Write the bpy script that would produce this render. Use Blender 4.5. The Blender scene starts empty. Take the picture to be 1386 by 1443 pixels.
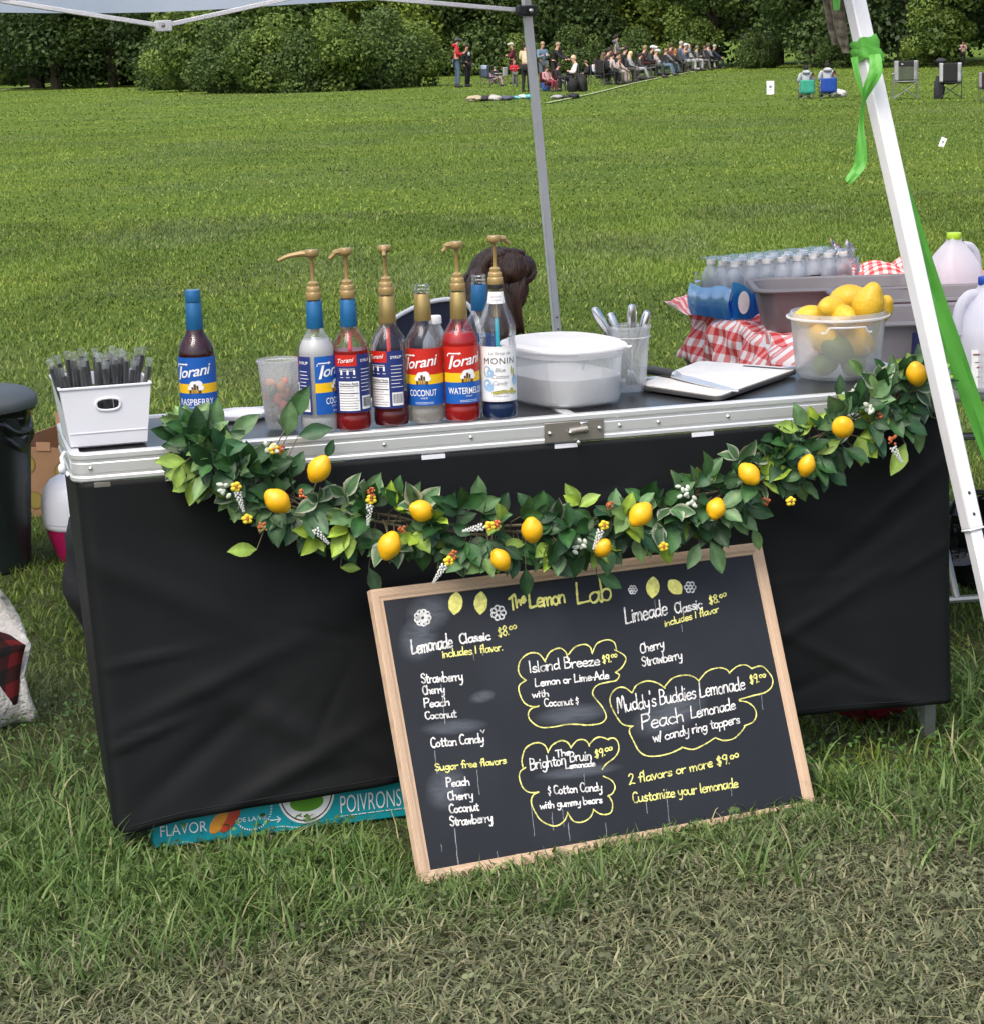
import bpy, math, random
import numpy as np
from mathutils import Vector, Matrix
random.seed(7)
RNG = np.random.default_rng(11)
sc = bpy.context.scene
COL = sc.collection
rad = math.radians

# ------------------------------------------------------------------ camera
IMG_W, IMG_H, FOC = 1386.0, 1443.0, 2974.0
PITCH, ROLL, EYE = .2175, -.0341, 1.567
fwd = Vector((0, math.cos(PITCH), -math.sin(PITCH)))
r0 = Vector((1, 0, 0)); u0 = r0.cross(fwd)
RIGHT = math.cos(ROLL) * r0 + math.sin(ROLL) * u0
UP = -math.sin(ROLL) * r0 + math.cos(ROLL) * u0
cam = bpy.data.cameras.new('camera')
cam.sensor_fit = 'HORIZONTAL'; cam.sensor_width = 36.0
cam.lens = FOC / IMG_W * 36.0
cam.clip_start = .05; cam.clip_end = 2000
camo = bpy.data.objects.new('camera', cam); COL.objects.link(camo)
M = Matrix((RIGHT, UP, -fwd)).transposed().to_4x4(); M.translation = (0, 0, EYE)
camo.matrix_world = M
sc.camera = camo

# ------------------------------------------------------------------ light
SUN_EL, SUN_AZ = rad(58), rad(205)          # azimuth from +Y, clockwise; behind and to the left of the viewer
w = bpy.data.worlds.new('World'); sc.world = w; w.use_nodes = True
nt = w.node_tree; bg = nt.nodes['Background']
sky = nt.nodes.new('ShaderNodeTexSky'); sky.sky_type = 'NISHITA'; sky.sun_disc = False
sky.sun_elevation = SUN_EL; sky.sun_rotation = SUN_AZ
sky.air_density = 1.0; sky.dust_density = 5.0; sky.ozone_density = 1.0
nt.links.new(sky.outputs[0], bg.inputs[0]); bg.inputs[1].default_value = .15
sl = bpy.data.lights.new('sun', 'SUN'); sl.energy = 1.3; sl.angle = rad(35); sl.color = (1, .96, .9)
slo = bpy.data.objects.new('sun', sl); COL.objects.link(slo)
sd = Vector((math.sin(SUN_AZ) * math.cos(SUN_EL), math.cos(SUN_AZ) * math.cos(SUN_EL), math.sin(SUN_EL)))
slo.rotation_euler = sd.to_track_quat('Z', 'Y').to_euler(); slo.location = sd * 30
sc.view_settings.view_transform = 'Standard'; sc.view_settings.look = 'None'
sc.view_settings.exposure = .82; sc.view_settings.gamma = 1.0
sc.cycles.max_bounces = 10; sc.cycles.transparent_max_bounces = 24
sc.cycles.transmission_bounces = 8; sc.cycles.diffuse_bounces = 3; sc.cycles.glossy_bounces = 4
sc.cycles.caustics_reflective = False; sc.cycles.caustics_refractive = False

# ------------------------------------------------------------------ geometry helpers
def ray(x, y):
    return RIGHT * ((x - IMG_W / 2) / FOC) + UP * ((IMG_H / 2 - y) / FOC) + fwd
def at_z(x, y, z):
    """world point at height z seen in direction (x, y)"""
    d = ray(x, y); return Vector((0, 0, EYE)) + d * ((z - EYE) / d.z)
def at_y(x, y, Y):
    d = ray(x, y); return Vector((0, 0, EYE)) + d * (Y / d.y)

class MB:
    def __init__(s): s.v = []; s.f = []; s.m = []; s.uv = {}; s.c = None
    def add(s, vs, fs, m=0):
        b = len(s.v); s.v += [tuple(p) for p in vs]
        for q in fs: s.f.append(tuple(i + b for i in q)); s.m.append(m)
        return b
    def box(s, c, d, rot=None, m=0):
        x, y, z = d[0] / 2, d[1] / 2, d[2] / 2
        P = [Vector((i * x, j * y, k * z)) for k in (-1, 1) for j in (-1, 1) for i in (-1, 1)]
        if rot is not None: P = [rot @ p for p in P]
        P = [p + Vector(c) for p in P]
        s.add(P, [(0, 2, 3, 1), (4, 5, 7, 6), (0, 1, 5, 4), (2, 6, 7, 3), (0, 4, 6, 2), (1, 3, 7, 5)], m); return s
    def bar(s, p0, p1, wx, wy, up=(0, 0, 1), m=0):
        p0, p1 = Vector(p0), Vector(p1); d = (p1 - p0); L = d.length; d.normalize()
        a = d.cross(Vector(up))
        if a.length < 1e-4: a = d.cross(Vector((1, 0, 0)))
        a.normalize(); b = a.cross(d)
        R = Matrix((a, b, d)).transposed()
        s.box((p0 + p1) / 2, (wx, wy, L), R, m); return s
    def tube(s, pts, r, n=8, m=0, cap=True, flat=None):
        pts = [Vector(p) for p in pts]
        rs = r if isinstance(r, (list, tuple)) else [r] * len(pts)
        ref = None; rings = []
        for i, p in enumerate(pts):
            t = (pts[min(i + 1, len(pts) - 1)] - pts[max(i - 1, 0)]).normalized()
            if ref is None:
                ref = t.cross(Vector((0, 0, 1)))
                if ref.length < .05: ref = t.cross(Vector((1, 0, 0)))
            ref = (ref - t * ref.dot(t)).normalized(); b = t.cross(ref)
            rings.append([p + (ref * math.cos(2 * math.pi * k / n) + b * math.sin(2 * math.pi * k / n)) * rs[i] for k in range(n)])
        vs = [q for R in rings for q in R]; fs = []
        for i in range(len(pts) - 1):
            for k in range(n):
                k2 = (k + 1) % n
                fs.append((i * n + k, i * n + k2, (i + 1) * n + k2, (i + 1) * n + k))
        if cap:
            fs.append(tuple(range(n - 1, -1, -1))); e = (len(pts) - 1) * n; fs.append(tuple(range(e, e + n)))
        s.add(vs, fs, m); return s
    def lathe(s, prof, n=32, c=(0, 0, 0), m=0, sx=1, sy=1, ex=2.0, cap0=False, cap1=False, rot=None):
        """profile of (radius, z); ex > 2 makes a squarer oval"""
        c = Vector(c); vs = []; fs = []
        for (r, z) in prof:
            for k in range(n):
                a = 2 * math.pi * k / n; ca, sa = math.cos(a), math.sin(a)
                x = math.copysign(abs(ca) ** (2 / ex), ca); y = math.copysign(abs(sa) ** (2 / ex), sa)
                p = Vector((r * x * sx, r * y * sy, z))
                if rot is not None: p = rot @ p
                vs.append(c + p)
        for i in range(len(prof) - 1):
            for k in range(n):
                k2 = (k + 1) % n; fs.append((i * n + k, i * n + k2, (i + 1) * n + k2, (i + 1) * n + k))
        if cap0: fs.append(tuple(range(n - 1, -1, -1)))
        if cap1: e = (len(prof) - 1) * n; fs.append(tuple(range(e, e + n)))
        s.add(vs, fs, m); return s
    def ball(s, c, rx, ry=None, rz=None, nu=16, nv=10, rot=None, m=0, fn=None):
        ry = ry or rx; rz = rz or rx; c = Vector(c); vs = []; fs = []
        for j in range(nv + 1):
            th = math.pi * j / nv
            for k in range(nu):
                a = 2 * math.pi * k / nu
                d = Vector((math.sin(th) * math.cos(a), math.sin(th) * math.sin(a), math.cos(th)))
                q = fn(d) if fn else 1.0
                p = Vector((d.x * rx, d.y * ry, d.z * rz)) * q
                if rot is not None: p = rot @ p
                vs.append(c + p)
        for j in range(nv):
            for k in range(nu):
                k2 = (k + 1) % nu; fs.append((j * nu + k, (j + 1) * nu + k, (j + 1) * nu + k2, j * nu + k2))
        s.add(vs, fs, m); return s
    def grid(s, fn, nu, nv, m=0, mfn=None):
        vs = []; b0 = len(s.v)
        for j in range(nv + 1):
            for i in range(nu + 1):
                vs.append(fn(i / nu, j / nv)); s.uv[b0 + len(vs) - 1] = (i / nu, j / nv)
        b = len(s.v); s.v += [tuple(p) for p in vs]; W1 = nu + 1
        for j in range(nv):
            for i in range(nu):
                s.f.append((b + j * W1 + i, b + j * W1 + i + 1, b + (j + 1) * W1 + i + 1, b + (j + 1) * W1 + i))
                s.m.append(mfn((i + .5) / nu, (j + .5) / nv) if mfn else m)
        return s
    def build(s, name, mats, parent=None, origin=None, smooth=True, bevel=0, solid=0, sub=0, angle=40, cols=None):
        me = bpy.data.meshes.new(name)
        vs = s.v
        if origin is not None: o = Vector(origin); vs = [tuple(Vector(p) - o) for p in vs]
        me.from_pydata(vs, [], s.f)
        if not isinstance(mats, (list, tuple)): mats = [mats]
        for q in mats: me.materials.append(q)
        me.polygons.foreach_set('material_index', s.m)
        if s.uv:
            uvl = me.uv_layers.new(name='UVMap')
            for L in me.loops:
                uvl.data[L.index].uv = s.uv.get(L.vertex_index, (0, 0))
        if cols is not None:
            ca = me.color_attributes.new('tint', 'FLOAT_COLOR', 'POINT')
            ca.data.foreach_set('color', np.asarray(cols, dtype=np.float32).ravel())
        if smooth:
            me.polygons.foreach_set('use_smooth', [True] * len(me.polygons))
            try: me.set_sharp_from_angle(angle=rad(angle))
            except Exception: pass
        me.validate(); me.update()
        ob = bpy.data.objects.new(name, me); COL.objects.link(ob)
        if parent is not None: ob.parent = parent
        elif origin is not None: ob.location = origin
        if bevel:
            md = ob.modifiers.new('bevel', 'BEVEL'); md.width = bevel; md.segments = 2; md.limit_method = 'ANGLE'; md.angle_limit = rad(40)
        if solid:
            md = ob.modifiers.new('thickness', 'SOLIDIFY'); md.thickness = solid; md.offset = 0
        if sub:
            md = ob.modifiers.new('smooth', 'SUBSURF'); md.levels = sub; md.render_levels = sub
        return ob

def big_mesh(name, V, F, mats, cols=None, parent=None, smooth=False, mi=None):
    """numpy arrays -> mesh; all faces have the same number of corners"""
    k = F.shape[1]; me = bpy.data.meshes.new(name)
    me.vertices.add(len(V)); me.vertices.foreach_set('co', V.astype(np.float32).ravel())
    me.loops.add(F.size); me.loops.foreach_set('vertex_index', F.astype(np.int32).ravel())
    me.polygons.add(len(F)); me.polygons.foreach_set('loop_start', np.arange(0, F.size, k, dtype=np.int32))
    try: me.polygons.foreach_set('loop_total', np.full(len(F), k, dtype=np.int32))
    except Exception: pass
    for q in (mats if isinstance(mats, (list, tuple)) else [mats]): me.materials.append(q)
    if mi is not None: me.polygons.foreach_set('material_index', mi.astype(np.int32))
    if smooth: me.polygons.foreach_set('use_smooth', np.ones(len(F), dtype=bool))
    me.update(calc_edges=True)
    if cols is not None:
        ca = me.color_attributes.new('tint', 'FLOAT_COLOR', 'POINT')
        c4 = np.ones((len(V), 4), np.float32); c4[:, :3] = cols
        ca.data.foreach_set('color', c4.ravel())
    ob = bpy.data.objects.new(name, me); COL.objects.link(ob)
    if parent is not None: ob.parent = parent
    return ob

def tag(o, label=None, cat=None, group=None, kind=None):
    if label: o['label'] = label
    if cat: o['category'] = cat
    if group: o['group'] = group
    if kind: o['kind'] = kind
    return o
def thing(name, label, cat, loc=(0, 0, 0), rz=0.0, group=None):
    o = bpy.data.objects.new(name, None); COL.objects.link(o); o.empty_display_size = .1
    o.location = loc; o.rotation_euler = (0, 0, rz)
    return tag(o, label, cat, group)
def copy_tree(o, parent=None):
    c = o.copy(); COL.objects.link(c)
    if parent is not None: c.parent = parent
    for ch in list(o.children): copy_tree(ch, c)
    return c
def rz_m(a): return Matrix.Rotation(a, 3, 'Z')
def smoothpath(P, n=6):
    P = [Vector(p) for p in P]
    if len(P) < 3: return P
    out = []
    for i in range(len(P) - 1):
        a = P[max(i - 1, 0)]; b = P[i]; c = P[i + 1]; d = P[min(i + 2, len(P) - 1)]
        for k in range(n):
            t = k / n
            out.append(.5 * ((2 * b) + (c - a) * t + (2 * a - 5 * b + 4 * c - d) * t * t + (3 * b - a - 3 * c + d) * t ** 3))
    out.append(P[-1]); return out

# ------------------------------------------------------------------ noise in numpy
_PERM = RNG.random((256, 256))
def vnoise(x, y):
    x = np.asarray(x, float); y = np.asarray(y, float)
    xi = np.floor(x).astype(int); yi = np.floor(y).astype(int); fx = x - xi; fy = y - yi
    fx = fx * fx * (3 - 2 * fx); fy = fy * fy * (3 - 2 * fy)
    g = lambda a, b: _PERM[a % 256, b % 256]
    return (g(xi, yi) * (1 - fx) + g(xi + 1, yi) * fx) * (1 - fy) + (g(xi, yi + 1) * (1 - fx) + g(xi + 1, yi + 1) * fx) * fy
def fnoise(x, y, o=3):
    t = 0; a = 1; s = 0
    for k in range(o):
        t = t + vnoise(np.asarray(x) * 2 ** k + 17 * k, np.asarray(y) * 2 ** k + 31 * k) * a; s += a; a *= .5
    return t / s
# ------------------------------------------------------------------ materials
def N(nt, t, **kw):
    n = nt.nodes.new(t)
    for k, v in kw.items(): setattr(n, k, v)
    return n
def new_mat(name):
    m = bpy.data.materials.new(name); m.use_nodes = True
    nt = m.node_tree; b = nt.nodes['Principled BSDF']; return m, nt, b
def pm(name, col, rough=.5, metal=0.0, var=.12, scale=12, bump=0.0, bscale=60, spec=.5, coat=0.0, alpha=None, sheen=0, stretch=None, trans=0):
    m, nt, b = new_mat(name); L = nt.links.new
    tc = N(nt, 'ShaderNodeTexCoord'); src = tc.outputs['Object']
    if stretch:
        mp = N(nt, 'ShaderNodeMapping'); mp.inputs['Scale'].default_value = stretch; L(src, mp.inputs[0]); src = mp.outputs[0]
    nz = N(nt, 'ShaderNodeTexNoise'); nz.inputs['Scale'].default_value = scale; nz.inputs['Detail'].default_value = 5; L(src, nz.inputs['Vector'])
    cr = N(nt, 'ShaderNodeValToRGB')
    c = Vector(col[:3])
    cr.color_ramp.elements[0].position = .3; cr.color_ramp.elements[1].position = .7
    cr.color_ramp.elements[0].color = (*(c * (1 - var)), 1); cr.color_ramp.elements[1].color = (*[min(1, q * (1 + var)) for q in c], 1)
    L(nz.outputs['Fac'], cr.inputs[0]); L(cr.outputs[0], b.inputs['Base Color'])
    b.inputs['Roughness'].default_value = rough; b.inputs['Metallic'].default_value = metal
    b.inputs['Specular IOR Level'].default_value = spec; b.inputs['Coat Weight'].default_value = coat
    if sheen: b.inputs['Sheen Weight'].default_value = sheen
    if bump:
        n2 = N(nt, 'ShaderNodeTexNoise'); n2.inputs['Scale'].default_value = bscale; n2.inputs['Detail'].default_value = 4; L(src, n2.inputs['Vector'])
        bp = N(nt, 'ShaderNodeBump'); bp.inputs['Strength'].default_value = bump; bp.inputs['Distance'].default_value = .01
        L(n2.outputs['Fac'], bp.inputs['Height']); L(bp.outputs[0], b.inputs['Normal'])
    if trans:
        out = nt.nodes['Material Output']; mx = N(nt, 'ShaderNodeMixShader'); mx.inputs[0].default_value = trans
        tl = N(nt, 'ShaderNodeBsdfTranslucent'); L(cr.outputs[0], tl.inputs[0])
        L(b.outputs[0], mx.inputs[1]); L(tl.outputs[0], mx.inputs[2]); L(mx.outputs[0], out.inputs[0])
    return m
def clear_mat(name, tint=(1, 1, 1), milk=0.0, rough=.05, gloss=1.0, milkcol=(.8, .82, .84)):
    """thin clear or frosted plastic / glass wall: see-through, glossy at the rim, some white scatter"""
    m, nt, b = new_mat(name); L = nt.links.new; out = nt.nodes['Material Output']; nt.nodes.remove(b)
    tr = N(nt, 'ShaderNodeBsdfTransparent'); tr.inputs[0].default_value = (*tint, 1)
    gl = N(nt, 'ShaderNodeBsdfGlossy'); gl.inputs['Roughness'].default_value = rough; gl.inputs[0].default_value = (.95, .97, 1, 1)
    lw = N(nt, 'ShaderNodeLayerWeight'); lw.inputs[0].default_value = .35
    mu = N(nt, 'ShaderNodeMath', operation='MULTIPLY'); mu.inputs[1].default_value = gloss; L(lw.outputs['Fresnel'], mu.inputs[0])
    mx = N(nt, 'ShaderNodeMixShader'); L(mu.outputs[0], mx.inputs[0]); L(tr.outputs[0], mx.inputs[1]); L(gl.outputs[0], mx.inputs[2])
    last = mx
    if milk:
        df = N(nt, 'ShaderNodeBsdfDiffuse'); df.inputs[0].default_value = (*milkcol, 1)
        tl = N(nt, 'ShaderNodeBsdfTranslucent'); tl.inputs[0].default_value = (*milkcol, 1)
        m2 = N(nt, 'ShaderNodeMixShader'); m2.inputs[0].default_value = .5; L(df.outputs[0], m2.inputs[1]); L(tl.outputs[0], m2.inputs[2])
        m3 = N(nt, 'ShaderNodeMixShader'); m3.inputs[0].default_value = milk; L(mx.outputs[0], m3.inputs[1]); L(m2.outputs[0], m3.inputs[2]); last = m3
    L(last.outputs[0], out.inputs[0]); return m
def liquid_mat(name, col, dense=.5):
    m, nt, b = new_mat(name); L = nt.links.new; out = nt.nodes['Material Output']
    b.inputs['Base Color'].default_value = (*col, 1); b.inputs['Roughness'].default_value = .08
    b.inputs['Coat Weight'].default_value = .3
    tr = N(nt, 'ShaderNodeBsdfTransparent'); tr.inputs[0].default_value = (*[q ** .35 for q in col], 1)
    tl = N(nt, 'ShaderNodeBsdfTranslucent'); tl.inputs[0].default_value = (*[min(1, q * 1.4) for q in col], 1)
    m1 = N(nt, 'ShaderNodeMixShader'); m1.inputs[0].default_value = .45; L(b.outputs[0], m1.inputs[1]); L(tl.outputs[0], m1.inputs[2])
    mx = N(nt, 'ShaderNodeMixShader'); mx.inputs[0].default_value = dense; L(tr.outputs[0], mx.inputs[1]); L(m1.outputs[0], mx.inputs[2])
    L(mx.outputs[0], out.inputs[0]); return m
def tint_mat(name, rough=.55, trans=.3, spec=.3, veins=False):
    """colour of each leaf or blade read from its own attribute"""
    m, nt, b = new_mat(name); L = nt.links.new; out = nt.nodes['Material Output']
    at = N(nt, 'ShaderNodeAttribute'); at.attribute_name = 'tint'
    b.inputs['Roughness'].default_value = rough; b.inputs['Specular IOR Level'].default_value = spec
    col = at.outputs['Color']
    if veins:
        tc = N(nt, 'ShaderNodeTexCoord'); nz = N(nt, 'ShaderNodeTexNoise'); nz.inputs['Scale'].default_value = 45; nz.inputs['Detail'].default_value = 5; L(tc.outputs['Object'], nz.inputs['Vector'])
        mr = N(nt, 'ShaderNodeMapRange'); mr.inputs[1].default_value = .3; mr.inputs[2].default_value = .7; mr.inputs[3].default_value = .7; mr.inputs[4].default_value = 1.25; L(nz.outputs['Fac'], mr.inputs[0])
        vm = N(nt, 'ShaderNodeVectorMath', operation='SCALE'); L(col, vm.inputs[0]); L(mr.outputs[0], vm.inputs['Scale']); col = vm.outputs[0]
        n2 = N(nt, 'ShaderNodeTexNoise'); n2.inputs['Scale'].default_value = 260; L(tc.outputs['Object'], n2.inputs['Vector'])
        bp = N(nt, 'ShaderNodeBump'); bp.inputs['Strength'].default_value = .35; bp.inputs['Distance'].default_value = .002; L(n2.outputs['Fac'], bp.inputs['Height']); L(bp.outputs[0], b.inputs['Normal'])
    L(col, b.inputs['Base Color'])
    tl = N(nt, 'ShaderNodeBsdfTranslucent'); L(col, tl.inputs[0])
    mx = N(nt, 'ShaderNodeMixShader'); mx.inputs[0].default_value = trans
    L(b.outputs[0], mx.inputs[1]); L(tl.outputs[0], mx.inputs[2]); L(mx.outputs[0], out.inputs[0]); return m
def check_mat(name, base, mid, full, nu, nv, rough=.8, bump=.15):
    """woven check: white, one-stripe and two-stripe squares on the cloth's own UV"""
    m, nt, b = new_mat(name); L = nt.links.new
    tc = N(nt, 'ShaderNodeTexCoord'); sp = N(nt, 'ShaderNodeSeparateXYZ'); L(tc.outputs['UV'], sp.inputs[0])
    def stripe(o, n):
        a = N(nt, 'ShaderNodeMath', operation='MULTIPLY'); a.inputs[1].default_value = n; L(o, a.inputs[0])
        f = N(nt, 'ShaderNodeMath', operation='FRACT'); L(a.outputs[0], f.inputs[0])
        g = N(nt, 'ShaderNodeMath', operation='GREATER_THAN'); g.inputs[1].default_value = .5; L(f.outputs[0], g.inputs[0]); return g
    g1 = stripe(sp.outputs[0], nu); g2 = stripe(sp.outputs[1], nv)
    ad = N(nt, 'ShaderNodeMath', operation='ADD'); L(g1.outputs[0], ad.inputs[0]); L(g2.outputs[0], ad.inputs[1])
    hf = N(nt, 'ShaderNodeMath', operation='MULTIPLY'); hf.inputs[1].default_value = .5; L(ad.outputs[0], hf.inputs[0])
    cr = N(nt, 'ShaderNodeValToRGB'); cr.color_ramp.interpolation = 'CONSTANT'
    cr.color_ramp.elements[0].color = (*base, 1); cr.color_ramp.elements[1].position = .8; cr.color_ramp.elements[1].color = (*full, 1)
    e = cr.color_ramp.elements.new(.3); e.color = (*mid, 1)
    L(hf.outputs[0], cr.inputs[0]); L(cr.outputs[0], b.inputs['Base Color']); b.inputs['Roughness'].default_value = rough
    nz = N(nt, 'ShaderNodeTexNoise'); nz.inputs['Scale'].default_value = 60; L(tc.outputs['Object'], nz.inputs['Vector'])
    bp = N(nt, 'ShaderNodeBump'); bp.inputs['Strength'].default_value = bump; bp.inputs['Distance'].default_value = .004
    L(nz.outputs['Fac'], bp.inputs['Height']); L(bp.outputs[0], b.inputs['Normal'])
    return m
def wood_mat(name):
    m, nt, b = new_mat(name); L = nt.links.new
    tc = N(nt, 'ShaderNodeTexCoord'); mp = N(nt, 'ShaderNodeMapping'); mp.inputs['Scale'].default_value = (1, 1, 1)
    L(tc.outputs['UV'], mp.inputs[0])
    wv = N(nt, 'ShaderNodeTexWave'); wv.bands_direction = 'Y'; wv.inputs['Scale'].default_value = 1.6; wv.inputs['Distortion'].default_value = 5; wv.inputs['Detail'].default_value = 3; wv.inputs['Detail Scale'].default_value = 1.2
    mp.inputs['Scale'].default_value = (2.0, 2.2, 1)
    L(mp.outputs[0], wv.inputs['Vector'])
    nz = N(nt, 'ShaderNodeTexNoise'); nz.inputs['Scale'].default_value = 3; nz.inputs['Detail'].default_value = 6
    mp2 = N(nt, 'ShaderNodeMapping'); mp2.inputs['Scale'].default_value = (2, 30, 1); L(tc.outputs['UV'], mp2.inputs[0]); L(mp2.outputs[0], nz.inputs['Vector'])
    mxf = N(nt, 'ShaderNodeMath', operation='MULTIPLY_ADD'); mxf.inputs[1].default_value = .45; L(wv.outputs['Fac'], mxf.inputs[0])
    m5 = N(nt, 'ShaderNodeMath', operation='MULTIPLY'); m5.inputs[1].default_value = .55; L(nz.outputs['Fac'], m5.inputs[0]); L(m5.outputs[0], mxf.inputs[2])
    cr = N(nt, 'ShaderNodeValToRGB'); cr.color_ramp.elements[0].position = .2; cr.color_ramp.elements[1].position = .75
    cr.color_ramp.elements[0].color = (.32, .20, .12, 1); cr.color_ramp.elements[1].color = (.62, .46, .32, 1)
    L(mxf.outputs[0], cr.inputs[0]); L(cr.outputs[0], b.inputs['Base Color']); b.inputs['Roughness'].default_value = .55
    return m

MT = {}
MT['white_plastic'] = pm('white_plastic', (.74, .75, .80), .35, var=.02)
MT['black_plastic'] = pm('black_plastic', (.02, .021, .022), .45, var=.2, bump=.05)
MT['bin_green'] = pm('bin_green', (.012, .018, .018), .4, var=.2, bump=.08, bscale=40)
MT['bin_lid'] = pm('bin_lid', (.10, .112, .11), .5, var=.1, bump=.05)
MT['bag_film'] = pm('bag_film', (.008, .008, .009), .18, var=.2, bump=.5, bscale=25)
MT['aluminium'] = pm('aluminium', (.72, .74, .75), .32, metal=.55, var=.04, scale=30, bump=.02, stretch=(1, 20, 20))
MT['rivet_steel'] = pm('rivet_steel', (.75, .75, .74), .2, metal=1)
MT['hinge_steel'] = pm('hinge_steel', (.33, .31, .28), .38, metal=.75, var=.08, scale=30)
MT['tabletop'] = pm('tabletop', (.022, .023, .025), .28, var=.2, scale=40, bump=.03, bscale=300)
MT['skirt'] = pm('skirt', (.0070, .0080, .0088), .62, var=.15, scale=5, bump=.10, bscale=14, spec=.18)
MT['black_cloth'] = pm('black_cloth', (.012, .012, .014), .7, var=.3, bump=.4, bscale=20)
MT['leg_steel'] = pm('leg_steel', (.30, .31, .30), .4, metal=.6, var=.1)
MT['white_steel'] = pm('white_steel', (.70, .705, .725), .35, var=.05, scale=6, bump=.03)
MT['canopy_cloth'] = pm('canopy_cloth', (.84, .85, .88), .8, var=.02, bump=.15, bscale=8, trans=.85)
MT['green_ribbon'] = pm('green_ribbon', (.12, .44, .06), .5, var=.12, bump=.15, bscale=40, trans=.35)
MT['camo'] = pm('camo', (.14, .12, .085), .8, var=.75, scale=70, bump=.4)
MT['wood'] = wood_mat('wood')
def chalk(name, col, thin=.35):
    m = pm(name, col, .85, var=.2, scale=90); nt = m.node_tree; L = nt.links.new; b = nt.nodes['Principled BSDF']; out = nt.nodes['Material Output']
    tc = N(nt, 'ShaderNodeTexCoord'); nz = N(nt, 'ShaderNodeTexNoise'); nz.inputs['Scale'].default_value = 55; nz.inputs['Detail'].default_value = 8; nz.inputs['Roughness'].default_value = .75; L(tc.outputs['Object'], nz.inputs['Vector'])
    mr = N(nt, 'ShaderNodeMapRange'); mr.inputs[1].default_value = .36; mr.inputs[2].default_value = .52; mr.inputs[3].default_value = thin; mr.inputs[4].default_value = 1.0; L(nz.outputs['Fac'], mr.inputs[0])
    tr = N(nt, 'ShaderNodeBsdfTransparent'); mx = N(nt, 'ShaderNodeMixShader'); L(mr.outputs[0], mx.inputs[0]); L(tr.outputs[0], mx.inputs[1]); L(b.outputs[0], mx.inputs[2]); L(mx.outputs[0], out.inputs[0]); return m
MT['chalk_bold'] = chalk('chalk_bold', (.80, .78, .22), .78)
MT['chalk_white'] = chalk('chalk_white', (.74, .74, .72))
MT['chalk_yellow'] = chalk('chalk_yellow', (.74, .72, .22))
MT['glass'] = clear_mat('glass', (.985, .99, .99), milk=.012, rough=.03, gloss=.62)
MT['pet'] = clear_mat('pet', (.97, .98, .99), milk=.24, rough=.06, gloss=1.0)
MT['frosted'] = clear_mat('frosted', (.97, .98, .98), milk=.25, rough=.2, gloss=.45, milkcol=(.9, .91, .93))
MT['frosted_dense'] = clear_mat('frosted_dense', (.95, .96, .97), milk=.85, rough=.25, gloss=.4, milkcol=(.95, .95, .97))
MT['pack_pet'] = clear_mat('pack_pet', (.92, .96, 1.0), milk=.46, rough=.06, gloss=.8, milkcol=(.90, .95, 1.0))
MT['straw_film'] = clear_mat('straw_film', (.97, .97, .97), milk=.10, rough=.08, gloss=.9)
MT['film'] = clear_mat('film', (.99, .99, .99), milk=.035, rough=.08, gloss=1.0)
MT['sugar'] = pm('sugar', (.94, .94, .95), .9, var=.02, bump=.2, bscale=200, trans=.35)
MT['gold'] = pm('gold', (.42, .31, .12), .35, metal=.6, var=.06)
MT['pump_gold'] = pm('pump_gold', (.34, .235, .095), .28, metal=.2, var=.06)
MT['blue_foil'] = pm('blue_foil', (.015, .125, .30), .3, metal=.15, var=.06)
MT['lab_blue'] = pm('lab_blue', (.008, .10, .42), .4, var=.05)
MT['lab_navy'] = pm('lab_navy', (.015, .03, .16), .45, var=.08)
MT['lab_red'] = pm('lab_red', (.52, .02, .012), .4, var=.05)
MT['lab_yellow'] = pm('lab_yellow', (.85, .52, .012), .4, var=.04)
MT['lab_white'] = pm('lab_white', (.80, .81, .82), .45, var=.03)
MT['ink_white'] = pm('ink_white', (.85, .85, .86), .5, var=.02)
MT['ink_black'] = pm('ink_black', (.015, .015, .018), .5, var=.05)
MT['ink_grey'] = pm('ink_grey', (.22, .23, .27), .6, var=.05)
MT['ink_brown'] = pm('ink_brown', (.12, .055, .015), .6, var=.3)
MT['ink_blue'] = pm('ink_blue', (.32, .50, .72), .6, var=.1)
MT['ink_olive'] = pm('ink_olive', (.42, .40, .08), .6, var=.2)
MT['straw_black'] = pm('straw_black', (.035, .038, .040), .35, var=.15)
MT['steel'] = pm('steel', (.62, .63, .64), .22, metal=1.0, var=.06, bump=.02)
MT['knife_steel'] = pm('knife_steel', (.7, .71, .72), .3, metal=.7, var=.04)
MT['tray_grey'] = pm('tray_grey', (.155, .145, .155), .45, var=.12, scale=8, bump=.08)
MT['lemon'] = pm('lemon', (.72, .45, .035), .38, var=.10, scale=10, bump=.22, bscale=160, spec=.4)
MT['lemon_faux'] = pm('lemon_faux', (.76, .41, .008), .42, var=.12, scale=9, bump=.08, bscale=60)
MT['lime'] = pm('lime', (.10, .19, .02), .4, var=.2, bump=.2, bscale=120)
MT['candy_red'] = pm('candy_red', (.55, .10, .04), .5, var=.2)
MT['candy_orange'] = pm('candy_orange', (.62, .27, .08), .5, var=.2)
MT['candy_green'] = pm('candy_green', (.05, .16, .05), .5, var=.2)
MT['candy_grey'] = pm('candy_grey', (.10, .10, .10), .5, var=.2)
MT['board_white'] = pm('board_white', (.66, .645, .615), .45, var=.05, scale=25, bump=.05)
MT['board_edge'] = pm('board_edge', (.06, .06, .062), .5)
MT['gingham'] = check_mat('gingham', (.80, .76, .75), (.72, .25, .24), (.58, .035, .035), 22, 34)
MT['plaid'] = check_mat('plaid', (.12, .004, .006), (.03, .002, .003), (.004, .003, .0035), 7, 5, rough=.95)
MT['sherpa'] = pm('sherpa', (.55, .54, .52), .95, var=.12, scale=40, bump=1.0, bscale=70)
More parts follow.
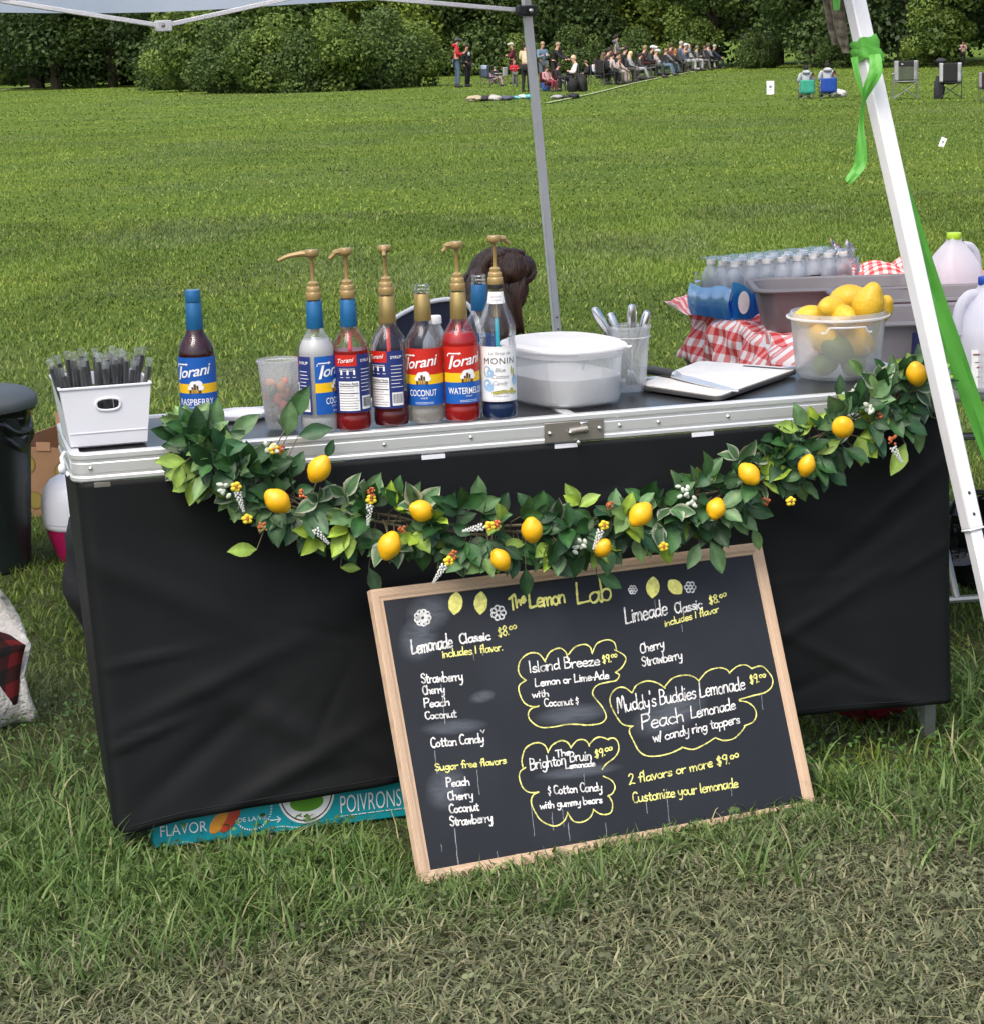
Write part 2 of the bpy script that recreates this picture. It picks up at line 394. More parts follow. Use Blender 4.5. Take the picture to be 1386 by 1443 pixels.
MT['cardboard'] = pm('cardboard', (.27, .15, .075), .8, var=.1, bump=.05)
MT['card_inside'] = pm('card_inside', (.34, .19, .105), .8, var=.1, bump=.05)
MT['teal'] = pm('teal', (.005, .30, .36), .5, var=.08, scale=6)
MT['magenta'] = pm('magenta', (.45, .012, .10), .45, var=.08)
MT['milk_plastic'] = clear_mat('milk_plastic', (.95, .95, .98), milk=.72, rough=.3, gloss=.4, milkcol=(.80, .80, .86))
MT['pink_drink'] = pm('pink_drink', (.72, .45, .50), .4, var=.03)
MT['white_drink'] = pm('white_drink', (.74, .76, .84), .4, var=.03)
MT['cap_lime'] = pm('cap_lime', (.36, .56, .03), .4)
MT['cap_blue'] = pm('cap_blue', (.01, .05, .33), .4)
MT['cap_white'] = pm('cap_white', (.80, .81, .82), .4)
MT['red_bag'] = pm('red_bag', (.16, .012, .02), .35, var=.3, bump=.4, bscale=15)
MT['pack_blue'] = clear_mat('pack_blue', (.25, .45, .95), milk=.58, rough=.15, gloss=.6, milkcol=(.015, .17, .75))
MT['pack_cyan'] = clear_mat('pack_cyan', (.3, .6, .95), milk=.42, rough=.15, gloss=.6, milkcol=(.03, .42, .90))
MT['case_navy'] = pm('case_navy', (.012, .015, .09), .4, var=.1)
MT['case_blue'] = pm('case_blue', (.01, .06, .40), .4, var=.1)
MT['table_white'] = pm('table_white', (.74, .745, .76), .4, var=.03, bump=.05, bscale=200)
MT['hair_brown'] = pm('hair_brown', (.050, .022, .012), .42, var=.55, scale=7, bump=.8, bscale=14, stretch=(9, 9, .6))
MT['navy_cloth'] = pm('navy_cloth', (.010, .013, .035), .75, var=.15, bump=.2, bscale=90)
MT['piping'] = pm('piping', (.75, .75, .78), .6, var=.03)
MT['skin'] = pm('skin', (.48, .27, .19), .55, var=.06)
MT['bark'] = pm('bark', (.05, .038, .026), .9, var=.4, bump=.5, bscale=12)
MT['leaf'] = tint_mat('leaf', .55, .28, .25)
MT['faux_leaf'] = tint_mat('faux_leaf', .45, .12, .35, veins=True)
MT['blade'] = tint_mat('blade', .5, .32, .3)
_cloth = {}
def cloth(c, rough=.85):
    k = tuple(c)
    if k not in _cloth: _cloth[k] = pm('cloth', c, rough, var=.2, scale=6, bump=.3, bscale=25)
    return _cloth[k]
# ------------------------------------------------------------------ ground
YAW, TH, TD, TL = .2593, .8196, .4046, 1.8881
TO = Vector((-.8107, 4.0222, 0)); TA = Vector((math.cos(YAW), math.sin(YAW), 0)); TB = Vector((-math.sin(YAW), math.cos(YAW), 0))
def T(s, t, z): return TO + TA * s + TB * t + Vector((0, 0, z))
def on_table(x, y, back=0.0):
    p = at_z(x, y, TH) - TO
    d = Vector((p.x + TO.x, p.y + TO.y, 0)).normalized()
    return TO + p + d * back

m, nt, b = new_mat('turf_soil'); L = nt.links.new
geo = N(nt, 'ShaderNodeNewGeometry')
def gn(scale, detail, stretch=(1, 1, 1)):
    mp = N(nt, 'ShaderNodeMapping'); mp.inputs['Scale'].default_value = stretch; L(geo.outputs['Position'], mp.inputs[0])
    n = N(nt, 'ShaderNodeTexNoise'); n.inputs['Scale'].default_value = scale; n.inputs['Detail'].default_value = detail; n.inputs['Roughness'].default_value = .65
    L(mp.outputs[0], n.inputs['Vector']); return n
n1 = gn(9, 8); n2 = gn(.30, 7, (.8, 1.5, 1)); n3 = gn(45, 6)
r1 = N(nt, 'ShaderNodeValToRGB'); r1.color_ramp.elements[0].position = .28; r1.color_ramp.elements[1].position = .74
r1.color_ramp.elements[0].color = (.080, .126, .018, 1); r1.color_ramp.elements[1].color = (.170, .242, .038, 1); L(n1.outputs['Fac'], r1.inputs[0])
r2 = N(nt, 'ShaderNodeValToRGB'); r2.color_ramp.elements[0].position = .38; r2.color_ramp.elements[1].position = .66
r2.color_ramp.elements[0].color = (.68, .78, .75, 1); r2.color_ramp.elements[1].color = (1.12, 1.06, .95, 1); L(n2.outputs['Fac'], r2.inputs[0])
mx = N(nt, 'ShaderNodeMix', data_type='RGBA', blend_type='MULTIPLY'); mx.inputs[0].default_value = 1
L(r1.outputs[0], mx.inputs[6]); L(r2.outputs[0], mx.inputs[7])
# bare, darker soil under the long blades close to the stall; turf colour further out
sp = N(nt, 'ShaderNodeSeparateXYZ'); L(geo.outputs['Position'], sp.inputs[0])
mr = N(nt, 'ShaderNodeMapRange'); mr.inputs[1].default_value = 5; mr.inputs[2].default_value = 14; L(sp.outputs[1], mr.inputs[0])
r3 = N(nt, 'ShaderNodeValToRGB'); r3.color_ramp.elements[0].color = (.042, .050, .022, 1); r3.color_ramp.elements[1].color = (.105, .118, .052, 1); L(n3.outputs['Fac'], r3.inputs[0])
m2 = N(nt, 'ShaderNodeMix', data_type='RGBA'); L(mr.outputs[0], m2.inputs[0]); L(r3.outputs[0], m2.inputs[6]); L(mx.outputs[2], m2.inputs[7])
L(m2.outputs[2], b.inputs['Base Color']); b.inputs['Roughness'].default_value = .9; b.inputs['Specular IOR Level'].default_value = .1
bp = N(nt, 'ShaderNodeBump'); bp.inputs['Strength'].default_value = .9; bp.inputs['Distance'].default_value = .12; L(n1.outputs['Fac'], bp.inputs['Height']); L(bp.outputs[0], b.inputs['Normal'])
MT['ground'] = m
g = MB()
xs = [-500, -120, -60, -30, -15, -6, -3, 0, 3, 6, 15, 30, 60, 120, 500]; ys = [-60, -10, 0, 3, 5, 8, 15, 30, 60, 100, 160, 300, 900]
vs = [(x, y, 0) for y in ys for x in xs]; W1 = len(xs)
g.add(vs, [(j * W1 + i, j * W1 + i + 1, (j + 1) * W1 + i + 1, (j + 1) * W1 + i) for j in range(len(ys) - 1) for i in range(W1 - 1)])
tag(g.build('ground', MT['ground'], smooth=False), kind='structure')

# chalk touch lines on the field
def line_strip(name, P, w):
    g = MB(); P = smoothpath([Vector((p.x, p.y, .03)) for p in P], 8)
    for i in range(len(P) - 1):
        d = (P[i + 1] - P[i]).normalized(); n = Vector((-d.y, d.x, 0)) * w / 2
        g.add([P[i] - n, P[i] + n, P[i + 1] + n, P[i + 1] - n], [(0, 1, 2, 3)])
    tag(g.build(name, MT['field_line'], smooth=False), kind='structure')
MT['field_line'] = pm('field_line', (.27, .33, .14), .9, var=.4, scale=3)
line_strip('touch_line', [at_z(770, 146, 0), at_z(840, 131, 0), at_z(905, 115, 0), at_z(985, 99.5, 0), at_z(1010, 96.5, 0)], .16)
line_strip('goal_line', [at_z(-60, 136, 0), at_z(0, 127.5, 0), at_z(40, 122, 0), at_z(75, 117.5, 0)], .5)

# ------------------------------------------------------------------ grass
def blades(P, Lg, Wd, lean, segs, az=None, colr=None, tipdry=None, wmin=.06):
    n = len(P); az = RNG.random(n) * 2 * np.pi if az is None else az
    faz = az + np.pi / 2 + (RNG.random(n) - .5) * 1.6
    t = np.linspace(0, 1, segs + 1)
    dx, dy = np.cos(az), np.sin(az); sx, sy = np.cos(faz), np.sin(faz)
    hor = lean[:, None] * (t[None] ** 1.7) * Lg[:, None]
    ver = Lg[:, None] * (t[None] - np.clip(lean[:, None], 0, 1.2) * .62 * t[None] ** 2.2)
    wid = Wd[:, None] * np.maximum(wmin, (1 - t[None] ** 1.8)) * .5
    cx = P[:, 0][:, None] + dx[:, None] * hor; cy = P[:, 1][:, None] + dy[:, None] * hor
    cz = np.maximum(ver, .004) - .004
    V = np.empty((n, segs + 1, 2, 3), np.float32)
    for k, sg in ((0, -1), (1, 1)):
        V[:, :, k, 0] = cx + sg * sx[:, None] * wid; V[:, :, k, 1] = cy + sg * sy[:, None] * wid; V[:, :, k, 2] = cz
    b = (np.arange(n) * (segs + 1) * 2)[:, None] + (np.arange(segs) * 2)[None]
    F = np.stack([b, b + 1, b + 3, b + 2], -1).reshape(-1, 4)
    C = np.repeat(np.repeat(colr[:, None, :], segs + 1, 1), 2, 1).reshape(-1, 3)
    return V.reshape(-1, 3), F, C
def scatter(n, y0, y1, half=.285, pad=.25):
    """uniform over the wedge of ground between two distances"""
    out = []
    k = 0
    while k < n:
        y = RNG.uniform(y0, y1, n * 2); x = RNG.uniform(-1, 1, n * 2) * (half * y1 + pad)
        ok = np.abs(x) < half * y + pad; q = np.stack([x[ok], y[ok]], 1); out.append(q); k += len(q)
    return np.concatenate(out)[:n]
def mixc(a, b, t): a = np.array(a); b = np.array(b); return a[None] * (1 - t[:, None]) + b[None] * t[:, None]
VV, FF, CC = [], [], []; off = 0
def push(r):
    global off
    V, F, C = r; VV.append(V); FF.append(F + off); CC.append(C); off += len(V)
def tloc(P):
    d = P - np.array([TO.x, TO.y]); return d @ np.array([TA.x, TA.y]), d @ np.array([TB.x, TB.y])
GREEN_D, GREEN_L, YEL, DRY = (.055, .100, .013), (.160, .245, .034), (.25, .32, .035), (.30, .29, .12)
def patchy(c, P, k):
    """greyish, yellow and deep green patches of turf, metres across"""
    a = np.clip((fnoise(P[:, 0] * .9 * k + 40, P[:, 1] * .6 * k) - .50) * 5, 0, 1)[:, None]; b_ = np.clip((fnoise(P[:, 0] * 1.1 * k, P[:, 1] * .7 * k + 90) - .56) * 6, 0, 1)[:, None]; d_ = np.clip((fnoise(P[:, 0] * 2.3 * k + 7, P[:, 1] * 1.5 * k + 33) - .52) * 5, 0, 1)[:, None]
    g_ = c.mean(1)[:, None]; c = c * (1 - .45 * a) + (g_ * np.array([.98, 1.12, .62])[None]) * .45 * a * 1.12
    c = c * (1 + b_ * np.array([.20, .14, .0])[None]); return c * (1 - .26 * d_)
# trampled strip in front
n = 60000; P = scatter(n, 2.9, 4.25, .30, .35)
s_, t_ = tloc(P); gmask = np.clip((t_ + .62 + .35 * (fnoise(P[:, 0] * 2.2, P[:, 1] * 2.2) - .5) - .03 + np.clip(.08 - P[:, 0] * .22, -.06, .2)) / .35, 0, 1)   # 0 worn -> 1 lush
dead = (RNG.random(n) < (.46 * (1 - gmask) + .05))
r = RNG.random(n); c = mixc((.072, .096, .038), (.255, .290, .150), r)
cg = mixc((.036, .085, .014), (.175, .260, .072), r); c = c * (1 - gmask[:, None]) + cg * gmask[:, None]
cd = mixc((.11, .110, .066), (.35, .34, .20), r ** 1.3); c[dead] = cd[dead]
Lg = (RNG.uniform(.025, .06, n) + gmask * RNG.uniform(.0, .055, n)) * np.where((s_ > .03) & (s_ < .64) & (t_ > -.2), .45, 1.0) * np.where((s_ > .53) & (s_ < 1.48) & (t_ > -.386 + (s_ - .571) * .167 - .10), .45, 1.0); ln = RNG.uniform(.5, 1.25, n) * (1 - .35 * gmask)
push(blades(P, Lg, RNG.uniform(.0028, .0072, n), ln, 4, colr=c))
# loose dry straws lying on top
n = 190; P = scatter(n, 2.95, 4.1, .30, .3); c = mixc((.30, .27, .13), (.55, .50, .27), RNG.random(n))
push(blades(P, RNG.uniform(.04, .12, n), RNG.uniform(.0018, .0032, n), RNG.uniform(1.3, 1.6, n), 3, colr=c, wmin=.5))
# long tufts that the mower misses, along the stall and the board
n = 15000; P = scatter(n, 3.3, 5.4, .30, .3); s_, t_ = tloc(P)
keep = (np.abs(t_ + .30 + .25 * (fnoise(P[:, 0] * 3, P[:, 1] * 3) - .5)) < .33) | ((s_ < .05) & (t_ < .6) & (t_ > -.5)) | ((s_ > 1.55) & (t_ < .5) & (t_ > -.6))
hang = fnoise(P[:, 0] * 6, P[:, 1] * 6, 2) > .42
bl_t = -.386 + (s_ - .571) * .167       # foot of the menu board
inb = (s_ > .5) & (s_ < 1.47); keep &= ~(inb & (t_ > bl_t - .045)); cart_ = (s_ > .06) & (s_ < .62) & (t_ > -.17); keep &= ~(cart_ | ((s_ > 1.5) & (s_ < 1.86) & (t_ > -.1)))
ok = keep & hang; P = P[ok]; fr = np.where(inb[ok] & (t_[ok] > bl_t[ok] - .20), .5, 1.0); n = len(P); r = RNG.random(n)
c = mixc((.034, .088, .014), (.195, .295, .090), r); d = RNG.random(n) < .07; c[d] = np.array([.34, .33, .17])
push(blades(P, RNG.uniform(.07, .15, n) * fr, RNG.uniform(.003, .0075, n), RNG.uniform(.25, 1.0, n), 6, colr=c))
# lawn just round and behind the stall
n = 118000; P = scatter(n, 4.2, 9.5, .36, .45); r = RNG.random(n); q = fnoise(P[:, 0] * 1.3, P[:, 1] * 1.0)
c = mixc(GREEN_D, GREEN_L, np.clip(r * .55 + (q - .38) * 1.7, 0, 1)); d = RNG.random(n) < .10; c[d] = mixc(YEL, DRY, r)[d]
s_, t_ = tloc(P); fr = np.where((s_ > .03) & (s_ < .64) & (t_ > -.2) & (t_ < .42), .35, 1.0) * np.where((s_ > .53) & (s_ < 1.50) & (t_ > -.386 + (s_ - .571) * .167 - .10) & (t_ < .1), .45, 1.0)
c = patchy(c, P, 1.0)
push(blades(P, RNG.uniform(.024, .058, n) * (.75 + .6 * q) * fr, RNG.uniform(.003, .0065, n), RNG.uniform(.25, 1.05, n), 3, colr=c))
n = 210000; P = scatter(n, 9.2, 21, .37, .5); r = RNG.random(n); q = fnoise(P[:, 0] * .8, P[:, 1] * .55)
c = mixc(GREEN_D, GREEN_L, np.clip(r * .55 + (q - .36) * 1.9, 0, 1)); d = RNG.random(n) < .16; c[d] = mixc(YEL, DRY, r * .6)[d]
c = patchy(c, P, .8)
push(blades(P, RNG.uniform(.024, .055, n) * (.7 + .7 * q), RNG.uniform(.005, .010, n), RNG.uniform(.3, 1.0, n), 2, colr=c))
n = 155000; P = scatter(n, 20, 48, .37, 1); r = RNG.random(n); q = fnoise(P[:, 0] * .45, P[:, 1] * .25)
c = mixc(GREEN_D, GREEN_L, np.clip(r * .55 + (q - .33) * 1.9, 0, 1)); d = RNG.random(n) < .22; c[d] = mixc(YEL, DRY, r * .4)[d]
c = patchy(c, P, .45)
push(blades(P, RNG.uniform(.025, .052, n) * (.7 + .7 * q), RNG.uniform(.010, .020, n), RNG.uniform(.3, 1.0, n), 2, colr=c))
n = 90000; P = scatter(n, 46, 125, .37, 2); r = RNG.random(n); q = fnoise(P[:, 0] * .2, P[:, 1] * .1)
c = mixc(GREEN_D, GREEN_L, np.clip(.25 + r * .6 + (q - .36) * 1.2, 0, 1)); d = RNG.random(n) < .25; c[d] = mixc(YEL, DRY, r * .3)[d]
c = patchy(c, P, .2)
push(blades(P, RNG.uniform(.03, .06, n), RNG.uniform(.03, .06, n), RNG.uniform(.3, .9, n), 1, colr=c, wmin=.4))
tag(big_mesh('grass', np.concatenate(VV), np.concatenate(FF), MT['blade'], np.concatenate(CC)), kind='stuff')
VV = FF = CC = None

# clover among the grass
n = 7000; P = scatter(n, 2.95, 5.0, .30, .3)
s_, t_ = tloc(P); q = fnoise(P[:, 0] * 2.6, P[:, 1] * 2.6); s_, t_ = tloc(P); P = P[(q > .40) & ~((s_ > .5) & (s_ < 1.49) & (t_ > -.386 + (s_ - .571) * .167 - .05))]; n = len(P)
s_, t_ = tloc(P); gm = np.clip((t_ + .55) / .3, 0, 1)
V = []; F = []; C = []
k6 = np.arange(6) * np.pi / 3
for i in range(n):
    z = RNG.uniform(.012, .04) + gm[i] * RNG.uniform(0, .02); nl = int(RNG.integers(1, 4)); a0 = RNG.random() * 6.28; R = RNG.uniform(.0030, .0066); el = RNG.uniform(.55, 1.0)
    r = RNG.random(); col = (np.array([.145, .165, .085]) * (1 - gm[i]) + np.array([.075, .15, .035]) * gm[i]) * (.35 + 1.15 * r)
    for l in range(nl):
        a = a0 + l * 2.09; cx = P[i, 0] + math.cos(a) * R; cy = P[i, 1] + math.sin(a) * R
        tx, ty = RNG.uniform(-.7, .7, 2); bse = len(V)
        for u in k6:
            px, py = math.cos(u) * R, math.sin(u) * R * el; px, py = px * math.cos(a) - py * math.sin(a), px * math.sin(a) + py * math.cos(a)
            V.append((cx + px, cy + py, z + px * tx + py * ty)); C.append(col)
        F.append([bse + j for j in range(6)])
tag(big_mesh('clover', np.array(V), np.array(F), MT['blade'], np.array(C)), kind='stuff')

# ------------------------------------------------------------------ trees
def leaf_cloud(blobs, nq, size, dark, light, seed, lo=0.0):
    g = np.random.default_rng(seed); V = []; C = []
    vol = np.array([b[3] * b[4] * b[5] for b in blobs]) ** .67; vol /= vol.sum()
    which = g.choice(len(blobs), nq, p=vol); B = np.array(blobs)[which]
    d = g.normal(size=(nq, 3)); d /= np.linalg.norm(d, axis=1)[:, None]
    rr = g.uniform(.55, 1.08, nq) ** .6
    lump = 1 + .22 * (fnoise(d[:, 0] * 3 + which * 3.1, d[:, 2] * 3 + which) - .5) * 2
    P = B[:, :3] + d * B[:, 3:6] * (rr * lump)[:, None]
    ok = P[:, 2] > lo; P = P[ok]; d = d[ok]; which = which[ok]; nq = len(P)
    nrm = d * .8 + g.normal(size=(nq, 3)) * .75; nrm[:, 2] += .35; nrm /= np.linalg.norm(nrm, axis=1)[:, None]
    a = np.cross(nrm, g.normal(size=(nq, 3))); a /= np.linalg.norm(a, axis=1)[:, None]; b = np.cross(nrm, a)
    sz = size * g.uniform(.5, 1.4, nq); a *= (sz * .5)[:, None]; b *= (sz * .33)[:, None]
    Q = np.stack([P - a, P - b * .9 + nrm * .02, P + a, P + b], 1)
    tone = g.random(len(blobs))[which] * .55 + g.random(nq) * .45
    col = np.array(dark)[None] * (1 - tone[:, None]) + np.array(light)[None] * tone[:, None]
    return Q.reshape(-1, 3), np.arange(nq * 4).reshape(-1, 4), np.repeat(col, 4, 0)
def make_tree(name, label, cat, h, wd, nblob, nq, size, dark, light, seed, low=.12, group=None, lop=0):
    g = np.random.default_rng(seed); bl = []
    for i in range(nblob):
        t = g.random(); z = h * (low + (.93 - low) * t); prof = (.55 + .45 * math.sin(math.pi * min(1, .25 + .8 * t))) * wd / 2
        a = g.random() * 6.28; rr = prof * math.sqrt(g.random()) * .85
        s = wd * g.uniform(.13, .25)
        bl.append((rr * math.cos(a), rr * math.sin(a), z, s * 1.1, s * 1.1, s * g.uniform(.7, 1.0)))
    root = thing(name, label, cat, group=group)
    V, F, C = leaf_cloud(bl, nq, size, dark, light, seed + 5)
    big_mesh('crown', V, F, MT['leaf'], C, root)
    m = MB(); m.tube([(0, 0, -.1), (.05, .03, h * .2), (-.06, .02, h * .5), (.04, 0, h * .85)], [wd * .045, wd * .036, wd * .024, wd * .008], 8)
    for i in range(7):
        b = bl[g.integers(len(bl))]; z0 = min(b[2] * .7, h * .6); m.tube([(0, 0, z0), (b[0] * .5, b[1] * .5, (z0 + b[2]) / 2 + .1), (b[0], b[1], b[2])], [wd * .016, wd * .011, wd * .004], 6)
    m.build('trunk', MT['bark'], root)
    return root
D1, L1 = (.030, .056, .012), (.120, .185, .036)
D2, L2 = (.032, .060, .018), (.125, .190, .055)
D3, L3 = (.050, .085, .014), (.210, .280, .045)
D4, L4 = (.018, .036, .012), (.070, .115, .030)
protos = [make_tree('broadleaf_tree', 'x', 'tree', 9.5, 7.0, 34, 15000, .23, D1, L1, 101, low=.06),
          make_tree('broadleaf_tree', 'x', 'tree', 8.5, 6.2, 30, 14000, .22, D2, L2, 102, low=.05),
          make_tree('broadleaf_tree', 'x', 'tree', 10.5, 7.4, 34, 15000, .25, D4, L4, 103, low=.10),
          make_tree('broadleaf_tree', 'x', 'tree', 8.0, 6.4, 30, 14000, .23, D3, L3, 104, low=.05)]
WOOD = 'trees along the far edge of the field'
kind_txt = ['mid green leafy tree', 'soft green leafy tree', 'dark green leafy tree', 'bright yellowish green tree']
def plant(k, x, y, rz, sc_, label, group=WOOD, first=[True] * 4):
    if first[k]: o = protos[k]; first[k] = False
    else: o = copy_tree(protos[k])
    o.location = (x, y, 0); o.rotation_euler = (0, 0, rz); o.scale = (sc_, sc_, sc_); o['label'] = label; o['group'] = group; return o
g = np.random.default_rng(5)
# far left wood, a good way behind the field
for i in range(9, -6, -1):
    if i == 9: continue
    x = -52 + i * 5.2 + g.uniform(-1, 1); k = [0, 2, 1, 0, 3, 2, 0, 1, 2][i % 9]
    plant(k, x, 152 + g.uniform(-3, 3), g.random() * 6.28, 1.15 + g.random() * .25, kind_txt[k] + ' in the far wood at the left behind the field')
for i in range(-6, 7):
    plant(2, -50 + i * 6.6 + g.uniform(-1, 1), 160 + g.uniform(-2, 2), g.random() * 6.28, 1.5, 'dark tree standing in the second row of the left wood')
# wood behind the bushes and the crowd
ks = [2, 0, 2, 1, 0, 3, 3, 1, 0, 2, 3, 0, 1, 2, 0, 1, 2, 2, 0, 2, 1]
for i in range(21):
    x = -23 + i * 3.25 + g.uniform(-.6, .6); k = ks[i]
    y = 119 - max(0, (x - 11)) * 2.2 + g.uniform(-1.5, 1.5)
    lab = kind_txt[k] + (' at the wood edge behind the round bushes' if x < -3 else ' at the wood edge behind the spectators' if x < 12 else ' at the wood edge behind the camp chairs')
    plant(k, x, y, g.random() * 6.28, .95 + g.random() * .25, lab)
for i in range(17):
    x = -25 + i * 4.6 + g.uniform(-1, 1)
    plant(2, x, 129 - max(0, x - 14) * 1.8 + g.uniform(-2, 2), g.random() * 6.28, 1.25 + g.random() * .2, 'dark tree standing in the second row of the wood')
# bushes on the near side of the wood
bp0 = make_tree('bush', 'x', 'bush', 3.0, 3.6, 20, 9000, .16, (.044, .082, .017), (.195, .275, .055), 201, low=.04)
bp1 = make_tree('bush', 'x', 'bush', 2.6, 3.4, 18, 8000, .15, (.034, .064, .018), (.135, .200, .050), 202, low=.04)
bushes = [(272, 122, 96, 1.28), (330, 129, 90, 1.1), (375, 131, 87, .92), (425, 131, 86, .86), (480, 131, 86, .95), (535, 128, 88, 1.15), (590, 125, 90, .8), (235, 118, 104, .9)]
for i, (px, py, Y, s) in enumerate(bushes):
    o = (bp0 if i == 0 else bp1 if i == 1 else copy_tree(bp0 if i % 2 == 0 else bp1))
    p = at_y(px, py, Y); o.location = (p.x, Y, 0); o.rotation_euler = (0, 0, i * 1.3); o.scale = (s, s, s); o['group'] = 'round bushes in front of the wood'
    o['label'] = ['tallest pale green bush at the left end of the clump', 'round bush second from the left end of the clump', 'low bush third from the left end of the clump', 'low bush in the middle of the clump by the field edge', 'rounded bush right of the middle of the clump', 'taller bush left of the man in the red hoodie', 'small bush behind the man in the red hoodie', 'small dark bush at the far left behind the clump'][i]
for i in range(10):
    x = 2.5 + i * 2.9; o = copy_tree(bp1 if i % 3 else bp0); o.location = (x, 114 - max(0, x - 11.5) * 2.4 + g.uniform(-.6, .6), 0); s = .62 + g.random() * .4; o.scale = (s, s, s); o.rotation_euler = (0, 0, i * 2.1)
    o['group'] = 'undergrowth bushes at the foot of the wood'; o['label'] = 'low bush at the foot of the wood behind the spectators' if x < 14 else 'low bush at the foot of the wood behind the camp chairs'
for i in range(-14, 19):
    x = -50 + i * 2.3; o = copy_tree(bp1 if i % 2 else bp0); o.location = (x, 147 + (i % 2) * 6 + g.uniform(-1, 1), 0); s = 1.0 + g.random() * .5; o.scale = (s, s, s); o.rotation_euler = (0, 0, i * 1.7)
    o['group'] = 'undergrowth bushes below the left wood'; o['label'] = 'dark bush at the foot of the left wood'
# ------------------------------------------------------------------ lettering helpers
_tc = {}
def type_mesh(txt, bold=0.0, shear=0.0, space=1.0):
    """built-in font -> flat vertices and faces, cap height about .7"""
    k = (txt, bold, shear, space)
    if k in _tc: return _tc[k]
    cu = bpy.data.curves.new('t', 'FONT'); cu.body = txt; cu.size = 1; cu.offset = bold; cu.shear = shear; cu.space_character = space; cu.resolution_u = 3
    ob = bpy.data.objects.new('t', cu)
    me = bpy.data.meshes.new_from_object(ob)
    vs = [(v.co.x, v.co.y) for v in me.vertices]; fs = [tuple(p.vertices) for p in me.polygons]
    bpy.data.objects.remove(ob); bpy.data.curves.remove(cu); bpy.data.meshes.remove(me)
    _tc[k] = (vs, fs); return vs, fs
def text_flat(mb, txt, org, ex, ey, size, width=None, center=True, m=0, **kw):
    vs, fs = type_mesh(txt, **kw)
    if not vs: return
    x0 = min(v[0] for v in vs); x1 = max(v[0] for v in vs); sx = size if width is None else width / (x1 - x0)
    xo = (x0 + x1) / 2 if center else x0
    ex, ey, org = Vector(ex), Vector(ey), Vector(org)
    mb.add([org + ex * ((x - xo) * sx) + ey * (y * size) for x, y in vs], fs, m)
def text_cyl(mb, txt, R, ang, z, size, width=None, center=True, m=0, rise=0.0, **kw):
    """lettering wrapped on an upright cylinder, read from outside; ang = facing angle"""
    vs, fs = type_mesh(txt, **kw)
    x0 = min(v[0] for v in vs); x1 = max(v[0] for v in vs); sx = size if width is None else width / (x1 - x0)
    xo = (x0 + x1) / 2 if center else x0
    P = []
    for x, y in vs:
        u = (x - xo) * sx; a = ang + u / R; P.append((R * math.cos(a), R * math.sin(a), z + y * size + rise * u))
    mb.add(P, fs, m)
def patch_cyl(mb, R, a0, a1, z0, z1, n=12, m=0, nz=1):
    mb.grid(lambda u, v: (R * math.cos(a0 + (a1 - a0) * u), R * math.sin(a0 + (a1 - a0) * u), z0 + (z1 - z0) * v), n, nz, m)

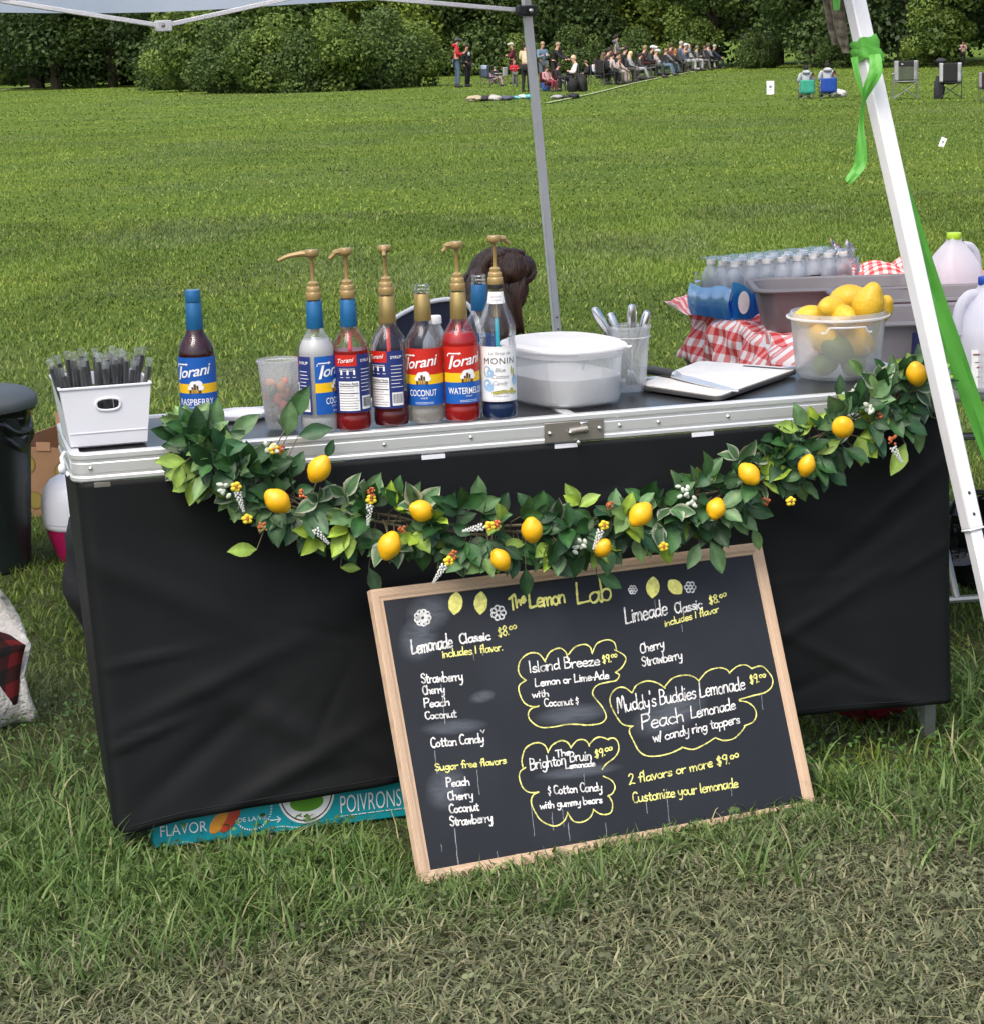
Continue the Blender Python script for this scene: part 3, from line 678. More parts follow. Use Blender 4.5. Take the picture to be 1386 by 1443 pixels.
# single-stroke handwriting
_G = {
'a': (5, "4 4.2 2.4 5 .6 4 .3 1.6 1.4 0 3 .6 4 3|4.1 5 4 1.5 4.8 0"), 'b': (4.8, "0 10 .2 5 .2 0|.2 3.5 1.6 5 3.6 4.4 4 2 2.6 .1 .3 .5"),
'c': (4.4, "3.8 4.2 2.2 5 .4 3.6 .4 1.4 2 0 3.9 .8"), 'd': (5.1, "3.8 4 2.2 5 .5 3.8 .4 1.2 1.8 0 3.4 1.2|4 10 3.9 4 4 .8 4.6 0"),
'e': (4.4, ".4 2.6 3.6 3 3.2 4.6 1.8 5 .4 3.6 .4 1.2 1.8 0 3.8 .8"), 'f': (3.6, "3.6 9 2.4 10 1.4 8.4 1.3 4 1.2 0|0 5.2 3 5.4"),
'g': (5, "4 4 2.4 5 .6 4 .4 1.8 1.6 .4 3.2 1 4 3|4.1 5 4 0 3.2 -3.2 1.6 -4 .3 -2.8"), 'h': (4.6, "0 10 .2 5 .2 0|.2 3 1.6 4.8 3.2 4.4 3.5 2 3.6 0"),
'i': (1.8, ".5 5 .5 0|.5 7.2 .6 7.8"), 'l': (1.9, ".5 10 .5 1 1 0"), 'm': (6.2, "0 5 .2 0|.2 3 1.2 4.8 2.4 4.4 2.6 0|2.6 3 3.8 4.9 5 4.2 5.2 0"),
'n': (4.5, "0 5 .2 0|.2 3 1.5 4.8 3.2 4.3 3.5 0"), 'o': (4.5, "2 5 .4 3.8 .4 1.2 2 0 3.6 1.2 3.6 3.8 2 5"),
'p': (4.6, "0 5 .2 0 .2 -4|.2 3.6 1.6 5 3.6 4.2 3.8 1.8 2.2 .2 .3 .8"), 'r': (3.5, "0 5 .3 0|.3 3 1.4 4.6 3 4.8"),
's': (4, "3.2 4.3 1.8 5 .5 4 1.2 2.8 2.8 2.2 3.2 .9 1.8 0 .2 .7"), 't': (3.6, "1.5 8 1.4 1.4 2.2 0 3 .4|0 5.4 3 5.6"),
'u': (5, "0 5 .2 1.4 1.4 0 3 .8 3.7 3|3.8 5 3.8 1 4.4 0"), 'v': (4, "0 5 1.7 0|1.7 0 3.4 5"), 'w': (6, "0 5 1.2 0|1.2 0 2.6 4|2.6 4 4 0|4 0 5.2 5"),
'y': (4.6, "0 5 .4 2 1.8 1 3.2 2.2 3.6 5|3.7 5 3.4 -1 2.4 -3.8 .6 -3.6"), 'z': (4.2, "0 4.8 3.4 5|3.4 5 .2 .2|.2 .2 3.6 .2"),
'A': (5.4, "0 0 2.4 10|2.4 10 4.8 0|1 3.6 4 3.6"), 'B': (5.4, ".3 10 .2 0|.3 10 2.8 9.8 4 8 3 5.8 .5 5.2|.5 5.2 3.6 5 4.6 2.8 3.4 .4 .2 0"),
'C': (5.2, "4.6 8.6 3 10 1 8.6 .3 5 1 1.4 3 0 4.8 1.4"), 'I': (2, ".6 10 .5 0"), 'L': (5.2, ".6 10 .4 5 .3 .2|.3 .2 2.4 .3 4.6 .7"),
'M': (7, "0 0 .6 9.6|.6 9.6 1.6 9.4 3 3|3 3 4.4 9.6 5.2 9.2 6.2 0"), 'P': (5, ".4 10 .2 0|.4 9.6 2.8 10 4.4 8.4 3.8 5.8 .4 4.8"),
'S': (4.7, "4 8.6 2.4 10 .6 8.8 .8 6.4 3.2 4.6 4 2.4 2.4 0 .2 1.4"), 'T': (5.6, "0 9.8 5.2 10|2.6 10 2.5 0"),
'$': (4.6, "3.6 8 2 9 .6 7.6 1.6 5.6 3.4 4.2 3.2 2 1.8 1 .2 2|1.6 10.4 1.9 -.4|2.4 10.4 2.7 -.4"), '8': (4.6, "2 5.4 .6 7.4 2 10 3.6 7.6 2 5.4 .2 2.6 2 0 3.9 2.6 2 5.4"),
'9': (4.6, "3.6 8 2 10 .4 8 .8 5.6 2.4 5.2 3.6 7.6|3.7 9 3.4 4 2.8 0"), '0': (3.8, "1.8 8.5 .4 7.4 .4 5.6 1.8 4.5 3.1 5.6 3.1 7.4 1.8 8.5"),
'1': (2.2, ".8 9 .7 0"), '2': (4.8, ".2 8 1.6 10 3.6 8.6 3 5.4 .2 .2|.2 .2 2 .8 4.2 .2"), '.': (1.6, ".5 .1 .7 .5"), '-': (2.6, ".3 3 1.8 3.1"),
'/': (2.4, "0 -1 1.6 10"), "'": (1.3, ".4 10 .2 8"), '&': (3.8, "3 7.2 1.4 7.4 .8 6 2.2 4.6 2.8 2.6 1.4 1 .4 2|1.8 9.4 1.7 8.6|1.6 .2 1.6 -.8"), ' ': (2.8, "")}
def ribbon(mb, P, w, nrm, m=0):
    """flat stroke with rounded ends lying on a plane"""
    nrm = Vector(nrm); P = [Vector(p) for p in P]; n = len(P); Lf = []; Rt = []
    for i in range(n):
        d = (P[min(i + 1, n - 1)] - P[max(i - 1, 0)]);
        if d.length < 1e-9: d = Vector((1, 0, 0))
        d.normalize(); s = nrm.cross(d) * (w / 2) * random.uniform(.70, 1.22)
        Lf.append(P[i] + s); Rt.append(P[i] - s)
    mb.add(Lf + Rt, [(i, n + i, n + i + 1, i + 1) for i in range(n - 1)], m)
    for e in (0, n - 1):
        d = (P[1] - P[0]) if e == 0 else (P[-1] - P[-2])
        if d.length < 1e-9: continue
        a = d.normalized(); b = nrm.cross(a)
        q = [P[e] + (a * math.cos(t) + b * math.sin(t)) * w * .48 + nrm * .00012 for t in [k * math.pi / 4 for k in range(8)]]
        mb.add(q, [tuple(range(8))], m)
def write(mb, txt, A, B, cap, w, nrm, up, m=0, jit=.35):
    """handwrite txt from A to B on a plane"""
    A, B, up = Vector(A), Vector(B), Vector(up); tot = sum(_G[c][0] for c in txt) - .6
    e = (B - A) / tot; k = cap / 10.0; lift = 0
    x = 0
    for c in txt:
        wd, st = _G[c]; jy = random.uniform(-jit, jit); js = random.uniform(.93, 1.08)
        for s in st.split('|'):
            q = [float(t) for t in s.split()]
            if not q: continue
            P = [A + e * (x + q[i] + random.uniform(-.12, .12)) + up * (k * (q[i + 1] * js + jy + random.uniform(-.15, .15))) for i in range(0, len(q), 2)]
            P = smoothpath(P, 4) if len(P) > 2 else P
            lift = lift + .000012
            P = [p + Vector(nrm) * lift for p in P]
            ribbon(mb, P, w, nrm, m)
        x += wd
# ------------------------------------------------------------------ serving table
tbl = thing('serving_table', 'long folding bar table with silver aluminium rim and black cloth skirt', 'table', TO, YAW)
RIMH = .057
def rrect(r, off, n=6):
    """rounded rectangle outline of the top, offset outward, counter-clockwise"""
    P = []
    for cx, cy, a0 in ((TL - r, r, -90), (TL - r, TD - r, 0), (r, TD - r, 90), (r, r, 180)):
        for k in range(n + 1):
            a = rad(a0 + 90 * k / n); P.append((cx + (r + off) * math.cos(a), cy + (r + off) * math.sin(a)))
    return P
prof = [(-.020, -.006), (-.018, 0), (-.001, 0), (.0025, -.003), (.0025, -.011), (0, -.014), (0, -.019), (.0012, -.0205), (.0012, -.039), (0, -.0405), (0, -.045), (.0028, -.048), (.0028, -.054), (0, -RIMH), (-.014, -RIMH), (-.014, -.012), (-.020, -.006)]
m = MB(); rings = [rrect(.03, o) for o, z in prof]; n = len(rings[0])
vs = [(p[0], p[1], TH + prof[i][1]) for i, R_ in enumerate(rings) for p in R_]
m.add(vs, [(i * n + k, i * n + (k + 1) % n, (i + 1) * n + (k + 1) % n, (i + 1) * n + k) for i in range(len(prof) - 1) for k in range(n)])
m.build('rim', MT['aluminium'], tbl, angle=30)
MID = TL * .539
for x0, x1 in ((.017, MID - .012), (MID + .012, TL - .017)):
    m = MB(); m.box(((x0 + x1) / 2, TD / 2, TH - .009), (x1 - x0, TD - .034, .008)); m.build('tabletop', MT['tabletop'], tbl, smooth=False)
m = MB(); m.box((MID - .0062, TD / 2, TH - .007), (.0115, TD - .034, .012)); m.box((MID + .0062, TD / 2, TH - .007), (.0115, TD - .034, .012)); m.build('centre_strip', MT['aluminium'], tbl, bevel=.001)
# hinge plate with hook latch
hp = MB(); hp.box((MID, -.0048, TH - .033), (.128, .0035, .041)); hpo = hp.build('hinge_plate', MT['hinge_steel'], tbl, bevel=.0008)
la = MB(); la.tube([(MID - .012, -.0085, TH - .034), (MID + .002, -.0095, TH - .0315), (MID + .026, -.009, TH - .030)], [.0085, .0075, .0085], 10)
la.build('hook_latch', MT['hinge_steel'], hpo)
la = MB(); la.box((MID + .02, -.0085, TH - .0185), (.016, .006, .007)); la.build('latch_tab', MT['rivet_steel'], hpo, bevel=.002)
for dx, dz in ((-.053, -.034), (.054, -.031), (-.011, -.034), (.024, -.0315), (.006, -.056)):
    r_ = MB(); r_.ball((MID + dx, -.0085 if abs(dx) > .05 else -.014, TH + dz), .0048, .0035, .0048, 10, 6); r_.build('rivet', MT['rivet_steel'], hpo)
for s in (.035, .205, .41, .62, .80, MID + .10, MID + .185, MID + .34, MID + .51, MID + .66, TL - .06):
    r_ = MB(); r_.ball((s, -.0022, TH - .030), .0042, .003, .0042, 10, 6); r_.build('rivet', MT['rivet_steel'], tbl)
# legs
for s, t in ((.055, .055), (TL - .03, .060), (.055, TD - .05), (TL - .03, TD - .05)):
    lg = MB(); lg.box((s, t, (TH - RIMH) / 2), (.030, .022, TH - RIMH)); lo = lg.build('leg', MT['leg_steel'], tbl, bevel=.003)
# cloth skirt: front and both ends, one wrinkled sheet
corner = []
path = [(0.006, TD - .02), (.005, TD * .6), (.006, .060)] + [(.036 + .030 * math.cos(a), .036 + .030 * math.sin(a) - .008) for a in [rad(180 + 90 * k / 6) for k in range(7)]]
path += [(x, -.002) for x in np.linspace(.09, TL - .09, 60)]
path += [(TL - .036 + .030 * math.cos(a), .036 + .030 * math.sin(a) - .008) for a in [rad(270 + 90 * k / 6) for k in range(7)]] + [(TL - .006, TD * .5), (TL - .006, TD - .02)]
def skirt_xy(u):
    f = u * (len(path) - 1); i = min(int(f), len(path) - 2); t = f - i
    return path[i][0] * (1 - t) + path[i + 1][0] * t, path[i][1] * (1 - t) + path[i + 1][1] * t
def bottom(s): return float(np.interp(s, [0, .03, .15, .6, 1.0, 1.5, TL], [.07, .052, .070, .090, .094, .120, .106]))
def fold(s, z, s0, z0, ang, ln, wd, amp):
    """one soft diagonal crease"""
    c, sn = math.cos(ang), math.sin(ang); dx, dz = s - s0, z - z0
    a = dx * c + dz * sn; b_ = -dx * sn + dz * c
    return amp * math.exp(-(b_ / wd) ** 2) * math.exp(-(a / ln) ** 2)
rr = random.Random(3)
folds = [(.12, .55, -.5, .20, .030, .007), (.30, .60, -.35, .22, .035, -.005), (.22, .33, .35, .20, .018, .008), (.42, .22, -.5, .22, .03, .009), (.20, .20, .6, .16, .022, -.008), (.36, .13, .42, .20, .018, .010),
         (.52, .16, -.7, .18, .022, -.008), (.11, .40, .12, .10, .008, .007), (.085, .245, .30, .10, .008, .010), (.62, .50, .3, .24, .04, .005), (.95, .62, .12, .26, .014, .006), (1.05, .57, -.16, .22, .014, -.005),
         (1.55, .34, .45, .22, .016, .007), (1.62, .22, -.55, .18, .014, .007), (1.70, .50, .55, .16, .020, -.006), (1.80, .62, .6, .12, .012, .008), (1.45, .16, .3, .16, .016, -.006), (1.81, .44, .45, .09, .009, .006), (1.76, .12, -.35, .12, .012, .007), (1.5, .58, -.3, .24, .03, .004)]
folds += [(.36, .18, 1.57, .12, .0045, .0022), (.36, .52, 1.57, .16, .0045, .0014), (1.18, .45, 1.57, .3, .004, .0014), (1.60, .40, 1.57, .3, .004, .0014), (.75, .40, 0.02, .5, .004, .0013), (1.55, .42, 0.0, .3, .004, .0013)]
for k in range(34): folds.append((rr.uniform(.05, 1.85), rr.uniform(.08, .7), rr.uniform(-1.1, 1.1), rr.uniform(.04, .13), rr.uniform(.005, .012), rr.uniform(-.0032, .0032)))
def skirt(u, v):
    x, y = skirt_xy(u); zb = bottom(x); 
    if y > .05: zb += (y - .05) * (.42 if x < .5 else .1)
    zt = TH - RIMH - .001; z = zt + (zb - zt) * v
    d = .8 * sum(fold(x, z, *q) for q in folds) if y < .05 else 0
    d += (.003 * math.sin(x * 13 + 1.5 * v) + .002 * math.sin(x * 29 + 3 * v)) * v * v
    out = (.020 + .034 * max(0, 1 - max(0, x - .55) / .35 if x > .55 else 1)) * v * v + d * min(1, v * 4)
    tuck = v * .020
    return (x + tuck * max(0, 1 - x / .35), y - out - .0 * v, z)
m = MB(); m.grid(skirt, 260, 64); m.build('skirt', MT['skirt'], tbl, solid=.0012, angle=180)
m = MB(); m.tube([Vector(skirt(u, .978)) + Vector((0, -.0012, 0)) for u in np.linspace(.115, .885, 150)], .0011, 5); m.build('hem_seam', MT['skirt'], tbl)
for s in (.055, .30, .72, 1.0, 1.30, 1.66):
    m = MB(); m.box((s, -.0015, TH - RIMH - .006), (.032 if s < .2 else .05, .0025, .010)); m.build('skirt_clip', MT['hinge_steel' if s < .1 else 'white_plastic'], tbl, bevel=.0008)
# carrying latch on the left end
m = MB(); m.tube([(-.006, .10, TH - .012), (-.014, .085, TH - .02), (-.012, .06, TH - .04), (-.004, .05, TH - .05)], .004, 8); ho = m.build('end_catch', MT['white_plastic'], tbl)
m = MB(); m.ball((-.016, .055, TH - .036), .008, .008, .011); m.build('catch_button', MT['white_plastic'], ho)
# wear spots near the right edge of the skirt
m = MB()
for k in range(22):
    x = 1.845 - abs(random.gauss(0, .016)); z = random.uniform(.22, .36); m.ball((x, skirt((x + .42) / 2.75, .7)[1] - .02, z), .0012, .0006, random.uniform(.0012, .004), 6, 4)
# ------------------------------------------------------------------ menu board
BO = Vector((-.1594, 3.7953, .0005)); BE = Vector((.9109, .4120, -.0209)).normalized(); BU = Vector((-.1467, .3710, .9170)); BU = (BU - BE * BU.dot(BE)).normalized()
BN = BE.cross(BU); BW, BH = .8935, .5796
if BN.y > 0: BN = -BN
def bd(x, y):
    """photo direction -> point on the writing surface"""
    d = ray(x, y); o = Vector((0, 0, EYE)); return o + d * ((BO - o).dot(BN) / d.dot(BN))
brd = thing('menu_board', 'wood framed chalkboard menu leaning on the black skirt in the grass', 'chalkboard', BO)
def B3(u, v, n=0): return BE * u + BU * v + BN * n      # local, the Empty sits at the lower left corner
FWd = .026
def rail(p0, p1, inn0, inn1):
    # profile across: outer edge, flat, rounded inner lip; mitred at both ends
    m = MB(); pr = [(0, -.016), (0, .002), (.002, .004), (.17, .0045), (.55, .0035), (.75, .0015), (.92, .001), (1, -.003), (1, -.016)]
    vs = []; n = len(pr)
    for (a, i_) in ((p0, inn0), (p1, inn1)):
        for k, h in pr: q = (a[0] + (i_[0] - a[0]) * k, a[1] + (i_[1] - a[1]) * k); vs.append(B3(q[0], q[1], h))
    b = m.add(vs, [(k, k + 1, n + k + 1, n + k) for k in range(n - 1)] + [tuple(range(n - 1, -1, -1)), tuple(range(n, 2 * n))])
    Lr = math.hypot(p1[0] - p0[0], p1[1] - p0[1])
    for e in range(2):
        for k in range(n): m.uv[b + e * n + k] = (e * Lr * 4 + p0[0] * 3.1, pr[k][0] + p0[1] * 5)
    return m
o = [(0, 0), (BW, 0), (BW, BH), (0, BH)]; i_ = [(FWd, FWd), (BW - FWd, FWd), (BW - FWd, BH - FWd), (FWd, BH - FWd)]
for k in range(4):
    rail(o[k], o[(k + 1) % 4], i_[k], i_[(k + 1) % 4]).build('frame_rail', MT['wood'], brd, smooth=False)
# slate panel: dark blue grey with wiped chalk clouds
m, nt, b = new_mat('slate'); L = nt.links.new; tc = N(nt, 'ShaderNodeTexCoord')
nz = N(nt, 'ShaderNodeTexNoise'); nz.inputs['Scale'].default_value = 4; nz.inputs['Detail'].default_value = 7; L(tc.outputs['Object'], nz.inputs['Vector'])
cr = N(nt, 'ShaderNodeValToRGB'); cr.color_ramp.elements[0].position = .42; cr.color_ramp.elements[0].color = (.0125, .0145, .0190, 1); cr.color_ramp.elements[1].position = .8; cr.color_ramp.elements[1].color = (.0215, .0245, .0305, 1)
L(nz.outputs['Fac'], cr.inputs[0]); L(cr.outputs[0], b.inputs['Base Color']); b.inputs['Roughness'].default_value = .55; b.inputs['Specular IOR Level'].default_value = .35
MT['slate'] = m
m = MB(); m.box((0, 0, 0), (BW - 2 * FWd + .006, BH - 2 * FWd + .006, .008)); R3 = Matrix((BE, BU, BN)).transposed()
m.v = [tuple(R3 @ (Vector(p) + Vector((BW / 2, BH / 2, -.005)))) for p in m.v]; m.build('panel', MT['slate'], brd, smooth=False)
S_LIFT = BN * (-.0007)
def bl(x, y): return bd(x, y) + S_LIFT - BO
PXM = (bd(800, 1000) - bd(900, 1000)).length / 100   # metres per photo unit on the board
lines = [("The", 719, 862.5, 740.5, 846, 17, 'y', 3.7), ("Lemon", 746, 857.5, 796, 849, 22, 'y', 3.7), ("Lab", 813, 851.5, 862, 845.5, 30, 'y', 3.7),
    ("Lemonade", 581, 922, 638, 911, 20, 'w', 2.7), ("Classic", 648.5, 907, 691, 901, 13, 'w', 2.6), ("$8.00", 702, 898, 728, 891, 13, 'y', 2.0), ("includes 1 flavor.", 624, 927, 708, 916, 11, 'y', 1.9),
    ("Strawberry", 594.8, 963, 652.5, 959, 14, 'w', 2.1), ("Cherry", 596.6, 979, 627, 976, 12, 'w', 2.1), ("Peach", 598.7, 997, 634, 994, 12, 'w', 2.1), ("Coconut", 600, 1013.5, 643.5, 1010.5, 11, 'w', 2.1),
    ("Cotton Candy", 608, 1053.5, 682, 1046, 13, 'w', 2.2), ("v", 678, 1033, 683, 1032.5, 8, 'w', 1.8), ("Sugar free flavors", 614, 1086.5, 713, 1076, 10, 'y', 1.9),
    ("Peach", 630, 1109, 662, 1106, 12, 'w', 2.2), ("Cherry", 632, 1128, 667, 1125, 12, 'w', 2.2), ("Coconut", 634, 1146, 675, 1142, 12, 'w', 2.2), ("Strawberry", 635, 1164, 694, 1158, 13, 'w', 2.2),
    ("Island Breeze", 746, 947.5, 844.5, 937, 15, 'w', 2.2), ("$9.00", 848.6, 935.5, 869.5, 930, 11, 'y', 1.9), ("Lemon or Lime-Ade", 754, 967.5, 857.5, 956, 11, 'w', 2.0), ("with", 750, 983.5, 773, 981, 10, 'w', 2.0), ("Coconut &", 767, 996, 815, 992, 10.5, 'w', 2.0),
    ("The", 783, 1067, 803, 1064, 10, 'w', 2.0), ("Brighton", 747, 1085, 797, 1077, 16, 'w', 2.2), ("Bruin", 803, 1074, 833, 1070, 14, 'w', 2.1), ("$9.00", 838, 1069, 862.5, 1062, 11.5, 'y', 2.0), ("Lemonade", 796.5, 1083.5, 838, 1079.5, 8, 'w', 1.8),
    ("& Cotton Candy", 772, 1120, 848, 1114, 12, 'w', 2.0), ("with gummy bears", 761, 1140, 848, 1131.5, 10, 'w', 2.0),
    ("Limeade", 881, 879, 940, 866, 22, 'w', 2.6), ("Classic", 951, 864.5, 989, 857, 14, 'w', 2.5), ("$8.00", 999, 852.5, 1023.5, 845, 11.5, 'y', 2.0), ("includes 1 flavor", 936.5, 883, 1012.5, 862, 10, 'y', 1.9),
    ("Cherry", 902, 921, 935.5, 912, 13, 'w', 2.0), ("Strawberry", 904.5, 939, 961, 929, 14, 'w', 2.0), ("Muddy's Buddies Lemonade", 870.5, 1005, 1049.5, 971, 20, 'w', 2.3), ("$9.00", 1056.5, 964, 1079, 959, 11.5, 'y', 1.9),
    ("Peach", 904.5, 1028.5, 963.5, 1016.5, 20, 'w', 2.3), ("Lemonade", 973.5, 1012.5, 1036, 999, 16, 'w', 2.2), ("w/ candy ring toppers", 920.5, 1046, 1042, 1018.5, 13.5, 'w', 2.1),
    ("2 flavors or more $9.00", 886, 1105.5, 1041, 1073, 13.5, 'y', 2.1), ("Customize your lemonade", 891.5, 1131.5, 1039.5, 1109.5, 14, 'y', 2.1)]
for txt, x0, y0, x1, y1, cap, c, w_ in lines:
    m = MB(); cx, cy = (x0 + x1) / 2, (y0 + y1) / 2; p0 = bl(cx, cy); p1 = bl(cx - cap * .12, cy - cap); up = (p1 - p0) / cap
    write(m, txt, bl(x0, y0), bl(x1, y1), up.length * cap, w_ * .84 * PXM, BN, up.normalized())
    m.build('chalk_lettering', MT['chalk_bold' if w_ > 3 else 'chalk_yellow' if c == 'y' else 'chalk_white'], brd, smooth=False)
def z1(*q): return [(520 + a / 3.85, 760 + b_ / 3.85) for a, b_ in q]
def z2(*q): return [(820 + a / 4.0765, 760 + b_ / 4.0765) for a, b_ in q]
def z3(*q): return [(540 + a / 4.0765, 980 + b_ / 4.0765) for a, b_ in q]
def z4(*q): return [(820 + a / 3.85, 960 + b_ / 3.85) for a, b_ in q]
clouds = [[z1((850, 765), (820, 740), (808, 700), (825, 650), (870, 618), (920, 622), (955, 665)), z1((955, 655), (980, 612), (1030, 590), (1065, 612), (1076, 650)), z1((1080, 625), (1115, 585), (1165, 570), (1197, 585), (1209, 620)), z1((1211, 612), (1235, 565), (1290, 545), (1328, 560), (1340, 600)),
     z2((185, 635), (235, 662), (250, 690), (228, 735), (190, 765)), z2((190, 765), (212, 780), (195, 810), (150, 820), (85, 838), (58, 880), (75, 915), (115, 965), (137, 1020), (110, 1055), (50, 1066), (0, 1068)), z1((1165, 1006), (1080, 1004), (1000, 1018), (930, 1020), (880, 990), (862, 955), (875, 922), (920, 904)), z1((915, 908), (870, 905), (835, 880), (812, 825), (815, 790), (850, 765))],
    [z3((890, 555), (840, 558), (800, 530), (780, 470), (788, 435), (815, 415)), z3((800, 412), (795, 370), (812, 310), (850, 280), (895, 272), (930, 292), (945, 330)), z3((945, 325), (970, 285), (1020, 260), (1058, 272), (1076, 302)), z3((1078, 296), (1110, 260), (1145, 254), (1170, 268), (1181, 292)), z3((1183, 280), (1215, 248), (1250, 240), (1292, 255)), z3((1285, 252), (1320, 245), (1345, 268), (1350, 315), (1325, 358), (1280, 392), (1255, 425)),
     z3((1262, 465), (1308, 488), (1329, 525), (1315, 562), (1288, 578)), z3((1292, 576), (1314, 620), (1308, 668), (1280, 684), (1240, 680), (1204, 655)), z3((1206, 660), (1185, 702), (1140, 728), (1090, 722), (1056, 672)), z3((1056, 680), (1040, 718), (1000, 748), (955, 746), (900, 715), (862, 655), (848, 610), (860, 572), (890, 556))],
    [z2((288, 1075), (232, 1062), (190, 1008), (160, 940), (166, 890), (200, 855), (242, 852), (285, 882)), z2((287, 880), (312, 838), (370, 814), (430, 825), (475, 855)), z2((475, 845), (520, 797), (590, 780), (640, 790), (672, 816)), z2((672, 808), (720, 757), (785, 738), (828, 748), (846, 770)), z2((846, 766), (890, 730), (938, 722), (976, 744)), z2((975, 742), (1028, 728), (1066, 758), (1093, 802), (1086, 850), (1045, 882), (985, 897), (902, 920)),
     z2((900, 928), (950, 937), (988, 968), (1000, 1010), (980, 1050), (930, 1072)), z2((935, 1075), (908, 1112), (868, 1146), (812, 1156), (764, 1140)), z4((716, 310), (660, 345), (600, 370), (540, 358)), z4((540, 362), (480, 390), (410, 406), (350, 405), (308, 380), (280, 330), (256, 280), (258, 255), (275, 243))]]
for c in clouds:
    m = MB()
    for i, s in enumerate(c):
        P = smoothpath([bl(*q) for q in s], 6); ribbon(m, [p + BN * (i * .00003) for p in P], 1.75 * PXM, BN)
    m.build('chalk_cloud', MT['chalk_yellow'], brd, smooth=False)
def lemon_doodle(x, y, w_, h, a):
    m = MB(); pts = []
    for k in range(40):
        t = 2 * math.pi * k / 40; tip = .16 * math.exp(-((t - math.pi / 2) / .25) ** 2) + .12 * math.exp(-((t - 1.5 * math.pi) / .3) ** 2)
        ex, ey = math.cos(t) * w_ / 2, math.sin(t) * h / 2 * (1 + tip); ex *= random.uniform(.96, 1.03)
        pts.append(bl(x + ex * math.cos(a) - ey * math.sin(a), y + ex * math.sin(a) + ey * math.cos(a)))
    m.add(pts, [tuple(range(39, -1, -1))]); m.build('chalk_lemon', MT['chalk_bold'], brd, smooth=False)
for q in ((642, 850, 20, 29, .12), (677.5, 849.5, 19, 29, .05), (919.3, 827.5, 19, 27, .05), (950.7, 827, 19, 23, -.75)): lemon_doodle(*q)
def flower_doodle(x, y, r, k_):
    m = MB()
    for k in range(k_):
        a = 2 * math.pi * k / k_; cx, cy = x + math.cos(a) * r * .66, y + math.sin(a) * r * .66
        ribbon(m, [bl(cx + math.cos(t) * r * .34, cy + math.sin(t) * r * .34) + BN * (k * .00004) for t in np.linspace(0, 6.4, 13)], 1.9 * PXM, BN)
    ribbon(m, [bl(x + math.cos(t) * r * .28, y + math.sin(t) * r * .28) + BN * .0005 for t in np.linspace(0, 6.4, 11)], 1.7 * PXM, BN)
    m.build('chalk_flower', MT['chalk_white'], brd, smooth=False)
for q in ((596, 870.5, 11.5, 9), (702, 863.5, 10.5, 7), (891, 831, 6, 6), (972, 827.5, 8, 6)): flower_doodle(*q)
# wiped patches and drips of chalk
MT['smear'] = None
m, nt, b = new_mat('chalk_smear'); L = nt.links.new; out = nt.nodes['Material Output']; tc = N(nt, 'ShaderNodeTexCoord')
mp = N(nt, 'ShaderNodeMapping'); mp.inputs['Scale'].default_value = (2, 5, 1); L(tc.outputs['UV'], mp.inputs[0])
nz = N(nt, 'ShaderNodeTexNoise'); nz.inputs['Scale'].default_value = 2.2; nz.inputs['Detail'].default_value = 6; L(mp.outputs[0], nz.inputs['Vector'])
vm = N(nt, 'ShaderNodeVectorMath', operation='DISTANCE'); vm.inputs[1].default_value = (.5, .5, 0); L(tc.outputs['UV'], vm.inputs[0])
mr = N(nt, 'ShaderNodeMapRange'); mr.inputs[1].default_value = .5; mr.inputs[2].default_value = .2; L(vm.outputs['Value'], mr.inputs[0])
mu = N(nt, 'ShaderNodeMath', operation='MULTIPLY'); L(nz.outputs['Fac'], mu.inputs[0]); L(mr.outputs[0], mu.inputs[1])
m3 = N(nt, 'ShaderNodeMath', operation='MULTIPLY'); m3.inputs[1].default_value = .38; L(mu.outputs[0], m3.inputs[0])
b.inputs['Base Color'].default_value = (.30, .34, .40, 1); b.inputs['Roughness'].default_value = .8
tr = N(nt, 'ShaderNodeBsdfTransparent'); mx = N(nt, 'ShaderNodeMixShader'); L(m3.outputs[0], mx.inputs[0]); L(tr.outputs[0], mx.inputs[1]); L(b.outputs[0], mx.inputs[2]); L(mx.outputs[0], out.inputs[0])
MT['smear'] = m
def smear(x0, y0, x1, y1, h):
    m = MB(); m.grid(lambda u, v: bl(x0 + (x1 - x0) * u, y0 + (y1 - y0) * u + h * (.5 - v)) - BN * .00025, 2, 2); m.build('chalk_smear', MT['smear'], brd, smooth=False)
for q in ((590, 1029, 690, 1020, 24), (750, 1013, 862, 1000, 32), (885, 1025, 1000, 985, 62), (750, 1095, 880, 1080, 20), (570, 868, 640, 858, 60), (660, 985, 700, 978, 20), (598, 1115, 660, 1105, 70), (560, 905, 620, 895, 70)): smear(*q)
rr = random.Random(9); DM = pm('chalk_drip', (.20, .215, .23), .9, var=.4, scale=200)
drips = [(641, 1168, 1222, 1.4), (622, 965, 1020, 1), (613, 1058, 1090, 1), (672, 1085, 1120, .9), (748, 1130, 1178, .9), (777, 1145, 1170, 1.0), (800, 1160, 1185, 1.1), (853, 1160, 1190, .9), (909, 1120, 1146, 1.1), (938, 1112, 1165, .8), (1030, 1112, 1122, .8), (1072, 975, 1000, .8), (922, 845, 872, .9), (985, 985, 1005, .7), (960, 880, 890, .8), (792, 1140, 1165, .8), (822, 1090, 1108, .8), (700, 1200, 1216, .7), (622, 1190, 1200, .7), (667, 920, 930, .7), (680, 918, 924, .8)]
for x, y0, y1, w_ in drips: m = MB(); ribbon(m, [bl(x + (y - y0) * .1 + rr.uniform(-.5, .5), y) for y in np.linspace(y0, y1, 7)], w_ * PXM, BN); m.build('chalk_drip', DM, brd, smooth=False)

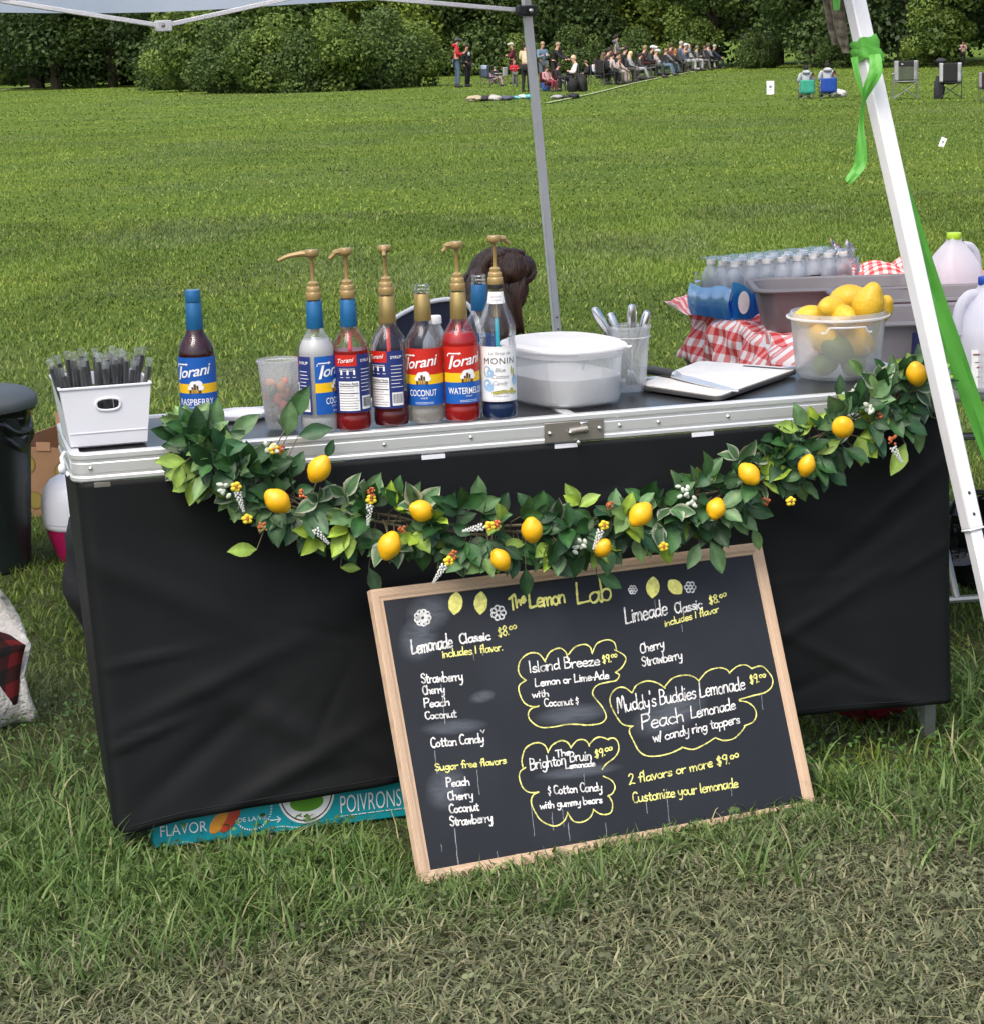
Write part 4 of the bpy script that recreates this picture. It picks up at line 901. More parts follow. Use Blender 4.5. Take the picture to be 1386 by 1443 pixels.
# teal produce carton pushed under the table
p0 = at_z(214, 1190, 0); p1 = at_z(570, 1145, 0); dx = (p1 - p0); ln = dx.length; dx.normalize(); az = math.atan2(dx.y, dx.x)
ln = .64
cart = thing('produce_carton', 'flat teal printed pepper carton pushed under the table skirt', 'carton', T(.100, -.026, .004), YAW)
m = MB(); m.box((ln / 2, .15, .041), (ln, .30, .082)); m.build('carton_body', MT['teal'], cart, bevel=.004)
m = MB()
def ct(txt, u, z, s, b_=0.0, w_=None): q = MB(); text_flat(q, txt, (u, -.0015, z), (1, 0, 0), (0, 0, 1), s, width=w_, center=True, bold=b_); q.build('carton_lettering', MT['ink_white'], cart, smooth=False)
ct('FLAVOR', .064, .024, .034, -.008, .094); ct('POIVRONS', .452, .026, .056, -.008, .128); ct('DE LA VIE', .205, .034, .014)
for k in range(26):
    a = math.pi * (1 + k / 25); m.box((.205 + .040 * math.cos(a), -.0012, .06 + .045 * math.sin(a)), (.0035, .001, .0022), Matrix.Rotation(-a, 3, 'Y'))
for k in range(16): m.box((.235 + k * .005, -.0012, .011 + .0035 * math.sin(k * .35)), (.0032, .001, .0015))
m.box((.252, -.0013, .030), (.022, .001, .0018)); m.box((.259, -.0013, .0335), (.010, .001, .0018), Matrix.Rotation(rad(40), 3, 'Y')); m.box((.259, -.0013, .027), (.010, .001, .0018), Matrix.Rotation(rad(-40), 3, 'Y'))
for k in range(9): m.box((.395 + k * .019, -.0012, .020), (.016, .001, .0013))
m.build('carton_print', MT['ink_white'], cart, smooth=False)
m = MB(); 
for r_, h, mi in ((.064, .0014, 0), (.059, .0018, 1), (.056, .0022, 0), (.038, .0026, 2)):
    m.add([(.318 + r_ * .92 * math.cos(t) * (1.0 if mi < 2 else 1), -h, min(.081, (.078 if mi < 2 else .060) + (r_ if mi < 2 else .02) * math.sin(t))) for t in np.linspace(0, 2 * math.pi, 40)[:-1]], [tuple(range(39))], mi)
m.build('carton_emblem', [MT['ink_white'], MT['ink_black'], pm('emblem_green', (.10, .30, .02), .5)], cart, smooth=False)
m = MB(); m.ball((.136, -.001, .040), .014, .0015, .028, rot=Matrix.Rotation(rad(38), 3, 'Y')); m.build('printed_pepper', pm('pepper_orange', (.62, .26, .03), .5, var=.25), cart)
m = MB(); m.ball((.160, -.001, .042), .012, .0015, .032, rot=Matrix.Rotation(rad(38), 3, 'Y')); m.build('printed_pepper', pm('pepper_red', (.42, .05, .025), .5, var=.25), cart)
# dark red bag lying under the right end
p = at_z(1240, 1022, 0)
bag = thing('red_bag', 'dark red crumpled bag lying on the grass under the right end of the table', 'bag', (p.x, p.y + .075, .012), YAW)
m = MB(); m.ball((0, 0, .05), .10, .07, .066, 28, 16, fn=lambda d: 1 + .18 * math.sin(d.x * 9 + d.z * 5) * math.cos(d.y * 8) + .08 * math.sin(d.z * 21 + d.x * 13)); m.build('bag_body', MT['red_bag'], bag)
m = MB(); m.tube(smoothpath([(-.05, -.02, .1), (-.02, -.03, .13), (.03, -.03, .13), (.05, -.02, .1)]), .004, 6); m.build('bag_handle', MT['red_bag'], bag)
# ------------------------------------------------------------------ syrup bottles
def cam_ang(p): return math.atan2(-p.y, -p.x)
TP = [(.0, .002), (.030, .0), (.0365, .004), (.038, .012), (.038, .030), (.0368, .033), (.0368, .036), (.038, .040), (.038, .166), (.0375, .174), (.034, .186), (.026, .200), (.0185, .212), (.0168, .222), (.0152, .262), (.0148, .274)]
LIP = [(.0148, .274), (.0158, .276), (.0158, .279), (.0138, .280), (.0138, .283), (.0150, .284), (.0150, .287), (.0138, .288), (.0138, .291), (.0150, .292), (.0146, .296), (.0120, .296), (.0118, .27)]
MP = [(.0, .002), (.030, .0), (.0355, .004), (.037, .012), (.037, .028), (.0355, .032), (.0355, .036), (.0368, .040), (.0368, .158), (.0355, .166), (.0362, .172), (.038, .180), (.0385, .192), (.035, .205), (.026, .226), (.0185, .243), (.0160, .256), (.0145, .272), (.0145, .276)]
def scaled(prof, k): return [(r * k, z) for r, z in prof]
def cut(prof, top, k):
    out = []
    for (r, z), (r2, z2) in zip(prof, prof[1:]):
        out.append((r * k, max(z, .004)))
        if z2 > top >= z:
            t = (top - z) / (z2 - z + 1e-9); out.append(((r + (r2 - r) * t) * k, top)); break
    else: out.append((prof[-1][0] * k, prof[-1][1]))
    return out + [(.0005, out[-1][1])]
def front_label(root, a, name, second, R=.0384, top='lab_red', z0=.0415, z1=.1635, half=1.42, logo_a=0.0):
    lb = MB(); zs = [(z0, z0 + .046, 1), (z0 + .046, z0 + .066, 2), (z0 + .066, z1, 0)]
    for a_, b_, mi in zs: patch_cyl(lb, R, a - half, a + half, a_, b_, 30, mi)
    lo = lb.build('front_label', [MT[top], MT['lab_blue'], MT['lab_yellow']], root)
    t = MB(); R2 = R + .0006
    text_cyl(t, 'orani', R2, a + logo_a + .12, z0 + .083, .032, bold=.014, shear=.28, rise=.13, space=.95)
    text_cyl(t, 'T', R2 + .0001, a + logo_a - .70, z0 + .0765, .046, bold=.012, shear=.28, rise=.13)
    # flourish of the tall first letter
    patch_cyl(t, R2 + .0002, a + logo_a - .98, a + logo_a - .28, z0 + .1065, z0 + .1090, 6)
    text_cyl(t, name, R2, a + logo_a * .5, z0 + .021, .0195, bold=.008, width=.0085 * len(name) if len(name) > 5 else None)
    text_cyl(t, second, R2, a, z0 + .0145, .005)
    for k in range(2): patch_cyl(t, R2, a - .5, a + .5, z0 + .004 + k * .003, z0 + .0047 + k * .003, 8)
    # white lobes of the small emblem
    for dx, dz, r in ((-.009, .058, .007), (-.003, .065, .009), (.006, .066, .009), (.011, .058, .007), (0, .056, .010)):
        t.add([(R2 * math.cos(a + logo_a * .5 + (dx + r * math.cos(q)) / R2), R2 * math.sin(a + logo_a * .5 + (dx + r * math.cos(q)) / R2), z0 + dz + r * math.sin(q) * .85) for q in np.linspace(0, 6.28, 15)[:-1]], [tuple(range(14))])
    t.build('label_lettering', MT['ink_white'], lo, smooth=False)
    e = MB(); aa = a + logo_a * .5; R3 = R2 + .0003
    for dx, w_, h0, h1 in ((-.011, .004, .046, .054), (-.0062, .0042, .047, .060), (-.001, .005, .047, .066), (.0042, .004, .047, .063), (.0092, .005, .046, .053)):
        patch_cyl(e, R3, aa + (dx - w_ / 2) / R3, aa + (dx + w_ / 2) / R3, z0 + h0, z0 + h1, 2, 0)
    for dx, h0 in ((-.001, .0475), (.0042, .0475), (-.0062, .0475)): patch_cyl(e, R3 + .0002, aa + (dx - .001) / R3, aa + (dx + .001) / R3, z0 + h0, z0 + h0 + .007, 2, 1)
    e.build('label_emblem', [MT['ink_brown'], MT['lab_yellow']], lo, smooth=False)
def back_label(root, a, R=.0384, z0=.0415, z1=.1635, half=1.15):
    lb = MB()
    patch_cyl(lb, R, a - half, a + half, z0, z1 - .024, 24, 0); patch_cyl(lb, R, a - half + .12, a + .22, z1 - .024, z1, 14, 1); patch_cyl(lb, R, a + .22, a + half, z1 - .024, z1, 10, 0); patch_cyl(lb, R, a - half, a - half + .12, z1 - .024, z1, 3, 0)
    R2 = R + .0004; patch_cyl(lb, R2, a - .80, a + .30, z0 + .004, z0 + .066, 14, 2); patch_cyl(lb, R2, a + .44, a + 1.06, z0 + .006, z0 + .034, 8, 2)
    lo = lb.build('back_label', [MT['lab_navy'], MT['lab_red'], MT['lab_white']], root)
    t = MB(); R3 = R2 + .0003
    text_cyl(t, 'Torani', R3, a - .38, z1 - .016, .013, bold=.01, shear=.3, rise=.1)
    for k in range(3):
        x = a - .62 + k * .34; patch_cyl(t, R3, x - .05, x + .05, z0 + .080, z0 + .090, 3); patch_cyl(t, R3, x - .09, x + .09, z0 + .074, z0 + .0752, 3)
    text_cyl(t, 'SYRUP', R3, a + .72, z1 - .016, .0085, bold=.01)
    for k in range(15):
        if k > 7: patch_cyl(t, R3, a + .42, a + .42 + random.uniform(.45, .66), z0 + .045 + (k - 8) * .0075, z0 + .0462 + (k - 8) * .0075, 5)
    for k in range(2): patch_cyl(t, R3, a - .75, a + .1, z1 - .030 - k * .004, z1 - .0290 - k * .004, 7)
    t.build('label_lettering', MT['ink_grey'] if False else MT['ink_white'], lo, smooth=False)
    t = MB(); text_cyl(t, 'Nutrition Facts', R3, a - .25, z0 + .059, .0062, bold=.02)
    for k in range(9): patch_cyl(t, R3, a - .76, a + random.choice([.0, .2, .26]), z0 + .008 + k * .0055, z0 + .0088 + k * .0055, 8)
    for zz, h in ((.0555, .0018), (.040, .0012)): patch_cyl(t, R3, a - .77, a + .27, z0 + zz, z0 + zz + h, 8)
    x = a + .48
    while x < a + 1.02:
        w_ = random.choice([.012, .02, .03]); patch_cyl(t, R3, x, x + w_, z0 + .011, z0 + .031, 1); x += w_ + random.choice([.014, .022, .03])
    t.build('label_print', MT['ink_black'], lo, smooth=False)
def pump(root, a, z=.283, sp=.055, tube=None, black=False):
    m = MB()
    m.lathe([(.0, z - .004), (.0150, z - .004), (.0158, z), (.0158, z + .009), (.0150, z + .011), (.0135, z + .0125), (.0138, z + .020), (.0125, z + .022), (.0105, z + .0235), (.0105, z + .030), (.0075, z + .0325), (.0048, z + .034), (.0040, z + .040), (.0040, z + .080), (.0052, z + .082), (.0125, z + .086), (.0140, z + .089), (.0140, z + .096), (.0125, z + .099), (.0, z + .0995)], 20)
    po = m.build('pump', MT['pump_gold'], root)
    d = Vector((math.cos(a), math.sin(a), 0)); m = MB()
    pts = [d * .004 + Vector((0, 0, z + .091)), d * .02 + Vector((0, 0, z + .0915)), d * (sp * .72) + Vector((0, 0, z + .087)), d * sp + Vector((0, 0, z + .079))]
    m.tube(smoothpath(pts, 4), [.0075 - .0042 * k / 12 for k in range(13)], 8); m.build('spout', MT['pump_gold'], po)
    m = MB(); m.lathe([(.0095, z - .004), (.0095, z - .03), (.0075, z - .034), (.0075, z - .070), (.0045, z - .074), (.001, z - .075)], 14); m.build('pump_barrel', MT['pump_gold'], po)
    if tube: m = MB(); m.tube([(0, 0, z - .072), (.001, 0, .10), (.003, 0, .012)], .0042, 8); m.build('dip_tube', tube, po)
def syrup(label, px, py, fill, liq, neck, name=None, second='SYRUP', top='lab_red', la=0.0, logo=0.0, back=None, pumpa=None, tube=None, capped=False, backoff=.038, spout=.055, center=None):
    p = on_table(px, py, backoff) if center is None else center
    root = thing('syrup_bottle', label, 'bottle', p, 0, 'flavour syrup bottles on the serving table'); ca = cam_ang(p); root.scale = (1, 1, .955)
    m = MB(); m.lathe(TP + LIP, 36, ex=2.0); m.build('bottle_glass', MT['glass'], root)
    m = MB(); m.lathe(cut(TP, fill, .93), 30); m.build('syrup', liq, root)
    nm = MB(); nz0, nz1 = (.219, .276)
    nm.lathe([(.0172, nz0), (.0176, nz0 + .001), (.0158, nz1 - .001), (.0152, nz1)], 24); nm.build('neck_sleeve', MT[neck], root)
    if name: front_label(root, ca + la, name, second, top=top, logo_a=logo)
    if back is not None: back_label(root, ca + back)
    if pumpa is not None: pump(root, pumpa, tube=tube, sp=spout)
    if capped:
        m = MB(); m.lathe([(.0158, .277), (.0160, .278), (.0156, .300), (.0146, .302), (.0, .3025)], 24); m.build('cap', MT[neck], root)
    return root
LQ = {'wine': liquid_mat('wine_syrup', (.07, .002, .008), .92), 'red': liquid_mat('red_syrup', (.50, .004, .012), .8), 'rose': liquid_mat('rose_syrup', (.22, .004, .012), .8), 'bright': liquid_mat('bright_red_syrup', (.72, .006, .010), .82),
      'cloud': liquid_mat('cloudy_syrup', (.93, .94, .94), .84), 'blue': liquid_mat('blue_syrup', (.004, .05, .20), .85), 'pale': liquid_mat('pale_syrup', (.74, .69, .62), .62)}
RT = pm('red_tube', (.65, .05, .06), .4); BT = pm('cyan_tube', (.03, .42, .55), .4)
syrup('capped bottle of dark raspberry syrup with blue and yellow label, beside the white straw bin', 284, 612, .235, LQ['wine'], 'blue_foil', 'RASPBERRY', 'SUGAR FREE SYRUP', top='lab_blue', la=-.10, logo=-.12, capped=True)
syrup('cloudy clear syrup bottle with blue neck and gold pump, its spout pointing far left', 452, 612, .196, LQ['cloud'], 'blue_foil', 'COCONUT', 'SUGAR FREE SYRUP', top='lab_blue', la=1.28, logo=-.25, back=-1.52, pumpa=math.pi * 1.03, spout=.066)
syrup('red syrup bottle with blue neck and gold pump, nutrition label facing front', 499, 609, .170, LQ['red'], 'blue_foil', back=.10, pumpa=math.pi * 1.12, tube=RT, spout=.034)
syrup('nearly empty dark red syrup bottle with gold neck and pump, barcode label facing front', 553, 603, .076, LQ['rose'], 'gold', back=-.36, pumpa=math.pi * 1.5, tube=RT, spout=.03)
syrup('open coconut syrup bottle without a pump, with gold neck and red white blue label', 602, 599, .112, LQ['pale'], 'gold', 'COCONUT', la=-.08, logo=-.15)
syrup('bright red watermelon syrup bottle with gold neck and pump', 652, 596, .190, LQ['bright'], 'gold', 'WATERMELON', la=.42, logo=-.10, pumpa=math.pi * 1.1, tube=RT, spout=.03)
syrup('open clear bottle with blue neck standing behind the red watermelon bottle', 668, 585, .05, LQ['pale'], 'blue_foil', 'VANILLA', 'SUGAR FREE SYRUP', top='lab_blue', la=2.2, center=T(.868, .155, TH))
# tapered blue cotton candy bottle
p = on_table(704, 592, .037); ca = cam_ang(p)
rt = thing('syrup_bottle', 'blue syrup bottle with white cotton candy label and gold pump, beside the oval tub', 'bottle', p, 0, 'flavour syrup bottles on the serving table')
rt.scale = (1, 1, .965); m = MB(); m.lathe(MP + [(r, z + .002) for r, z in LIP], 12 if False else 36); m.build('bottle_glass', MT['glass'], rt)
m = MB(); m.lathe(cut(MP, .062, .93), 30); m.build('syrup', LQ['blue'], rt)
for k in range(8):      # pressed facets of the shoulder
    a = ca + k * math.pi / 4; m = MB(); m.tube([(.0375 * math.cos(a), .0375 * math.sin(a), .200), (.027 * math.cos(a), .027 * math.sin(a), .2262), (.0165 * math.cos(a), .0165 * math.sin(a), .254)], .0011, 5); m.build('shoulder_rib', MT['glass'], rt)
lb = MB(); patch_cyl(lb, .0372, ca - 1.35, ca + 1.35, .0395, .1565, 28); patch_cyl(lb, .0375, ca - 1.20, ca + 1.20, .0420, .0424, 28, 1); patch_cyl(lb, .0375, ca - 1.2, ca + 1.2, .1535, .1539, 28, 1); lo = lb.build('front_label', [MT['lab_white'], MT['ink_grey']], rt)
t = MB(); R_ = .0376; text_cyl(t, 'MONIN', R_, ca + .08, .1195, .019, bold=.0, space=1.12); t.build('label_lettering', MT['ink_black'], lo, smooth=False)
t = MB()
for s, z, w_ in (('Le Sirop de', .139, .010), ('Blue', .1025, .0125), ('Cotton', .0885, .0125), ('Candy', .0745, .0125), ('Premium Syrup', .0495, .0055)): text_cyl(t, s, R_, ca + .10, z, w_, shear=.3)
t.build('label_lettering', MT['ink_grey'], lo, smooth=False)
t = MB()
def disc(R, a, z, rx, rz, mi): t.add([(R * math.cos(a + rx * math.cos(q) / R), R * math.sin(a + rx * math.cos(q) / R), z + rz * math.sin(q)) for q in np.linspace(0, 6.28, 17)[:-1]], [tuple(range(16))], mi)
for a, z, rx, rz in ((-.62, .103, .0095, .0125), (-.45, .100, .0075, .009), (-.62, .075, .0100, .0125), (-.48, .070, .008, .009), (.98, .084, .008, .011)): disc(R_ + .0001 * len(t.f), ca + a, z, rx, rz, 0)
for a, z, rx, rz in ((-.18, .0585, .008, .0035), (.02, .0600, .009, .0032), (.25, .0615, .008, .003), (.45, .0600, .007, .003), (.72, .0620, .005, .006), (.95, .058, .005, .003), (.75, .106, .002, .008), (.88, .100, .002, .009)): disc(R_ + .0001 * len(t.f), ca + a, z, rx, rz, 1)
t.build('label_picture', [MT['ink_blue'], MT['ink_olive']], lo, smooth=False)
lb = MB()
lb.grid(lambda u, v: ((.0192 - .0034 * v) * math.cos(ca - 1.2 + 2.4 * u), (.0192 - .0034 * v) * math.sin(ca - 1.2 + 2.4 * u), .2445 + .025 * v), 16, 2); no = lb.build('neck_label', MT['lab_white'], rt)
t = MB(); text_cyl(t, 'SEASON', .0182, ca, .2575, .006); t.build('label_lettering', MT['ink_grey'], no, smooth=False); t = MB(); text_cyl(t, 'CANDY', .0190, ca, .2500, .006); t.build('label_lettering', MT['ink_grey'], no, smooth=False)
m = MB(); m.lathe([(.0155, .275), (.0155, .2845), (.0148, .285)], 20); m.build('neck_ring', MT['black_plastic'], rt)
pump(rt, math.pi * .12, z=.287, sp=.034, tube=BT)
# small water bottle in the gap
p = T(.835, .26, TH)
wb = thing('water_bottle', 'small clear water bottle with white cap seen between the syrup bottles', 'bottle', T(.80, .27, TH))
WBP = [(.001, .001), (.026, 0), (.029, .004), (.029, .02), (.0275, .024), (.029, .028), (.029, .055), (.027, .06), (.029, .065), (.029, .12), (.027, .135), (.018, .155), (.012, .168), (.0115, .175)]
m = MB(); m.lathe(WBP, 24); m.build('bottle_body', MT['pet'], wb)
m = MB(); m.lathe([(.0135, .172), (.0138, .173), (.0135, .187), (.0125, .189), (.0, .189)], 20); m.build('cap', MT['cap_white'], wb)

# ------------------------------------------------------------------ straw bin
p = on_table(100, 632)
sb = thing('straw_bin', 'white open plastic bin with an oval grip hole holding wrapped straws', 'bin', p, YAW + .02)
BW0, BD0, BHh = .150, .190, .118; TX = .014
def bin_pt(x, y, z, inn=0.0):   # x,y in 0..1
    k = z / BHh; ex = TX * k
    return Vector((-ex + inn + x * (BW0 + 2 * ex - 2 * inn), -.4 * ex + inn + y * (BD0 + 1.2 * ex - 2 * inn), z))
m = MB()
nx, nz = 48, 36
def hole(u, v): return (abs(u - .52) < .135 and abs(v - .70) < .095 and (max(0, abs(u - .52) - .085) / .05) ** 2 + ((v - .70) / .095) ** 2 < 1)
for face in range(4):
    for inn in (0.0, .003):
        vs = []; idx = {}
        def P_(u, v):
            x, y = [(u, 0), (1, u), (1 - u, 1), (0, 1 - u)][face]; return bin_pt(x, y, .002 + v * (BHh - .002), inn)
        fs = []
        for j in range(nz + 1):
            for i in range(nx + 1): vs.append(P_(i / nx, j / nz))
        for j in range(nz):
            for i in range(nx):
                if face in (0, 2) and hole((i + .5) / nx, (j + .5) / nz): continue
                fs.append((j * (nx + 1) + i, j * (nx + 1) + i + 1, (j + 1) * (nx + 1) + i + 1, (j + 1) * (nx + 1) + i))
        m.add(vs, fs)
b0 = [bin_pt(x, y, .0) for x, y in ((0, 0), (1, 0), (1, 1), (0, 1))]; m.add(b0, [(3, 2, 1, 0)]); m.add([q + Vector((0, 0, .004)) for q in b0], [(0, 1, 2, 3)])
m.build('bin_shell', MT['white_plastic'], sb, angle=30)
m = MB(); rim = [bin_pt(x, y, BHh) for x, y in ((0, 0), (1, 0), (1, 1), (0, 1), (0, 0))]
for a, b_ in zip(rim, rim[1:]): m.bar(a + Vector((0, 0, .0005)), b_ + Vector((0, 0, .0005)), .0056, .0046)
m.build('bin_rim', MT['white_plastic'], sb, bevel=.001)
m = MB(); lp = []
for k in range(41):
    t = 2 * math.pi * k / 40; u = .52 + math.copysign(abs(math.cos(t)) ** .75, math.cos(t)) * .140; v = .70 + math.copysign(abs(math.sin(t)) ** .75, math.sin(t)) * .104
    lp.append(bin_pt(u, 0, .002 + v * (BHh - .002)) + Vector((0, -.0008, 0)))
m.tube(lp, .0026, 6, cap=False); m.build('grip_rim', MT['white_plastic'], sb)
m = MB(); q0 = bin_pt(0.02, 0, .028); q1 = bin_pt(.99, 0, .028); m.bar(q0 + Vector((0, -.0005, 0)), q1 + Vector((0, -.0005, 0)), .0016, .0016); m.build('moulded_step', MT['white_plastic'], sb)
g = np.random.default_rng(3); R_ = rz_m(YAW + .02)
sl0 = None
k_ = 0
for row in range(3):
    for i in range(11):
        u = .05 + .90 * (i + .5 + g.uniform(-.3, .3)) / 11; v = .10 + row * .30 + g.uniform(-.04, .04)
        L_ = .146 + g.uniform(-.012, .016) + (.004 * row)
        lp = p + R_ @ bin_pt(u, v, .006, .006)
        if k_ < 4:
            rt = thing('straw', 'black straw in a clear wrapper standing in the white bin', 'straw', lp, group='wrapped black straws in the white bin')
            m = MB(); m.lathe([(.0045, .0), (.0045, L_), (.0036, L_), (.0036, .01)], 10); m.build('straw_tube', MT['straw_black'], rt)
            m = MB(); ww = .0062
            m.grid(lambda a, b_: (ww * math.cos(a * 6.283) * (1 if b_ < .93 else 1.25), (ww * .72 if b_ < .9 else ww * .12) * math.sin(a * 6.283) + (.0015 * math.sin(b_ * 40) if b_ > .8 else 0), -.002 + b_ * (L_ + .020)), 10, 14); m.build('wrapper', MT['straw_film'], rt)
            if k_ == 0: sl0 = [rt]
            else: sl0.append(rt)
        else:
            rt = copy_tree(sl0[k_ % 4]); rt.location = lp
        rt.rotation_euler = (g.uniform(-.08, .08), (u - .5) * .34 + g.uniform(-.13, .13), YAW)
        k_ += 1

# ------------------------------------------------------------------ cup of candy, loose lid
p = on_table(398, 606, .033)
cc = thing('candy_cup', 'frosted deli cup of sugared candy rings left of the syrup bottles', 'cup', p)
m = MB(); m.lathe([(.0, .002), (.030, .0), (.0325, .004), (.0345, .03), (.0425, .128), (.0432, .134), (.0455, .136), (.0455, .140), (.043, .141), (.0415, .136), (.0335, .03), (.031, .006), (.0, .005)], 36); m.build('cup_wall', MT['frosted'], cc)
for k in range(26):
    z = .016 + .080 * (k / 26); a = k * 2.4; r = .017 + .004 * (k % 3); c_ = ['candy_grey', 'candy_red', 'candy_orange', 'candy_red', 'candy_orange', 'candy_grey', 'candy_green'][k % 7] if k > 8 else 'candy_grey'
    m = MB(); m.ball((r * math.cos(a), r * math.sin(a), z), .0125, .0125, .008, 12, 8, rot=Matrix.Rotation(a, 3, 'X') @ Matrix.Rotation(k, 3, 'Y')); m.build('candy', MT[c_], cc)
p = on_table(338, 593, .055)
ld = thing('deli_lid', 'round white plastic lid lying behind the raspberry bottle', 'lid', p)
m = MB(); m.lathe([(.0, .004), (.046, .004), (.049, .006), (.050, .011), (.053, .011), (.056, .009), (.057, .004), (.056, .0)], 40, cap0=False); m.build('lid_disc', MT['white_plastic'], ld)

# ------------------------------------------------------------------ oval sugar tub
p = on_table(795, 577, .128)
tub = thing('sugar_tub', 'large oval translucent tub with white lid, half full of sugar', 'tub', p, YAW + .26)
HX, HY = .109, .142
m = MB(); m.lathe([(.0, .002), (.80, .0), (.88, .004), (.905, .014), (.95, .105), (.955, .112), (.985, .113), (.985, .116), (.945, .116), (.94, .11), (.895, .014), (.86, .006), (.0, .005)], 56, sx=HX, sy=HY, ex=2.9); m.build('tub_wall', MT['frosted'], tub)
m = MB(); m.lathe([(.0, .006), (.86, .006), (.885, .014), (.905, .060), (.60, .0625), (.2, .061), (.0, .0615)], 48, sx=HX, sy=HY, ex=2.9); m.build('sugar', MT['sugar'], tub)
m = MB(); m.lathe([(.99, .103), (1.0, .105), (1.005, .116), (1.06, .117), (1.07, .120), (1.06, .1235), (1.0, .126), (.965, .129), (.93, .127), (.90, .1245), (.4, .126), (.0, .1265)], 60, sx=HX, sy=HY, ex=2.5); lo = m.build('lid', MT['frosted_dense'], tub)
m = MB(); m.box((HX * .72, -HY * .80, .119), (.036, .020, .003), rz_m(rad(-42))); m.build('lid_tab', MT['frosted_dense'], lo, bevel=.001)
for a in (-1.9, -1.35, -.85, -.3): 
    m = MB(); x, y = HX * .985 * math.cos(a), HY * .985 * math.sin(a); m.add([(x - .006, y - .002, .104), (x + .006, y - .002, .104), (x, y - .001, .082), (x - .006, y + .004, .104), (x + .006, y + .004, .104), (x, y + .004, .082)], [(0, 2, 1), (3, 4, 5), (0, 1, 4, 3), (1, 2, 5, 4), (2, 0, 3, 5)]); m.build('moulded_rib', MT['frosted'], tub, smooth=False)

# ------------------------------------------------------------------ cup of ice scoops
p = on_table(888, 553, .033)
sc_ = thing('scoop_cup', 'frosted deli cup holding four steel handles behind the sugar tub', 'cup', p)
m = MB(); m.lathe([(.0, .002), (.031, .0), (.034, .004), (.0355, .03), (.044, .130), (.0445, .136), (.0475, .138), (.0475, .142), (.044, .143), (.043, .136), (.0345, .03), (.031, .006), (.0, .005)], 36); m.build('cup_wall', MT['frosted'], sc_)
m = MB(); m.lathe([(.0448, .118), (.0460, .119), (.0448, .120)], 36); m.build('cup_ring', MT['frosted_dense'], sc_)
hd = [((835, 433), .175, 'steel scoop handle leaning left out of the deli cup'), ((858, 440), .165, 'short upright steel scoop handle in the middle of the deli cup'), ((890, 428), .182, 'tallest steel scoop handle standing in the deli cup'), ((912, 437), .172, 'steel scoop handle leaning right out of the deli cup')]
for k, ((x, y), L_, lab) in enumerate(hd):
    tp = at_y(x, y, p.y + (.012 if k % 2 else -.004)); bs = p + Vector(((tp.x - p.x) * -.25 + .001 * k, .004 * (k - 1.5), .012)); d = tp - bs; ln = d.length
    st = thing('scoop', lab, 'scoop', bs, 0, 'steel scoops in the deli cup'); st.rotation_euler = d.to_track_quat('Z', 'Y').to_euler()
    m = MB(); m.lathe([(.0035, .03), (.0050, ln - .085), (.0090, ln - .065), (.0120, ln - .040), (.0128, ln - .015), (.0100, ln - .004), (.004, ln - .0005), (.0, ln)], 18, sy=.8); m.build('handle', MT['steel'], st)
    m = MB(); m.ball((0, 0, .018), .014, .006, .020, 14, 10); m.build('bowl', MT['steel'], st)

# ------------------------------------------------------------------ cutting board and knife
c0 = on_table(898, 549); c1 = on_table(1012, 566); c2 = on_table(1126, 526); c3 = c0 + (c2 - c1)
c3 = on_table(985, 515); ctr = (c0 + c2) / 2
cb = thing('cutting_board', 'white plastic cutting board with dark rubber edge and slot handle', 'cutting board', ctr)
def rpoly(pts, r, n=5):
    out = []; k = len(pts)
    for i in range(k):
        a, b_, c_ = pts[i - 1], pts[i], pts[(i + 1) % k]; u = (a - b_).normalized() * r; v = (c_ - b_).normalized() * r
        for j in range(n + 1):
            t = j / n; out.append((b_ + u) * (1 - t) ** 2 + b_ * 2 * t * (1 - t) + (b_ + v) * t * t)
    return out
outl = rpoly([q - ctr for q in (c0, c1, c2, c3)], .028)
def slab(mb, P, z0, z1, inset=0.0, m=0):
    c = sum(P, Vector()) / len(P); Q = [q + (c - q).normalized() * inset for q in P]; n = len(Q)
    mb.add([(q.x, q.y, z0) for q in Q] + [(q.x, q.y, z1) for q in Q], [tuple(range(n - 1, -1, -1)), tuple(range(n, 2 * n))] + [(i, (i + 1) % n, n + (i + 1) % n, n + i) for i in range(n)], m)
m = MB(); slab(m, outl, .0005, .0085); m.build('rubber_edge', MT['board_edge'], cb, bevel=.001)
m = MB(); slab(m, outl, .0087, .0125, .004); m.build('board_plate', MT['board_white'], cb, bevel=.001)
e1 = (c2 - c3).normalized(); mid = (c3 * .30 + c2 * .70) - ctr; inw = ((c0 + c1) / 2 - (c2 + c3) / 2).normalized()
m = MB(); s0 = mid + inw * .030; slab(m, rpoly([s0 - e1 * .055 + inw * .008, s0 + e1 * .055 + inw * .008, s0 + e1 * .055 - inw * .008, s0 - e1 * .055 - inw * .008], .0075), .0126, .0129); m.build('handle_slot', MT['ink_black'], cb, smooth=False)
m = MB(); cr_ = c2 - ctr; cr_ *= .93; slab(m, rpoly([cr_ + Vector((-.022, -.018, 0)), cr_ + Vector((.012, -.010, 0)), cr_ + Vector((.008, .016, 0)), cr_ + Vector((-.026, .010, 0))], .008), .0128, .0136); m.build('corner_grip', MT['tray_grey'], cb)
